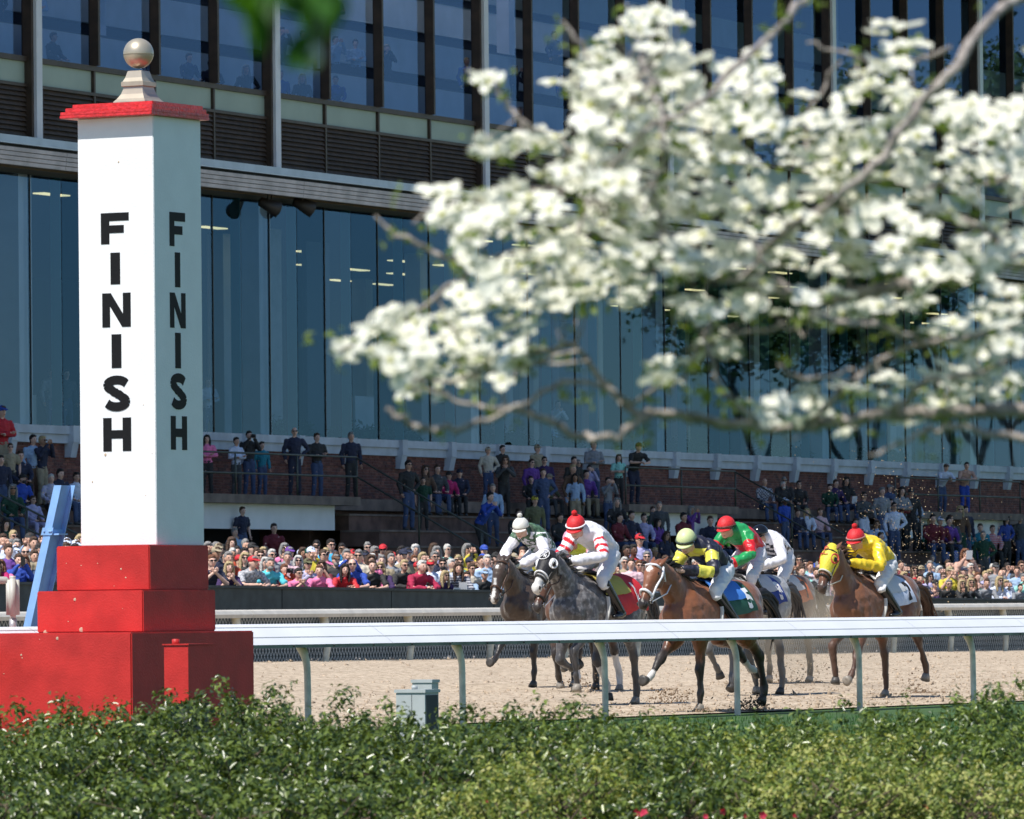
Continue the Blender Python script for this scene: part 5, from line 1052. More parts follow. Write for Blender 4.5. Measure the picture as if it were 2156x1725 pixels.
        m = remesh(mb, .017 * vx, 1, 'hair', g); nv = len(m.vertices); c = meshdata(m); c = c + RNG.normal(0, .0035, c.shape); m.vertices.foreach_set('co', c.astype(np.float32).ravel()); m.update(); return m
    out['hair_short'] = hair(False); out['hair_long'] = hair(True)
    mb = MB(); mb.ball(hd + V3(0, .012, .048), (.090, .102, .082), seg=16, rings=8); mb.tube([hd + V3(0, -.06, .052), hd + V3(0, -.115, .045), hd + V3(0, -.165, .032)], [(.068, .012), (.066, .009), (.045, .006)], 10, ref=(1, 0, 0)); mb.ball(hd + V3(0, .012, .132), (.01, .01, .006)); out['cap'] = mb.mesh(g, True, 'cap')
    mb = MB(); mb.ball(hd + V3(0, .012, .058), (.088, .10, .085), seg=16, rings=8); mb.tube([hd + V3(0, .01, .060), hd + V3(0, .01, .050)], [(.165, .175), (.17, .18)], 18, ref=(1, 0, 0), cap=0); out['sunhat'] = mb.mesh(g, True, 'sunhat')
    mb = MB()
    for s_ in (1, -1): mb.ball(hd + V3(s_ * .034, -.094, .012), (.030, .010, .020), seg=10, rings=6); mb.tube([hd + V3(s_ * .06, -.085, .018), hd + V3(s_ * .078, .0, .012)], [.004, .004], 4, cap=0)
    mb.tube([hd + V3(-.02, -.103, .018), hd + V3(.02, -.103, .018)], [.004, .004], 4, cap=0); out['sunglasses'] = mb.mesh(g, True, 'sunglasses')
    mb = MB(); mb.ball(hd + V3(0, -.048, -.078), (.055, .052, .05), seg=10, rings=7); out['beard'] = mb.mesh(g, True, 'beard')
    h = V3(*A[0][1]); 
    out['phone_at'] = h + V3(0, -.06, .06) if pose in ('phone', 'clasp', 'lean') else h + V3(-.06, -.07, .05)
    return out
PP = {}
def getp(pose, fem):
    if (pose, fem) not in PP: PP[(pose, fem)] = person_parts(pose, fem)
    return PP[(pose, fem)]
CL = {'pink': (.85, .22, .42), 'navy': (.025, .03, .06), 'black': (.014, .014, .016), 'white': (.72, .72, .73), 'turquoise': (.10, .56, .66), 'royal blue': (.03, .08, .42), 'sky blue': (.05, .42, .72), 'grey': (.25, .26, .28), 'dark grey': (.07, .075, .08), 'crimson': (.42, .02, .07), 'maroon': (.16, .02, .03), 'orange red': (.55, .09, .04), 'purple': (.14, .05, .28), 'dark purple': (.05, .025, .10), 'lavender': (.42, .40, .62), 'light blue': (.33, .46, .64), 'olive': (.14, .14, .07), 'khaki': (.36, .30, .20), 'lime': (.30, .80, .08), 'green': (.02, .16, .06), 'dark green': (.015, .06, .035), 'mint': (.30, .66, .58), 'cream': (.58, .52, .42), 'peach': (.62, .38, .30), 'magenta': (.50, .02, .14), 'red': (.55, .02, .03), 'denim': (.06, .09, .18), 'teal': (.02, .22, .30), 'brown': (.14, .08, .05), 'blue': (.03, .18, .50), 'pale pink': (.70, .48, .52), 'yellow': (.7, .55, .05)}
def cm(c): return mat('cloth_' + c.replace(' ', '_'), CL[c], .85, noise=.16, nscale=7, bump=.35, bscale=14)
def patm(kind, c):
    nme = kind + '_' + c.replace(' ', '_')
    if nme in MATS: return MATS[nme]
    m = mat(nme, CL[c], .85); n, L = n_nodes(m); b = n['Principled BSDF']; tc = n.new('ShaderNodeTexCoord')
    if kind == 'striped':
        w_ = n.new('ShaderNodeTexWave'); w_.bands_direction = 'Z'; w_.inputs['Scale'].default_value = 6
    else: w_ = n.new('ShaderNodeTexChecker'); w_.inputs['Scale'].default_value = 22
    L.new(tc.outputs['Object'], w_.inputs['Vector']); mx = n.new('ShaderNodeMix'); mx.data_type = 'RGBA'; L.new(w_.outputs['Fac' if kind != 'striped' else 'Fac'], mx.inputs[0]); mx.inputs[6].default_value = (*CL[c], 1); mx.inputs[7].default_value = (.5, .5, .53, 1); L.new(mx.outputs[2], b.inputs['Base Color']); return m
HAIRC = {'blond': (.50, .38, .20), 'white haired': (.62, .60, .56), 'grey haired': (.26, .25, .24), 'brown haired': (.075, .04, .022), 'dark haired': (.018, .013, .011), 'auburn haired': (.17, .065, .028), 'balding': (.30, .22, .17)}
hairmats = {k: mat('hair_' + k.replace(' ', '_'), c, .55, noise=.4, nscale=40, bump=.8, bscale=60) for k, c in HAIRC.items()}
shadem = mat('sunglass_black', (.008, .008, .009), .1); phonem = mat('phone_black', (.015, .015, .018), .2); paperm = mat('program_paper', (.75, .75, .76), .8)
phonemesh = MB().box((-.038, -.006, -.075), (.038, .006, .075)).mesh([phonem]); cammesh = MB().box((-.065, -.04, -.045), (.065, .02, .045)).tube([(0, -.04, 0), (0, -.12, 0)], [.035, .04], 10).mesh([phonem]); papermesh = MB().hexa([(-.08, -.002, -.11), (.08, -.002, -.11), (.08, .004, -.11), (-.08, .004, -.11), (-.08, -.05, .11), (.08, -.05, .11), (.08, -.044, .11), (-.08, -.044, .11)]).mesh([paperm])
PEOPLE = []
def put(name, mesh, par, m=None, loc=None):
    o = bpy.data.objects.new(name, mesh); o.parent = par; C.objects.link(o)
    if m is not None: o.material_slots[0].link = 'OBJECT'; o.material_slots[0].material = m
    if loc is not None: o.location = loc
    return o
def person(loc, yaw, h, d, label, group, region, px):
    """d: dict pose, fem, hair, top, (pat), legs, hat, sg, beard, hold, skin, short"""
    pp = getp(d['pose'], d['fem']); e = empty('person', loc, yaw); s = h / 1.75; wd = d.get('wide', 1.0); e.scale = (s * wd, s * wd, s)
    put('body', pp['body'], e, skinm[d.get('skin', 0)])
    top = patm(d['pat'], d['top']) if d.get('pat') else cm(d['top'])
    put('shirt', pp['shirt_short' if d.get('short') else 'shirt_long'], e, top); put('trousers', pp['shorts' if d['legs'].startswith('shorts') else 'trousers'], e, cm(d['legs'].replace('shorts ', '')))
    [put('shoe', pp['shoe%d' % q_], e, cm('dark grey')) for q_ in (0, 1)]
    hk = d['hair']
    if hk != 'balding': put('hair', pp['hair_long' if d.get('long') else 'hair_short'], e, hairmats[hk])
    if d.get('hat'): hn_, hc_ = d['hat']; put(hn_, pp[hn_], e, cm(hc_))
    if d.get('sg'): put('sunglasses', pp['sunglasses'], e, shadem)
    if d.get('beard'): put('beard', pp['beard'], e, hairmats[hk if hk != 'balding' else 'grey haired'])
    e['label'] = label; e['category'] = 'person'; e['group'] = group
    if d.get('hold'):
        kind = d['hold']; msh = {'phone': phonemesh, 'camera': cammesh, 'program': papermesh}[kind]; q = Matrix.Translation(Vector(loc)) @ Matrix.Rotation(yaw, 4, 'Z') @ (pp['phone_at'] * s)
        o = link({'phone': 'mobile_phone', 'camera': 'camera_body', 'program': 'race_program'}[kind], msh, None, q, (0, 0, yaw)); PEOPLE.append(dict(e=o, item=kind, px=px, owner=e, region=region))
    PEOPLE.append(dict(e=e, d=d, px=px, region=region, item=None)); return e
def spec(s):
    """'hair top legs pose flags' e.g. 'blond F long|pink|navy|lean|sg short hold=phone hat=cap:red skin=2'"""
    a = [x.strip() for x in s.split('|')]; d = dict(hair={'bl': 'blond', 'wh': 'white haired', 'gr': 'grey haired', 'br': 'brown haired', 'dk': 'dark haired', 'au': 'auburn haired', 'ba': 'balding'}[a[0][:2]], fem='F' in a[0], long='L' in a[0][2:], top=a[1], legs=a[2] or 'denim', pose=a[3])
    for f in (a[4].split(';') if len(a) > 4 and a[4] else []):
        f = f.strip()
        if '=' in f:
            k, v = f.split('=')
            if k == 'hat': v = tuple(v.split(':'))
            if k == 'skin': v = int(v)
            if k in ('wide', 'h'): v = float(v)
            d[k] = v
        else: d[f] = True
    return d
# --- front crowd:  crop code, x, y of the crown, row, spec
CROP = {'A': (700, 1850, 3.92), 'B': (1200, 1850, 3.92), 'C': (3050, 1850, 3.92), 'D': (2300, 1450, 1.658), 'E': (0, 1350, 1.915), 'F': (1100, 1450, 1.797), 'G': (0, 1300, 1.658)}
def cpx(c, x, y): o = CROP[c]; return (o[0] + x / o[2]) / 1.6698, (o[1] + y / o[2]) / 1.6698
CROWD = """A 180 400 0 auF|navy|black|clasp|sg;short;wide=1.1
A 430 490 0 blFL|dark purple|denim|clasp|short
A 690 410 0 gr|grey|khaki|lean|hat=cap:red;pat=checked;short;wide=1.1
A 980 430 0 gr|turquoise|khaki|lean|beard;short;wide=1.08
A 1170 525 1 auF|orange red|denim|camera|hold=camera
A 1360 580 0 dk|pink|dark grey|clasp|sg;short;wide=1.1
A 1520 450 1 br|lavender|denim|clasp|hat=cap:olive;pat=checked;sg
A 1740 530 0 auF|pink|purple|lean|short;wide=1.05
A 1880 390 1 gr|black|black|stand|hat=cap:brown;beard;short
A 2045 515 0 dkFL|red|denim|lean|
A 1360 405 2 whFL|white|denim|stand|sg
A 850 330 2 br|maroon|denim|stand|sg
A 1000 320 2 wh|grey|denim|stand|sg
A 400 350 1 gr|orange red|denim|lean|
A 235 330 2 br|khaki|denim|stand|hat=cap:khaki
A 270 240 3 br|dark grey|denim|stand|hat=cap:khaki
A 625 365 1 blFL|black|denim|stand|sg
A 620 300 3 dk|black|denim|stand|
A 720 232 4 dk|navy|denim|stand|hat=cap:black
A 1220 355 2 grF|pale pink|denim|stand|
A 1240 290 3 gr|grey|denim|stand|hat=cap:purple
A 1510 305 3 br|dark green|denim|phone|hat=cap:green
A 1590 268 4 br|royal blue|denim|stand|
A 1810 180 4 dk|sky blue|denim|stand|sg;short
A 2010 300 3 br|white|denim|stand|
A 2110 330 3 dk|cream|denim|stand|hat=cap:red
A 60 300 4 gr|lavender|denim|stand|
A 880 290 4 bl|grey|denim|stand|
B 210 440 0 ba|royal blue|dark grey|lean|sg;short;wide=1.08
B 480 460 0 br|black|dark grey|lean|short
B 620 490 1 blFL|dark purple|denim|lean|sg
B 450 280 3 gr|pale pink|denim|stand|sg;skin=3
B 560 400 2 gr|khaki|denim|stand|
B 685 380 2 gr|grey|denim|stand|
B 800 335 3 dk|white|denim|stand|
B 910 300 3 dk|navy|denim|stand|hat=cap:navy
B 870 460 1 blF|black|black|lean|sg
B 1070 470 0 wh|crimson|dark grey|lean|wide=1.1
B 1280 350 2 gr|navy|denim|stand|sg
B 1395 450 1 dk|white|denim|stand|sg;beard
B 1400 610 0 blFL|dark purple|denim|lean|sg;hold=program
B 1505 455 2 wh|light blue|denim|stand|
B 1665 500 0 brFL|navy|white|lean|pat=striped;hold=program
B 1540 590 1 blFL|black|denim|stand|
B 1790 520 1 brF|cream|denim|stand|sg
B 1825 620 0 brF|light blue|denim|lean|
B 1930 410 2 br|white|denim|stand|
B 2050 440 2 br|light blue|denim|stand|sg
B 2125 365 3 dk|dark grey|denim|stand|hat=cap:black
B 2020 590 0 gr|black|denim|lean|hat=cap:light blue
B 1150 480 2 dk|maroon|denim|stand|skin=3
B 330 340 3 dk|dark grey|denim|stand|hat=cap:navy
B 225 390 2 ba|cream|denim|stand|
B 1000 400 3 au|olive|denim|stand|
B 1600 390 4 br|dark grey|denim|stand|
C 370 620 1 whFL|purple|denim|lean|sg
C 490 630 2 blFL|olive|denim|stand|sg
C 640 555 3 brFL|red|denim|stand|sg
C 740 555 3 br|khaki|denim|stand|hat=sunhat:khaki
C 745 655 0 dk|navy|denim|lean|short
C 865 850 0 bl|purple|denim|phone|h=1.25;hold=phone
C 965 735 1 dk|peach|denim|lean|hat=cap:black
C 1160 735 0 gr|black|black|lean|sg;wide=1.1
C 1290 740 0 blFL|black|black|clasp|sg;hold=phone
C 1430 720 0 blFL|dark grey|denim|clasp|sg
C 1530 705 1 auFL|green|denim|lean|
C 1685 720 0 brF|grey|khaki|lean|
C 1790 690 1 blFL|white|denim|lean|sg
C 1895 740 1 blFL|white|khaki|camera|
C 2060 555 2 br|light blue|denim|stand|
C 2115 760 0 dk|grey|denim|lean|h=1.35
C 1840 600 2 ba|grey|denim|stand|
C 1765 510 3 dk|grey|denim|stand|hat=cap:dark grey
C 1110 590 3 br|cream|denim|stand|
C 1190 630 2 gr|grey|denim|stand|
C 1335 312 4 auFL|peach|denim|camera|sg;hold=program
C 1410 515 3 whF|khaki|denim|stand|sg
C 1325 560 3 gr|pale pink|denim|stand|hat=cap:navy
C 850 640 2 dkFL|lavender|denim|stand|sg
C 605 730 1 brF|maroon|denim|lean|sg
C 370 550 3 br|cream|denim|stand|hat=cap:cream
C 2115 480 3 br|dark grey|denim|stand|sg
C 1510 640 2 auF|peach|denim|stand|
C 1620 620 3 bl|lavender|denim|stand|
C 450 470 4 dk|maroon|denim|stand|
C 860 480 4 gr|light blue|denim|stand|
D 745 890 1 ba|denim|denim|lean|sg;beard
D 865 895 1 br|mint|denim|lean|
D 908 872 3 au|light blue|denim|stand|
D 958 868 2 gr|pale pink|denim|stand|
D 905 965 0 blFL|light blue|denim|lean|sg
D 965 960 1 blFL|cream|denim|stand|
D 820 958 1 blF|blue|denim|lean|sg
D 945 905 1 br|grey|denim|stand|beard
F 1318 880 1 ba|light blue|denim|stand|sg
F 1980 840 3 dk|grey|denim|stand|skin=3
F 2022 835 3 dk|red|denim|stand|skin=3
F 2060 770 4 dk|lavender|denim|stand|hat=cap:red;sg
F 1968 915 2 wh|khaki|denim|stand|sg
F 2012 922 1 brF|pale pink|denim|stand|
F 2060 935 1 au|orange red|denim|stand|sg
F 2110 880 3 grF|grey|denim|stand|sg
E 20 1010 2 br|white|denim|camera|
E 55 1080 1 br|purple|denim|stand|
E 112 1045 3 gr|cream|denim|stand|
E 100 1090 2 br|blue|denim|stand|hat=cap:white
E 172 1092 1 ba|khaki|denim|stand|sg
E 226 1030 3 br|dark grey|denim|stand|
E 125 1145 0 brF|royal blue|denim|camera|hold=phone
E 200 1150 0 auFL|denim|denim|lean|
E 265 1080 2 dk|black|denim|camera|hat=cap:black
E 448 1040 2 br|grey|denim|stand|hat=cap:white
E 505 1055 2 br|navy|denim|stand|hat=cap:white
E 12 1165 0 brFL|magenta|denim|lean|
E 60 1180 0 auFL|pink|denim|lean|
E 230 1120 1 br|pale pink|denim|stand|"""
for ln in CROWD.split('\n'):
    c, x, y, row, sp_ = ln.split(' ', 4); row = int(row); px, py = cpx(c, float(x), float(y)); d = spec(sp_)
    pf = -1.75 - row * .62
    q = hit(px, py, GA + nG * pf, nG); t = (q - GA).dot(uG); z0 = apron_z(t, pf) + row * .035
    hh = q.z - z0
    if d['pose'] in ('lean', 'clasp'): hh = hh * 1.75 / 1.675
    hh *= 1.0
    if 'h' in d: hh2 = d['h']; z0 = q.z - hh2; hh = hh2
    else: h2 = min(max(hh, 1.55), 1.95); z0 = z0 + min(max(hh - h2, -.15), .6) ; hh = h2
    if d.get('skin') is None: d['skin'] = random.choice([0, 0, 0, 1, 1])
    gp = GP(t, pf, 0); off = .28 if d['pose'] in ('lean', 'clasp') else 0; gp -= nG * off * .4
    yaw = math.atan2(-1, .25 + random.uniform(-.25, .35)) + math.pi / 2 + random.uniform(-.2, .2)
    person((gp.x, gp.y, z0), yaw, hh, d, '', 'spectators along the track wall', 'crowd%d' % row, px)
# fill-ins deeper in the crowd
fillp = random.Random(3); used = [(p['px'], int(p['region'][-1])) for p in PEOPLE if not p['item']]
tops = ['white', 'grey', 'light blue', 'navy', 'pink', 'khaki', 'maroon', 'cream', 'black', 'lavender', 'mint', 'orange red', 'royal blue', 'peach', 'green', 'dark grey', 'yellow', 'denim']
fills = []
for row in (1, 2, 3, 4, 5):
    px = -10
    while px < 2170:
        px += fillp.uniform(20, 30) * (1 if row < 4 else 1.4)
        if any(abs(px - u) < 19 and r_ == row for u, r_ in used): continue
        if 170 < px < 430 or (1030 < px < 1260 and row < 4) or (1395 < px < 1600 and row < 4) or (1740 < px < 1830 and row < 4): continue
        pf = -1.75 - row * .62; q = hit(px, 1200, GA + nG * pf, nG); t = (q - GA).dot(uG); z0 = apron_z(t, pf) + row * .035; hh = fillp.uniform(1.58, 1.82)
        fem = fillp.random() < .45; d = dict(hair=fillp.choice(['blond', 'brown haired', 'dark haired', 'grey haired', 'brown haired', 'brown haired', 'white haired']), fem=fem, long=fem and fillp.random() < .7, top=fillp.choice(tops), legs='denim', pose=fillp.choice(['stand', 'stand', 'cross', 'camera']), sg=fillp.random() < .5, skin=fillp.choice([0, 0, 1, 1, 2]), short=fillp.random() < .4)
        if not fem and fillp.random() < .4: d['hat'] = ('cap', fillp.choice(['white', 'navy', 'red', 'khaki', 'black', 'royal blue', 'grey']))
        used.append((px, row)); gp = GP(t, pf, 0); fills.append((row, (gp.x, gp.y, z0), fillp.uniform(-.1, .55), hh, d, px))
nf = 0; CV, CF, CM_, cmats = [], [], [], []; voff = 0
def cmi(m):
    if m not in cmats: cmats.append(m)
    return cmats.index(m)
LOW = {}
for row, loc, yaw, hh, d, px in fills:
    if row <= 2 and nf < 22: nf += 1; person(loc, yaw, hh, d, '', 'spectators along the track wall', 'crowd%d' % row, px); continue
    key = (d['pose'], d['fem'])
    if key not in LOW: LOW[key] = person_parts(*key, 2.1)
    pp = LOW[key]; s_ = hh / 1.75; cy, sy = math.cos(yaw) * s_, math.sin(yaw) * s_
    lst = [('body', skinm[d['skin']]), ('shirt_short' if d['short'] else 'shirt_long', cm(d['top'])), ('trousers', cm('denim')), ('hair_long' if d['long'] else 'hair_short', hairmats[d['hair']])] + ([('cap', cm(d['hat'][1]))] if d.get('hat') else []) + ([('sunglasses', shadem)] if d['sg'] else [])
    for nm, m_ in lst:
        msh = pp[nm]; c = meshdata(msh); c = np.stack([c[:, 0] * cy - c[:, 1] * sy + loc[0], c[:, 0] * sy + c[:, 1] * cy + loc[1], c[:, 2] * s_ + loc[2]], 1); CV.append(c); k_ = cmi(m_); k2 = [cmi(x) for x in (m_, eyew, lipmt)]
        for pg in msh.polygons: CF.append(tuple(i + voff for i in pg.vertices)); CM_.append(k2[min(2, pg.material_index)])
        voff += len(c)
if CV:
    cmsh = bpy.data.meshes.new('crowd'); cmsh.from_pydata(np.concatenate(CV).tolist(), [], CF); [cmsh.materials.append(m) for m in cmats]; cmsh.polygons.foreach_set('material_index', np.array(CM_, dtype=np.int32)); cmsh.shade_smooth()
    tag(link('crowd', cmsh), 'packed back rows of spectators seen between the heads of the front rows', 'crowd', kind='stuff')
# --- people on the tiers
STAND = """G 1205 380 dkFL|pink|black|cross|
G 1375 395 dkF|white|dark grey|cross|
G 1450 358 dk|black|denim|camera|hold=camera
G 1525 420 dk|teal|denim|stand|h=1.45
G 1715 335 ba|navy|navy|hip|sg
G 1845 370 br|black|denim|cross|
G 2045 365 gr|navy|black|stand|
G 1410 800 br|navy|denim|stand|h=1.5;short
G 1335 925 gr|light blue|royal blue|sit|
G 1570 898 dk|maroon|black|sit|
G 190 380 dk|light blue|brown|hip|
G 60 430 brF|khaki|black|stand|sg;short
G 8 125 br|red|khaki|cross|hat=cap:royal blue
G 100 610 dk|royal blue|black|sit|hat=cap:black;beard
G 272 610 whF|lavender|black|sit|pat=checked
G 318 580 dk|navy|denim|sit|
G 162 740 br|lavender|lavender|sit|sg;h=1.6
G 415 600 dkF|white|denim|sit|
G 5 500 dk|navy|denim|stand|
F 600 305 dk|black|denim|hip|sg
F 680 335 brFL|brown|denim|sit|sg
F 757 332 br|dark grey|denim|sit|
F 695 410 dk|dark green|black|stand|h=1.4;short
F 830 378 dk|magenta|black|sit|hat=cap:black
F 903 360 dk|navy|black|sit|hat=cap:navy
F 1105 220 br|cream|denim|hip|hat=sunhat:cream
F 1195 208 dkF|black|black|stand|
F 1208 262 brFL|dark grey|black|clasp|sg
F 1075 487 dkF|royal blue|black|clasp|
F 1135 452 gr|light blue|denim|stand|
F 1415 205 br|khaki|khaki|stand|hat=cap:khaki
F 1380 295 br|purple|denim|stand|sg
F 1462 280 dk|dark purple|denim|stand|sg
F 1462 390 gr|olive|dark grey|sit|hat=cap:khaki
F 1355 410 dk|black|black|sit|
F 1400 530 br|olive|denim|stand|hat=cap:yellow
F 1640 330 blF|brown|black|hip|
F 1648 280 dk|black|black|stand|
F 1745 335 dkF|lavender|black|camera|
F 1772 180 br|grey|denim|cross|
F 1862 410 dkF|grey|denim|camera|
F 1930 265 brFL|mint|black|cross|short;h=1.6
F 2033 175 dk|black|navy|lean|hat=cap:black;short
F 1890 560 bl|light blue|denim|sit|sg;h=1.2
F 1903 640 dk|maroon|denim|sit|
F 1980 620 dkF|navy|denim|sit|
F 2065 640 dkF|lavender|denim|sit|
F 2120 600 br|dark green|denim|sit|
F 1272 610 br|black|denim|sit|
F 1530 640 dk|black|royal blue|sit|
D 28 520 gr|dark grey|denim|stand|
D 140 550 dk|maroon|black|sit|
D 345 640 dk|lime|denim|sit|
D 305 600 br|navy|denim|sit|
D 540 590 br|purple|denim|stand|hat=cap:grey;pat=checked
D 762 705 dk|royal blue|denim|stand|hat=cap:white;skin=3
D 815 820 br|navy|denim|sit|
D 618 385 ba|navy|denim|sit|pat=checked
D 728 405 wh|black|dark grey|sit|beard
D 822 400 dk|black|dark grey|sit|sg
D 1003 420 dk|dark green|denim|sit|
D 1032 393 brF|dark purple|denim|sit|
D 1095 378 dkFL|black|denim|sit|hold=program
D 868 560 blFL|white|denim|sit|
D 942 560 brF|pale pink|denim|sit|
D 1220 465 dk|dark grey|shorts white|cross|sg
D 1325 438 gr|grey|denim|stand|
D 1370 420 br|denim|denim|stand|hat=cap:grey
D 1440 435 dkFL|grey|black|cross|
D 1495 445 dk|black|black|stand|hat=cap:dark grey
D 1375 505 dk|black|black|stand|
D 1397 525 dk|white|denim|hip|sg
D 1527 495 auFL|light blue|black|cross|sg;pat=striped
D 1600 510 dk|maroon|denim|sit|
D 1640 508 dk|maroon|black|sit|hat=cap:white
D 1700 520 br|dark grey|black|sit|
D 1780 515 blFL|brown|dark green|stand|sg
D 1610 600 blFL|green|dark green|stand|
D 1692 600 dk|purple|denim|sit|
D 1810 490 dk|navy|denim|stand|
D 1290 700 brF|white|denim|sit|
D 1680 287 gr|white|denim|lean|hat=cap:brown
D 1810 277 dk|peach|royal blue|lean|
D 1950 630 br|red|black|sit|pat=striped
D 1880 650 br|teal|denim|sit|
D 2050 605 dkFL|blue|black|hip|sg
D 2130 600 br|dark grey|denim|stand|
D 1745 760 gr|royal blue|denim|stand|pat=checked
D 1600 840 gr|light blue|denim|sit|
D 460 560 dk|black|denim|sit|
D 1150 620 br|dark grey|denim|sit|"""
for ln in STAND.split('\n'):
    c, x, y, sp_ = ln.split(' ', 3); px, py = cpx(c, float(x), float(y)); d = spec(sp_); sit = d['pose'] == 'sit'
    want = d.get('h', 1.68 + random.uniform(-.05, .1)); top = (want * (1.315 / 1.75)) if sit else want
    best = None
    cands = [(p_, ZT) for p_ in (.9, 1.3)] + [(tierpz(k)[0], tierpz(k)[1]) for k in range(1, NT + 1)] + [(2.5, ZT, 'v'), (4.2, 1.6, 'w'), (2.8, 2.35, 'w')]
    for cnd in cands:
        p_, z_ = cnd[0], cnd[1]; t, zt_ = ft(px, py, p_)
        inv = any(a - .2 < t < b + .2 for a, b in V)
        if len(cnd) == 3 and not inv: continue
        if len(cnd) == 2 and p_ > 1.5 and inv: continue
        e_ = abs((zt_ - z_) - top)
        if best is None or e_ < best[0]: best = (e_, t, p_, z_, zt_)
    e_, t, p_, z_, zt_ = best
    hh = min(max((zt_ - z_) * (1.75 / 1.315 if sit else 1), want * .88), want * 1.14); q = FP(t, p_, z_)
    if sit: q = FP(t, p_ + .1, z_)
    if d.get('skin') is None: d['skin'] = random.choice([0, 0, 1])
    yaw = R(random.uniform(5, 45)); person((q.x, q.y, q.z), yaw, hh, d, '', 'spectators on the stand tiers', 'tier', px)
# a few more standing and sitting among them
er = random.Random(21)
for i in range(26):
    k = er.choice([1, 2, 3, 4, 5, 6]); px = er.choice([er.uniform(1090, 1300), er.uniform(1540, 2150), er.uniform(1240, 1540), er.uniform(1850, 2150), 40 + er.uniform(-40, 60)]); p_, z_ = tierpz(k); t, _z = ft(px, 1100, p_)
    if any(a - .2 < t < b + .2 for a, b in V): continue
    fem = er.random() < .45; d = dict(hair=er.choice(['blond', 'brown haired', 'dark haired', 'grey haired']), fem=fem, long=fem, top=er.choice(['black', 'navy', 'dark grey', 'light blue', 'maroon', 'grey', 'purple', 'dark green', 'denim', 'lavender']), legs=er.choice(['denim', 'black', 'dark grey', 'khaki']), pose=er.choice(['sit', 'sit', 'stand', 'cross', 'camera', 'hip']), skin=er.choice([0, 0, 1, 2]), sg=er.random() < .3)
    q = FP(t, p_ + (.1 if d['pose'] == 'sit' else er.uniform(-.15, .2)), z_); person((q.x, q.y, q.z), R(er.uniform(-5, 60)), er.uniform(1.58, 1.84), d, '', 'spectators on the stand tiers', 'tier', px)
# --- people behind glass
INT = """G 1212 262 gr|white|denim|cross|
G 1472 265 br|grey|denim|sit|
G 300 60 br|grey|denim|stand|
G 385 80 br|dark grey|denim|stand|
F 1520 10 br|white|light blue|clasp|"""
for ln in INT.split('\n'):
    c, x, y, sp_ = ln.split(' ', 3); px, py = cpx(c, float(x), float(y)); d = spec(sp_); t, z_ = ft(px, py, -.8); h_ = 1.7; sit = d['pose'] == 'sit'
    z0 = ZS1 - .25 - (0 if not sit else -.1); q = FP(t, -.8, max(z0 - .3, z_ - (h_ * .75 if sit else h_))); 
    person((q.x, q.y, max(ZS1 - .25, q.z)), R(30), 1.7, d, '', 'people behind the lower glass', 'glass', px)
hr = random.Random(5)
for i in range(36):
    k = hr.choice([0, 0, 0, 0, 1, 1, 2]); pf_ = -2.2 - k * 2.6; zt_ = ZP + .25 + k * 1.75; t = c0 - 1.5 + (4.6 * bay) * ((i * .618) % 1)
    fem = hr.random() < .4; pose = hr.choice(['sit', 'sit', 'stand', 'cross', 'hip']) if k == 0 else hr.choice(['stand', 'cross', 'camera', 'hip'])
    d = dict(hair=hr.choice(['brown haired', 'dark haired', 'grey haired', 'blond']), fem=fem, long=fem, top=hr.choice(['navy', 'black', 'dark grey', 'denim', 'white', 'royal blue', 'light blue']), legs='black', pose=pose, skin=hr.choice([0, 1]))
    z_ = (zt_ - .55 if pose == 'sit' else zt_ - 1.05) if k == 0 else zt_ - 1.15
    q = FP(t, pf_ + .75, z_); person((q.x, q.y, q.z), R(hr.uniform(0, 60)), 1.72, d, '', 'people seated behind the upper windows', 'upper', proj(q)[0])
# --- labels
ART = {'lean': 'leaning with forearms forward', 'clasp': 'leaning with hands raised together', 'stand': 'standing', 'cross': 'standing with folded arms', 'camera': 'holding both hands up at the face', 'phone': 'reaching out one arm', 'hip': 'standing with one hand on the hip', 'sit': 'sitting'}
LM = [(0, 'at left picture edge'), (75, 'left of the blue beam'), (150, 'between blue beam and tower'), (450, 'just right of the tower'), (560, 'near the turquoise shirt'), (650, 'near the pink shirts'), (760, 'near the sky blue shirt'), (860, 'near the crimson shirt'), (960, 'near the striped top reading'), (1040, 'beside the dark bay head'), (1120, 'above the dark bay'), (1210, 'above the hooded grey'), (1300, 'behind the red saddlecloth'), (1400, 'above the white bridled bay'), (1490, 'above the shiny red helmet'), (1590, 'above the diamond silks'), (1690, 'left of the yellow hood'), (1780, 'above the yellow silks'), (1870, 'right of the yellow silks'), (1960, 'in the flying grit'), (2060, 'right of flying grit'), (2150, 'at right picture edge')]
ROW = {'crowd0': 'front row', 'crowd1': 'second row', 'crowd2': 'third row', 'crowd3': 'fourth row', 'crowd4': 'fifth row', 'crowd5': 'back row', 'tier': 'on the tiers', 'glass': 'behind lower glass', 'upper': 'behind upper window'}
seen = {}
def lab(p):
    for lvl in range(4):
        s = lab_(p, lvl)
        if len(s.split(' ')) <= 16: return s
    return s
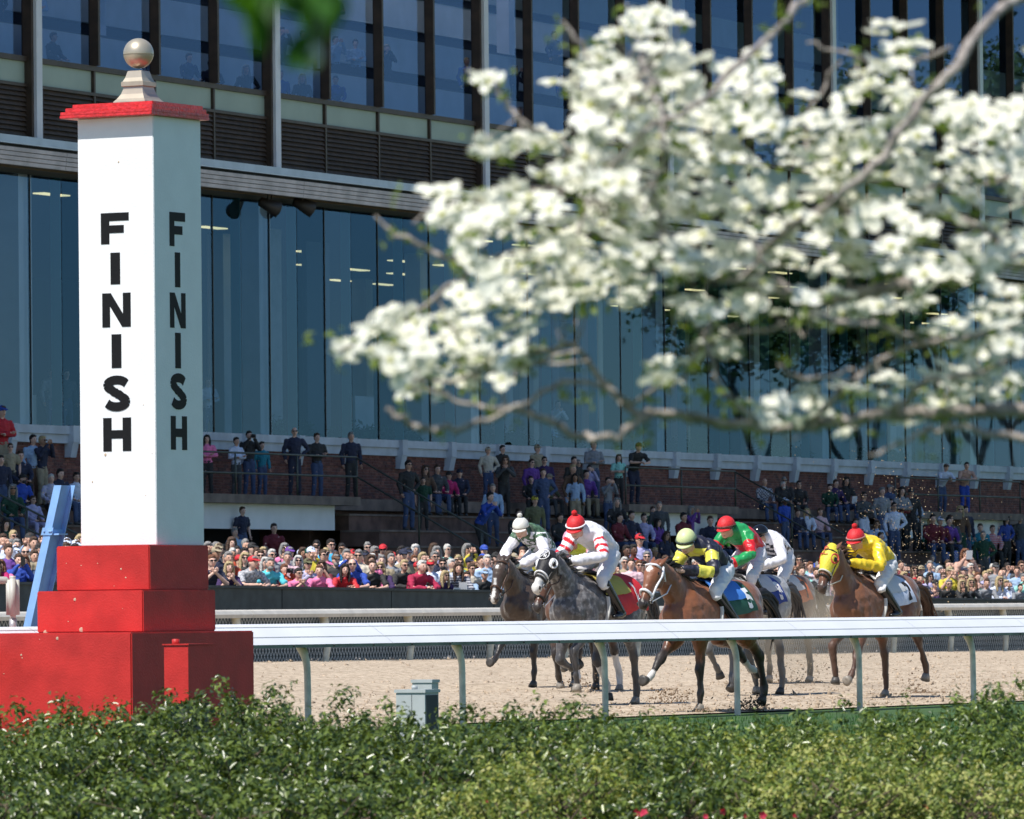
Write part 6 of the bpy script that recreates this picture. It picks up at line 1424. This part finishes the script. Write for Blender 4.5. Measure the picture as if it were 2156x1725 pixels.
def lab_(p, lvl):
    d = p['d']; hat = (' ' + d['hat'][1] + ' ' + d['hat'][0]) if d.get('hat') else ''
    lm = min(LM, key=lambda a: abs(a[0] - p['px']))[1]
    if p['region'] in ('upper', 'glass'): lm = 'near x' 
    hair = d['hair'] if d['hair'] != 'balding' else 'balding'
    if d.get('long') and lvl < 3: hair = 'long ' + hair
    clothes = (d['pat'] + ' ' if d.get('pat') else '') + d['top'] + ' top'
    s = hair + ' person in ' + clothes + (' and' + hat if hat else (' and sunglasses' if d.get('sg') and lvl < 1 else ''))
    if p['region'] == 'upper': pos = min(range(len(cols)), key=lambda i: abs(proj(FP(cols[i], 0, 15))[0] - p['px'])); lm = 'near the %s white pilaster' % ['first', 'second', 'third', 'fourth', 'fifth', 'sixth'][pos]
    if p['region'] == 'glass': lm = 'left of the tower' if p['px'] < 300 else ('behind the blossom' if p['px'] > 800 else 'right of the tower')
    s += (' ' + {'sit': 'sitting', 'lean': 'leaning', 'clasp': 'hands clasped', 'camera': 'hands at face', 'cross': 'arms folded', 'hip': 'hand on hip', 'phone': 'arm out', 'stand': ''}[d['pose']] if lvl < 2 else '').rstrip() + ' ' + ROW[p['region']] + ' ' + lm
    return s
pl_ = [p for p in PEOPLE if not p['item']]
for p in pl_:
    s = lab(p); seen.setdefault(s, []).append(p)
ordn = ['leftmost', 'second', 'third', 'fourth', 'fifth']
for s, ps in seen.items():
    ps.sort(key=lambda p: p['px'])
    for i, p in enumerate(ps):
        w_ = s.split(' ')
        if len(ps) > 1: w_ = [ordn[i] if i else 'leftmost'] + w_
        p['e']['label'] = ' '.join(w_[:16]); p['label'] = p['e']['label']
for p in PEOPLE:
    if p['item']:
        w_ = p['owner']['label'].split(' '); own = next(q for q in pl_ if q['e'] == p['owner'])['d']; lm = min(LM, key=lambda a: abs(a[0] - p['px']))[1]
        tag(p['e'], {'phone': 'black phone', 'camera': 'black camera', 'program': 'white race program'}[p['item']] + ' held by person in %s top ' % own['top'] + lm, {'phone': 'phone', 'camera': 'camera', 'program': 'leaflet'}[p['item']])
# fold-over checks
print('people', len(pl_), 'dup labels', len(pl_) - len({p['label'] for p in pl_}))
# ================================================================== hedge shrubs
def leafmat(name, c1, c2, rough, spec=.6, trans=.25, var=1.35):
    m = bpy.data.materials.new(name); m.use_nodes = True; n, L = n_nodes(m); b = n['Principled BSDF']; b.inputs['Roughness'].default_value = rough; b.inputs['Specular IOR Level'].default_value = spec
    g = n.new('ShaderNodeNewGeometry'); cr = n.new('ShaderNodeMix'); cr.data_type = 'RGBA'; pw_ = n.new('ShaderNodeMath'); pw_.operation = 'POWER'; pw_.inputs[1].default_value = var; L.new(g.outputs['Random Per Island'], pw_.inputs[0]); L.new(pw_.outputs[0], cr.inputs[0]); cr.inputs[6].default_value = (*c1, 1); cr.inputs[7].default_value = (*c2, 1)
    L.new(cr.outputs[2], b.inputs['Base Color']); t = n.new('ShaderNodeBsdfTranslucent'); ml = n.new('ShaderNodeMix'); ml.data_type = 'RGBA'; ml.blend_type = 'MULTIPLY'; ml.inputs[0].default_value = 1; L.new(cr.outputs[2], ml.inputs[6]); ml.inputs[7].default_value = (1.6, 1.5, .6, 1); L.new(ml.outputs[2], t.inputs[0])
    ms = n.new('ShaderNodeMixShader'); ms.inputs[0].default_value = trans; L.new(b.outputs[0], ms.inputs[1]); L.new(t.outputs[0], ms.inputs[2]); L.new(ms.outputs[0], n['Material Output'].inputs[0]); MATS[name] = m; return m
lf_dark = leafmat('leaf_dark_glossy', (.022, .046, .009), (.17, .225, .038), .30, .6, .16); lf_mid = leafmat('leaf_mid', (.032, .066, .012), (.21, .275, .048), .32, .6, .2); lf_lite = leafmat('leaf_light', (.036, .070, .014), (.26, .33, .06), .40, .5, .2); lf_bud = leafmat('leaf_bud', (.34, .38, .10), (.46, .44, .16), .55, .4, .3)
stemm = mat('stem', (.14, .10, .07), .9, noise=.4, nscale=8); flw = leafmat('azalea_red', (.55, .02, .06), (.70, .05, .12), .5, .3, .3)
def leaves(c, nrm, L_, W_, seed=0, fold=.25):
    """pointed folded leaves: 6 verts, 2 quads each, centre c, facing nrm"""
    k = len(c); nrm = nrm / np.linalg.norm(nrm, axis=1)[:, None]; r = RNG.normal(0, 1, (k, 3)); d = r - (r * nrm).sum(1)[:, None] * nrm; d /= np.linalg.norm(d, axis=1)[:, None]; s = np.cross(nrm, d)
    L_ = L_[:, None]; W_ = W_[:, None]; up = nrm * W_ * fold
    tip = c + d * L_ * .5 - nrm * L_ * .12; base = c - d * L_ * .5 - nrm * L_ * .05; mid = c
    a = c + s * W_ * .5 + up; b = c - s * W_ * .5 + up
    co = np.stack([base, a, tip, mid, b], 1).reshape(-1, 3); i = np.arange(k)[:, None] * 5
    q = np.concatenate([i + np.array([[0, 1, 2, 3]]), i + np.array([[0, 3, 2, 4]])], 0)
    return co, q
def shrub(px, Y, top, w, d, base_z, kind, label, dens=1.0, bud=0, flower=0):
    """mound w wide (m), d deep, crown at pixel row top"""
    o = P(px, top, Y); zt = o.z; loc = Vector((o.x, Y, 0)); e = empty('shrub', loc, 0, label, 'shrub', 'clipped shrubs of the foreground hedge')
    h = zt - base_z; mats_ = {'dark': lf_dark, 'mid': lf_mid, 'light': lf_lite}[kind]; Ls = {'dark': .047, 'mid': .042, 'light': .034}[kind]
    area = (w * d + (w + d) * h) ; k = int(area * 2100 * dens * (.045 / Ls) ** 1.6)
    sd = RNG.integers(0, 1000)
    # sprigs: clusters of leaves round a shoot tip
    ns = max(10, k // 9); th = RNG.uniform(0, 2 * np.pi, ns); el = np.arccos(RNG.uniform(0.0, 1, ns)); 
    n0 = np.stack([np.sin(el) * np.cos(th), np.sin(el) * np.sin(th), np.cos(el)], 1)
    ph = RNG.uniform(0, 6.28, 6); bump = 1 + .12 * np.sin(n0[:, 0] * 7 + ph[0]) * np.sin(n0[:, 1] * 6 + ph[1]) + .08 * np.sin(n0[:, 0] * 15 + ph[2] + n0[:, 2] * 11) + .05 * np.sin(n0[:, 1] * 19 + ph[3])
    # flattened superellipsoid
    nn = np.sign(n0) * np.abs(n0) ** np.array([.75, .75, .6]); rad = bump * (1 - RNG.exponential(.11, ns).clip(0, .4)) * RNG.normal(1, .02, ns)
    c = nn * np.array([w / 2, d / 2, h]) * rad[:, None] ; c[:, 2] += base_z
    tall = RNG.random(ns) < .022; c[tall, 2] += RNG.uniform(.02, .09, tall.sum()) * (n0[tall, 2] > .5)
    per = 9; cc = np.repeat(c, per, 0); nr = np.repeat(n0, per, 0); kk = len(cc); j = RNG.normal(0, 1, (kk, 3)); cc = cc + j * Ls * .55; nv = nr * .5 + j * .7 + np.array([0, -.1, .35]) + RNG.normal(0, .3, (kk, 3))
    L_ = RNG.uniform(.65, 1.2, kk) * Ls; co, q = leaves(cc, nv, L_, L_ * RNG.uniform(.34, .5, kk)); mi = np.zeros(len(q)); 
    mats2 = [mats_, {'dark': lf_mid, 'mid': lf_lite, 'light': lf_bud}[kind]]; pick = np.repeat(RNG.random(ns) < (.25 if kind == 'dark' else .30), per); mi = np.concatenate([pick, pick]).astype(float)
    fo = link('foliage', rawmesh('foliage', co, q, mats2, mi), e); fo['kind'] = 'stuff'
    mb = MB(); rnd = random.Random(int(sd))
    for i in range(int(10 + w * 14)):
        a = Vector((rnd.uniform(-.3, .3) * w, rnd.uniform(-.3, .3) * d, max(0, base_z - .02))); b = Vector((rnd.uniform(-.42, .42) * w, rnd.uniform(-.42, .42) * d, base_z + h * rnd.uniform(.6, .9))); m_ = a.lerp(b, .5) + Vector((rnd.uniform(-.05, .05), rnd.uniform(-.05, .05), .03)); mb.tube([a, m_, b], [.008, .006, .003], 5, cap=0)
    o_ = mb.build('stem', stemm, e, False, False)
    if bud:
        kb = int(bud * area * 60); i = RNG.integers(0, ns, kb); cb = c[i] * 1.0; cb[:, :2] *= 1.02; cb[:, 2] += .01; nb = n0[i] + RNG.normal(0, .4, (kb, 3)) + np.array([0, 0, .6]); Lb = RNG.uniform(.018, .032, kb); co, q = leaves(cb, nb, Lb, Lb * .7, fold=.6); b_ = link('bud', rawmesh('bud', co, q, [lf_bud]), e); b_['kind'] = 'stuff'
    if flower:
        okf = np.where((n0[:, 1] < -.3) & (c[:, 2] < base_z + h * .62))[0]; i = RNG.choice(okf, min(flower, len(okf)), replace=False)
        fm = MB()
        for kx in range(5):
            a = 2 * math.pi * kx / 5; u_ = Vector((math.cos(a), -.35, math.sin(a))); s_ = Vector((-math.sin(a), 0, math.cos(a))); fm.add([Vector((0, 0, 0)), u_ * .014 + s_ * .010, u_ * .024, u_ * .014 - s_ * .010], [(0, 1, 2, 3)])
        fmesh = fm.mesh([flw], name='flower')
        for q_ in i: link('flower', fmesh, e, tuple(c[q_] * np.array([1.03, 1.03, 1]) + np.array([0, -.03, .02])), (RNG.uniform(-.6, .6), RNG.uniform(-.6, .6), RNG.uniform(-.8, .8)), [RNG.uniform(.5, .95)] * 3)
    return e
SH = [
 # back row, glossy
 (60, 39.5, 1514, 1.5, 1.6, 0, 'dark', 'dark glossy shrub at the left frame edge below the red base'),
 (205, 39.0, 1496, 1.0, 1.4, 0, 'dark', 'dark glossy shrub with a raised tuft before the wide red step'),
 (455, 39.6, 1466, 1.1, 1.4, 0, 'dark', 'tallest dark glossy shrub below the small red cabinet'),
 (660, 39.3, 1492, 1.2, 1.5, 0, 'dark', 'dark glossy shrub below the first rail post'),
 (900, 38.6, 1512, 1.1, 1.5, 0, 'dark', 'dark glossy shrub just left of the grey utility cabinet base'),
 (1150, 38.9, 1498, 1.1, 1.4, 0, 'dark', 'dark glossy shrub with young shoots below the grey horse'),
 (1330, 38.5, 1520, 1.1, 1.4, 0, 'mid', 'green shrub below the bay horse hooves'),
 (1585, 38.4, 1536, 1.0, 1.4, 0, 'mid', 'low green shrub where turf shows behind it'),
 (1790, 38.6, 1510, 1.1, 1.4, 0, 'mid', 'green shrub below the last rail post but one'),
 (1990, 38.6, 1502, 1.0, 1.4, 0, 'mid', 'green shrub below the rail post at far right'),
 (2150, 38.2, 1462, .9, 1.3, 0, 'mid', 'tall loose green shrub at the right frame edge'),
 # middle row
 (40, 36.2, 1560, 1.4, 1.6, -.05, 'dark', 'broad dark shrub in the middle of the hedge, left corner'), (330, 36.4, 1545, 1.4, 1.6, -.05, 'dark', 'broad dark shrub in the middle of the hedge before the tower'),
 (620, 36.3, 1550, 1.3, 1.6, -.05, 'dark', 'broad dark shrub mid hedge, second from the tower'), (900, 36.2, 1560, 1.3, 1.6, -.05, 'dark', 'broad dark shrub mid hedge below the utility cabinet'),
 (1190, 36.2, 1558, 1.3, 1.6, -.05, 'dark', 'broad dark shrub mid hedge before the grey horse'), (1470, 36.0, 1560, 1.3, 1.6, -.05, 'mid', 'broad green shrub mid hedge with shaded hollow under it'),
 (1740, 36.2, 1552, 1.3, 1.5, -.05, 'light', 'yellow green shrub mid hedge with pale new leaves'), (2020, 36.2, 1550, 1.3, 1.5, -.05, 'mid', 'broad green shrub mid hedge toward the right edge'),
 # front row
 (20, 33.6, 1655, 1.0, 1.2, -.05, 'dark', 'low dark shrub in the bottom left corner'), (430, 33.4, 1640, 1.3, 1.3, -.05, 'dark', 'low dark shrub at the bottom edge under the tower'),
 (760, 33.2, 1648, 1.1, 1.2, -.05, 'dark', 'low dark shrub at the bottom edge, third from left'),
 (1175, 33.4, 1590, .95, 1.1, -.05, 'light', 'pale yellow green azalea mound bulging at bottom centre'), (1010, 32.6, 1668, .8, .9, -.05, 'light', 'small pale azalea tuft low in front of the centre mound'),
 (1450, 33.2, 1640, 1.0, 1.1, -.05, 'dark', 'shaded azalea with scattered red flowers right of the pale mound'), (1760, 33.2, 1600, 1.2, 1.2, -.05, 'light', 'large pale azalea mound at the bottom right'),
 (2080, 33.2, 1620, 1.1, 1.2, -.05, 'light', 'pale azalea in the bottom right corner'),
]
for i, s_ in enumerate(SH):
    fl = {24: 22, 25: 5, 22: 3}.get(i, 0); shrub(*s_, dens=1.0, bud=(1.4 if s_[6] == 'light' else 0), flower=fl)
# turf tufts behind the hedge
k = 26000; x = RNG.uniform(-7, 10, k); y = RNG.uniform(40, 76, k); side = np.array([(Vector((a, b, 0)) - RA).dot(nR) for a, b in zip(x, y)]); ok = side > .42; x, y = x[ok], y[ok]; k = len(x)
h = RNG.uniform(.03, .07, k); a = RNG.uniform(0, 3.14, k); wv = .006; dx, dy = np.cos(a) * wv, np.sin(a) * wv; lx, ly = RNG.normal(0, .015, k), RNG.normal(0, .015, k)
co = np.stack([np.stack([x - dx, y - dy, 0 * x - .01], 1), np.stack([x + dx, y + dy, 0 * x - .01], 1), np.stack([x + lx, y + ly, h], 1)], 1).reshape(-1, 3)
tag(link('turf_blades', rawmesh('turf_blades', co, np.arange(k * 3).reshape(-1, 3), [leafmat('turf_leaf', (.03, .09, .02), (.06, .16, .035), .6, .3, .3)], n=3)), 'short green turf between the hedge and the inner rail', 'grass', kind='stuff')

# ================================================================== flowering dogwood
bark = mat('dogwood_bark', (.36, .315, .28), .9, noise=.45, nscale=30, bump=.8, bscale=70); bract = mat('dogwood_bract', (.84, .82, .66), .55, noise=.10, nscale=30, col2=(.90, .90, .82), trans=.32); bractc = mat('flower_centre', (.42, .42, .08), .8); dleaf = leafmat('dogwood_leaf', (.09, .15, .03), (.22, .28, .06), .5, .4, .4)
DT = 14.0
tr_base = P(2156 + 760, 900, DT); tree = empty('dogwood_tree', (tr_base.x, DT, 0), 0, 'flowering dogwood with white blossoms reaching in from the upper right', 'tree')
BR = [  # pixel polylines: (x, y, dy metres) and pixel half width
 ([(2900, 700, 0), (2500, 640, 0), (2156, 548, .0), (2010, 580, .05), (1900, 602, .05), (1720, 628, .1), (1580, 600, .1), (1450, 560, .2), (1330, 520, .2)], [34, 24, 15, 14, 13, 11, 7, 5, 3]),
 ([(2900, 900, 0), (2500, 900, -.1), (2156, 866, -.2), (2010, 868, -.2), (1880, 872, -.2), (1700, 898, -.2), (1560, 895, -.15), (1430, 876, -.1), (1330, 862, -.1), (1265, 800, 0), (1210, 725, 0)], [30, 20, 13, 12, 11, 10, 9, 8, 7, 6, 5]),
 ([(1560, 895, -.15), (1400, 868, -.2), (1300, 912, -.25), (1225, 915, -.25), (1110, 868, -.25), (1010, 855, -.2), (900, 820, -.2)], [6, 6, 7, 7, 6, 4, 2.5]),
 ([(1330, 850, -.1), (1210, 800, -.2), (1100, 850, -.3), (1010, 890, -.3), (905, 906, -.3), (860, 892, -.3), (815, 862, -.3)], [4, 4, 4.5, 5, 6, 5, 4]),
 ([(2600, -200, .1), (2400, -120, -.3), (2115, 20, -.7), (2020, 130, -.9), (1940, 215, -.9), (1860, 330, -.9), (1760, 420, -.8), (1640, 500, -.4), (1560, 600, -.1)], [22, 16, 9, 9, 8, 8, 7, 6, 6]),
 ([(1760, 420, .1), (1700, 300, .3), (1720, 200, .3), (1770, 130, .3)], [5, 4, 3, 2]), ([(2000, 100, .1), (1890, 140, .3), (1800, 120, .3), (1700, 90, .35)], [4, 4, 3, 2]),
 ([(1800, -60, .4), (1690, 0, -.2), (1640, 60, -.6), (1560, 130, -.8), (1480, 210, -.9), (1360, 280, -.8), (1280, 360, -.5), (1230, 440, -.2)], [5, 6, 6, 6, 5, 4, 3, 2]),
 ([(1450, 560, .2), (1380, 430, -.6), (1400, 300, -.9), (1370, 180, -.6), (1340, 60, .4), (1320, 10, .4)], [5, 5, 4, 4, 3, 3]), ([(1370, 230, .3), (1290, 170, -.1), (1230, 110, -.2), (1185, 45, -.2)], [5, 6, 5, 3]),
 ([(1330, 520, .2), (1250, 400, .2), (1190, 310, .1), (1110, 262, .0), (1070, 225, 0), (1045, 170, 0)], [5, 5, 5, 6, 4, 3]), ([(1330, 520, .2), (1150, 520, .1), (1010, 560, .1), (900, 640, .1), (800, 700, .1), (715, 740, .1)], [5, 5, 4, 4, 3, 2]),
 ([(1010, 560, .1), (940, 545, -.1), (890, 520, -.1), (830, 490, -.1), (790, 455, -.1)], [3, 4, 4, 4, 2]), ([(1250, 400, .2), (1130, 400, .1), (1040, 430, .1), (930, 430, .1), (870, 470, .1)], [4, 4, 4, 3, 2]),
 ([(1210, 725, 0), (1080, 760, 0), (950, 800, 0), (840, 790, .05)], [5, 4, 3, 2]), ([(1330, 850, -.1), (1440, 790, -.2), (1500, 680, -.2), (1620, 620, -.1)], [4, 4, 4, 4]), ([(1700, 898, -.2), (1780, 820, -.3), (1850, 760, -.3), (1960, 720, -.3), (2100, 700, -.3), (2156, 660, -.3)], [6, 6, 5, 5, 6, 7]),
 ([(1960, 720, -.3), (1850, 690, -.4), (1700, 650, -.4), (1620, 560, -.4), (1580, 500, -.4)], [5, 6, 5, 4, 3]), ([(1520, 830, -.3), (1490, 720, -.3), (1500, 690, -.3)], [5, 4, 3]), ([(1520, 830, -.3), (1600, 895, -.25)], [5, 6]),
 ([(1880, 872, -.2), (1960, 800, -.3), (2050, 790, -.4), (2156, 740, -.4)], [6, 6, 5, 5]), ([(1800, 780, -.3), (1690, 800, -.35), (1640, 770, -.35)], [3, 4, 3]), ([(1440, 740, -.1), (1560, 700, -.1), (1680, 690, -.1)], [3, 4, 4]),
 ([(2156, 548, 0), (2000, 450, .2), (1900, 480, .2), (1800, 540, .2)], [5, 4, 3, 3]), ([(1225, 740, -.1), (1080, 770, -.1), (1240, 760, -.1)], [3, 3, 3]), ([(2250, 330, .2), (2100, 380, .2), (1990, 390, .2)], [6, 5, 3]), ([(2160, 925, -.3), (2010, 900, -.3), (1930, 920, -.3), (1830, 960, -.35)], [8, 6, 4, 3]),
]
mbp = DT / FPX; segsB = []
for bi, (pl2, hw) in enumerate(BR):
    pts = [P(x, y, DT + dy) for x, y, dy in pl2]; rr = [max(.0024, w_ * mbp * 1.22) for w_ in hw]
    # knobbly sideways jitter
    P2, R2 = catmull(pts, [(r, r) for r in rr], 5); rnd = random.Random(bi)
    P2 = [p + Vector((rnd.gauss(0, .0035), rnd.gauss(0, .01), rnd.gauss(0, .0035))) * (0 if i in (0, len(P2) - 1) else 1) for i, p in enumerate(P2)]
    MB().tube(P2, [r[0] for r in R2], 8, cap=.4).build('branch', bark, tree, True); segsB += [(P2[i], P2[i + 1]) for i in range(len(P2) - 1)]
TB = Vector((tr_base.x, DT, 0)); a0 = P(2900, 700, DT); a1 = P(2900, 900, DT); a2 = P(2600, -200, DT)
MB().tube([TB + Vector((.05, 0, -.1)), TB + Vector((.0, 0, .5)), TB + Vector((-.01, 0, 1.2)), TB + Vector((.04, .03, 1.9)), TB + Vector((.0, .1, 2.6)), TB + Vector((.1, .1, 3.4))], [.10, .085, .075, .06, .05, .03], 12, sub=4).build('trunk', bark, tree, True)
for a in (a0, a1): MB().tube([a, Vector((TB.x, DT, a.z - .25))], [.033, .05], 10).build('branch', bark, tree, True)
MB().tube([a2, Vector((TB.x, DT + .1, 2.4))], [.022, .045], 10, sub=3).build('branch', bark, tree, True)
# density of blossom by pixel
def inpoly(x, y, poly):
    c = False; j = len(poly) - 1
    for i in range(len(poly)):
        if (poly[i][1] > y) != (poly[j][1] > y) and x < (poly[j][0] - poly[i][0]) * (y - poly[i][1]) / (poly[j][1] - poly[i][1]) + poly[i][0]: c = not c
        j = i
    return c
ZN = [([(1230, 130), (1300, 60), (1340, 20), (1400, 20), (1470, 80), (1500, 170), (1620, 90), (1640, 200), (1780, 170), (1830, 60), (1900, 30), (1950, 50), (1900, 180), (2100, 220), (2180, 100), (2200, 560), (1900, 600), (1600, 560), (1400, 600), (1290, 560), (1230, 420)], 1.0, 440),
      ([(960, 430), (1250, 280), (1400, 560), (1650, 600), (1900, 640), (1750, 680), (1400, 640), (1100, 660), (980, 560)], .8, 165),
      ([(700, 730), (860, 640), (1050, 600), (1180, 640), (1150, 720), (1080, 800), (860, 830), (720, 760)], .8, 85), ([(1010, 300), (1180, 280), (1200, 360), (1010, 340)], 1, 14), ([(890, 400), (1050, 420), (1040, 470), (900, 490)], 1, 12),
      ([(1140, 170), (1260, 160), (1330, 230), (1240, 280), (1200, 200)], 1, 12), ([(1010, 140), (1075, 145), (1060, 185), (1010, 170)], 1, 3), ([(1560, 840), (1900, 780), (2150, 640), (2150, 840), (1900, 900), (1600, 920)], .5, 58), ([(1350, 760), (1480, 760), (1440, 820), (1380, 800)], 1, 7), ([(1420, 640), (1560, 680), (1540, 760), (1440, 700)], .5, 8), ([(1880, 560), (2180, 540), (2180, 720), (1900, 700)], .6, 34)]
def near_branch(p):
    best = (9, None)
    for a, b in segsB:
        d = b - a; t = min(1, max(0, (p - a).dot(d) / max(1e-9, d.length_squared))); q = a + d * t; l = (q - p).length
        if l < best[0]: best = (l, q)
    return best
fl_meshes = []
for v_ in range(7):
    rnd = random.Random(v_); mb = MB()
    for kx in range(4):
        a = math.pi / 2 * kx + rnd.uniform(-.15, .15); L_ = rnd.uniform(.036, .044) if kx % 2 else rnd.uniform(.029, .036); w_ = L_ * rnd.uniform(.38, .44); droop = rnd.uniform(-.5, .55)
        rows_ = [(0, .12, 0), (.3, .75, .10), (.62, 1.0, .16), (.86, .78, .14), (1.0, .28, .06)]; vs = []
        for s_, wd, up_ in rows_:
            r_ = L_ * s_; z = r_ * droop * s_ * .5 + L_ * up_ * .25
            for q_ in (-1, 0, 1): x_, y_ = r_ * (1 - (.10 if (q_ == 0 and s_ == 1.0) else 0)), q_ * w_ * wd; vs.append((x_ * math.cos(a) - y_ * math.sin(a), x_ * math.sin(a) + y_ * math.cos(a), z + (abs(q_) * .006)))
        mb.add(vs, [(i * 3 + j, i * 3 + 3 + j, i * 3 + 4 + j, i * 3 + 1 + j) for i in range(4) for j in range(2)], 0)
    mb.ball((0, 0, .004), (.007, .007, .006), mi=1, seg=7, rings=5); fl_meshes.append(mb.mesh([bract, bractc], True, 'blossom'))
rnd = random.Random(11); NB = 0; extra = MB(); twg = MB(); lfm = []; 
allf = []
for poly, fac, n in ZN:
    xs = [p[0] for p in poly]; ys = [p[1] for p in poly]; got = 0
    while got < n:
        x, y = rnd.uniform(min(xs), max(xs)), rnd.uniform(min(ys), max(ys))
        if not inpoly(x, y, poly): continue
        got += 1; dy = rnd.gauss(0, .35); p = P(x, y, DT + max(-.9, min(.9, dy))); allf.append((p, x, y))
rnd.shuffle(allf)
# pull blossoms onto flat layers so they gather in tiers
for i, (p, x, y) in enumerate(allf):
    l, q = near_branch(p); tilt = Quaternion((rnd.gauss(0, 1), rnd.gauss(0, 1), rnd.gauss(0, .3)), abs(rnd.gauss(0, .50))) @ Quaternion((1, 0, 0), rnd.uniform(.0, .55)); s_ = rnd.uniform(.78, 1.14); zrot = Quaternion((0, 0, 1), rnd.uniform(0, 6.28)); rot = tilt @ zrot
    msh = fl_meshes[i % 7]; lp = p - tree.location
    if i < 300:
        o = link('blossom', msh, tree); o.rotation_mode = 'QUATERNION'; o.rotation_quaternion = rot; o.location = lp; o.scale = (s_,) * 3
    else:
        if i % 7 == 0: pass
        M_ = Matrix.Translation(p) @ rot.to_matrix().to_4x4() @ Matrix.Scale(s_, 4); extra.add([M_ @ v.co for v in msh.vertices], [tuple(f.vertices) for f in msh.polygons], 0)
    if q is not None and l < .11: dn = rot @ Vector((0, 0, -.02)); m_ = p.lerp(q, .5) + Vector((0, 0, -.01)) + dn; twg.tube([p, p + dn, m_, q], [.0012, .0014, .0018, .0026], 4, cap=0)
    for _ in range(3 if rnd.random() < .75 else 1): lfm.append(tuple(p + rot @ Vector((rnd.uniform(-.03, .03), rnd.uniform(-.03, .03), -.012))))
o = extra.build('blossom_mass', [bract, bractc], tree, True); o['kind'] = 'stuff'; o = twg.build('twigs', bark, tree); o['kind'] = 'stuff'
for _ in range(230):      # leafy shoots away from blossoms
    a, b = rnd.choice(segsB[40:]); p = a.lerp(b, rnd.random()) + Vector((rnd.gauss(0, .03), rnd.gauss(0, .05), rnd.gauss(.0, .03)))
    for _ in range(3): lfm.append(tuple(p + Vector((rnd.gauss(0, .012), rnd.gauss(0, .012), rnd.gauss(0, .012)))))
A = np.array(lfm); n_ = len(A); nv = RNG.normal(0, .6, (n_, 3)) + np.array([0, -.2, .8]); L_ = RNG.uniform(.016, .040, n_); co, q = leaves(A, nv, L_, L_ * .45); o = link('leaves', rawmesh('leaves', co - np.array(tuple(tree.location)), q, [dleaf]), tree); o['kind'] = 'stuff'
# out of focus sprig at the top
dk_leaf = leafmat('sprig_leaf', (.030, .10, .012), (.06, .17, .02), .45, .4, .45); DS = 6.4
tp_ = P(590, -260, DS); sp = empty('overhanging_sprig', tp_, 0, 'blurred green leafy sprig with one pale bud hanging in at the top', 'branch')
MB().tube([P(640, -700, DS), tp_, P(575, -100, DS), P(560, 20, DS)], [.012, .007, .004, .002], 7, sub=4).build('twig', bark, sp, True); MB().tube([tp_, P(650, -90, DS), P(672, 10, DS + .05), P(660, 90, DS)], [.005, .004, .003, .002], 7, sub=4).build('twig', bark, sp, True)
def bigleaf(a, b, w, m=dk_leaf, name='leaf'):
    a, b = Vector(a), Vector(b); d = b - a; s_ = d.cross(Vector((.25, -1, .2))).normalized() * w; n_ = s_.cross(d).normalized() * w * .25; vs = [a]; 
    for t_, k_ in ((.25, .75), (.5, 1), (.75, .7)): c_ = a + d * t_; vs += [c_ - s_ * k_ + n_, c_, c_ + s_ * k_ + n_]
    vs.append(b); fs = [(0, 1, 2), (0, 2, 3), (1, 4, 5, 2), (2, 5, 6, 3), (4, 7, 8, 5), (5, 8, 9, 6), (7, 10, 8), (8, 10, 9)]; o = link(name, me([v - sp.location for v in vs], fs, [m], True), sp)
for x0, y0, x1, y1, w_ in [(520, -60, 525, 80, .016), (490, -70, 545, 60, .015), (545, 10, 545, 125, .010), (590, -80, 570, 40, .018), (620, -60, 640, 30, .02), (660, -20, 672, 100, .020), (640, -60, 690, 50, .018), (690, 10, 668, 110, .012), (655, 60, 600, 145, .011), (610, -90, 660, 10, .022), (500, -90, 515, 30, .022), (520, -60, 560, 90, .014), (560, -60, 600, 20, .026), (600, -60, 615, 40, .02), (700, -40, 676, 80, .02), (670, 60, 620, 150, .012), (640, 70, 610, 140, .010), (640, -100, 700, 0, .024)]: bigleaf(P(x0, y0, DS + random.uniform(-.1, .1)), P(x1, y1, DS + random.uniform(-.1, .1)), w_)
MB().ball(P(652, 118, DS), (.011, .010, .014), seg=12, rings=9).build('bud', bract, sp, True)
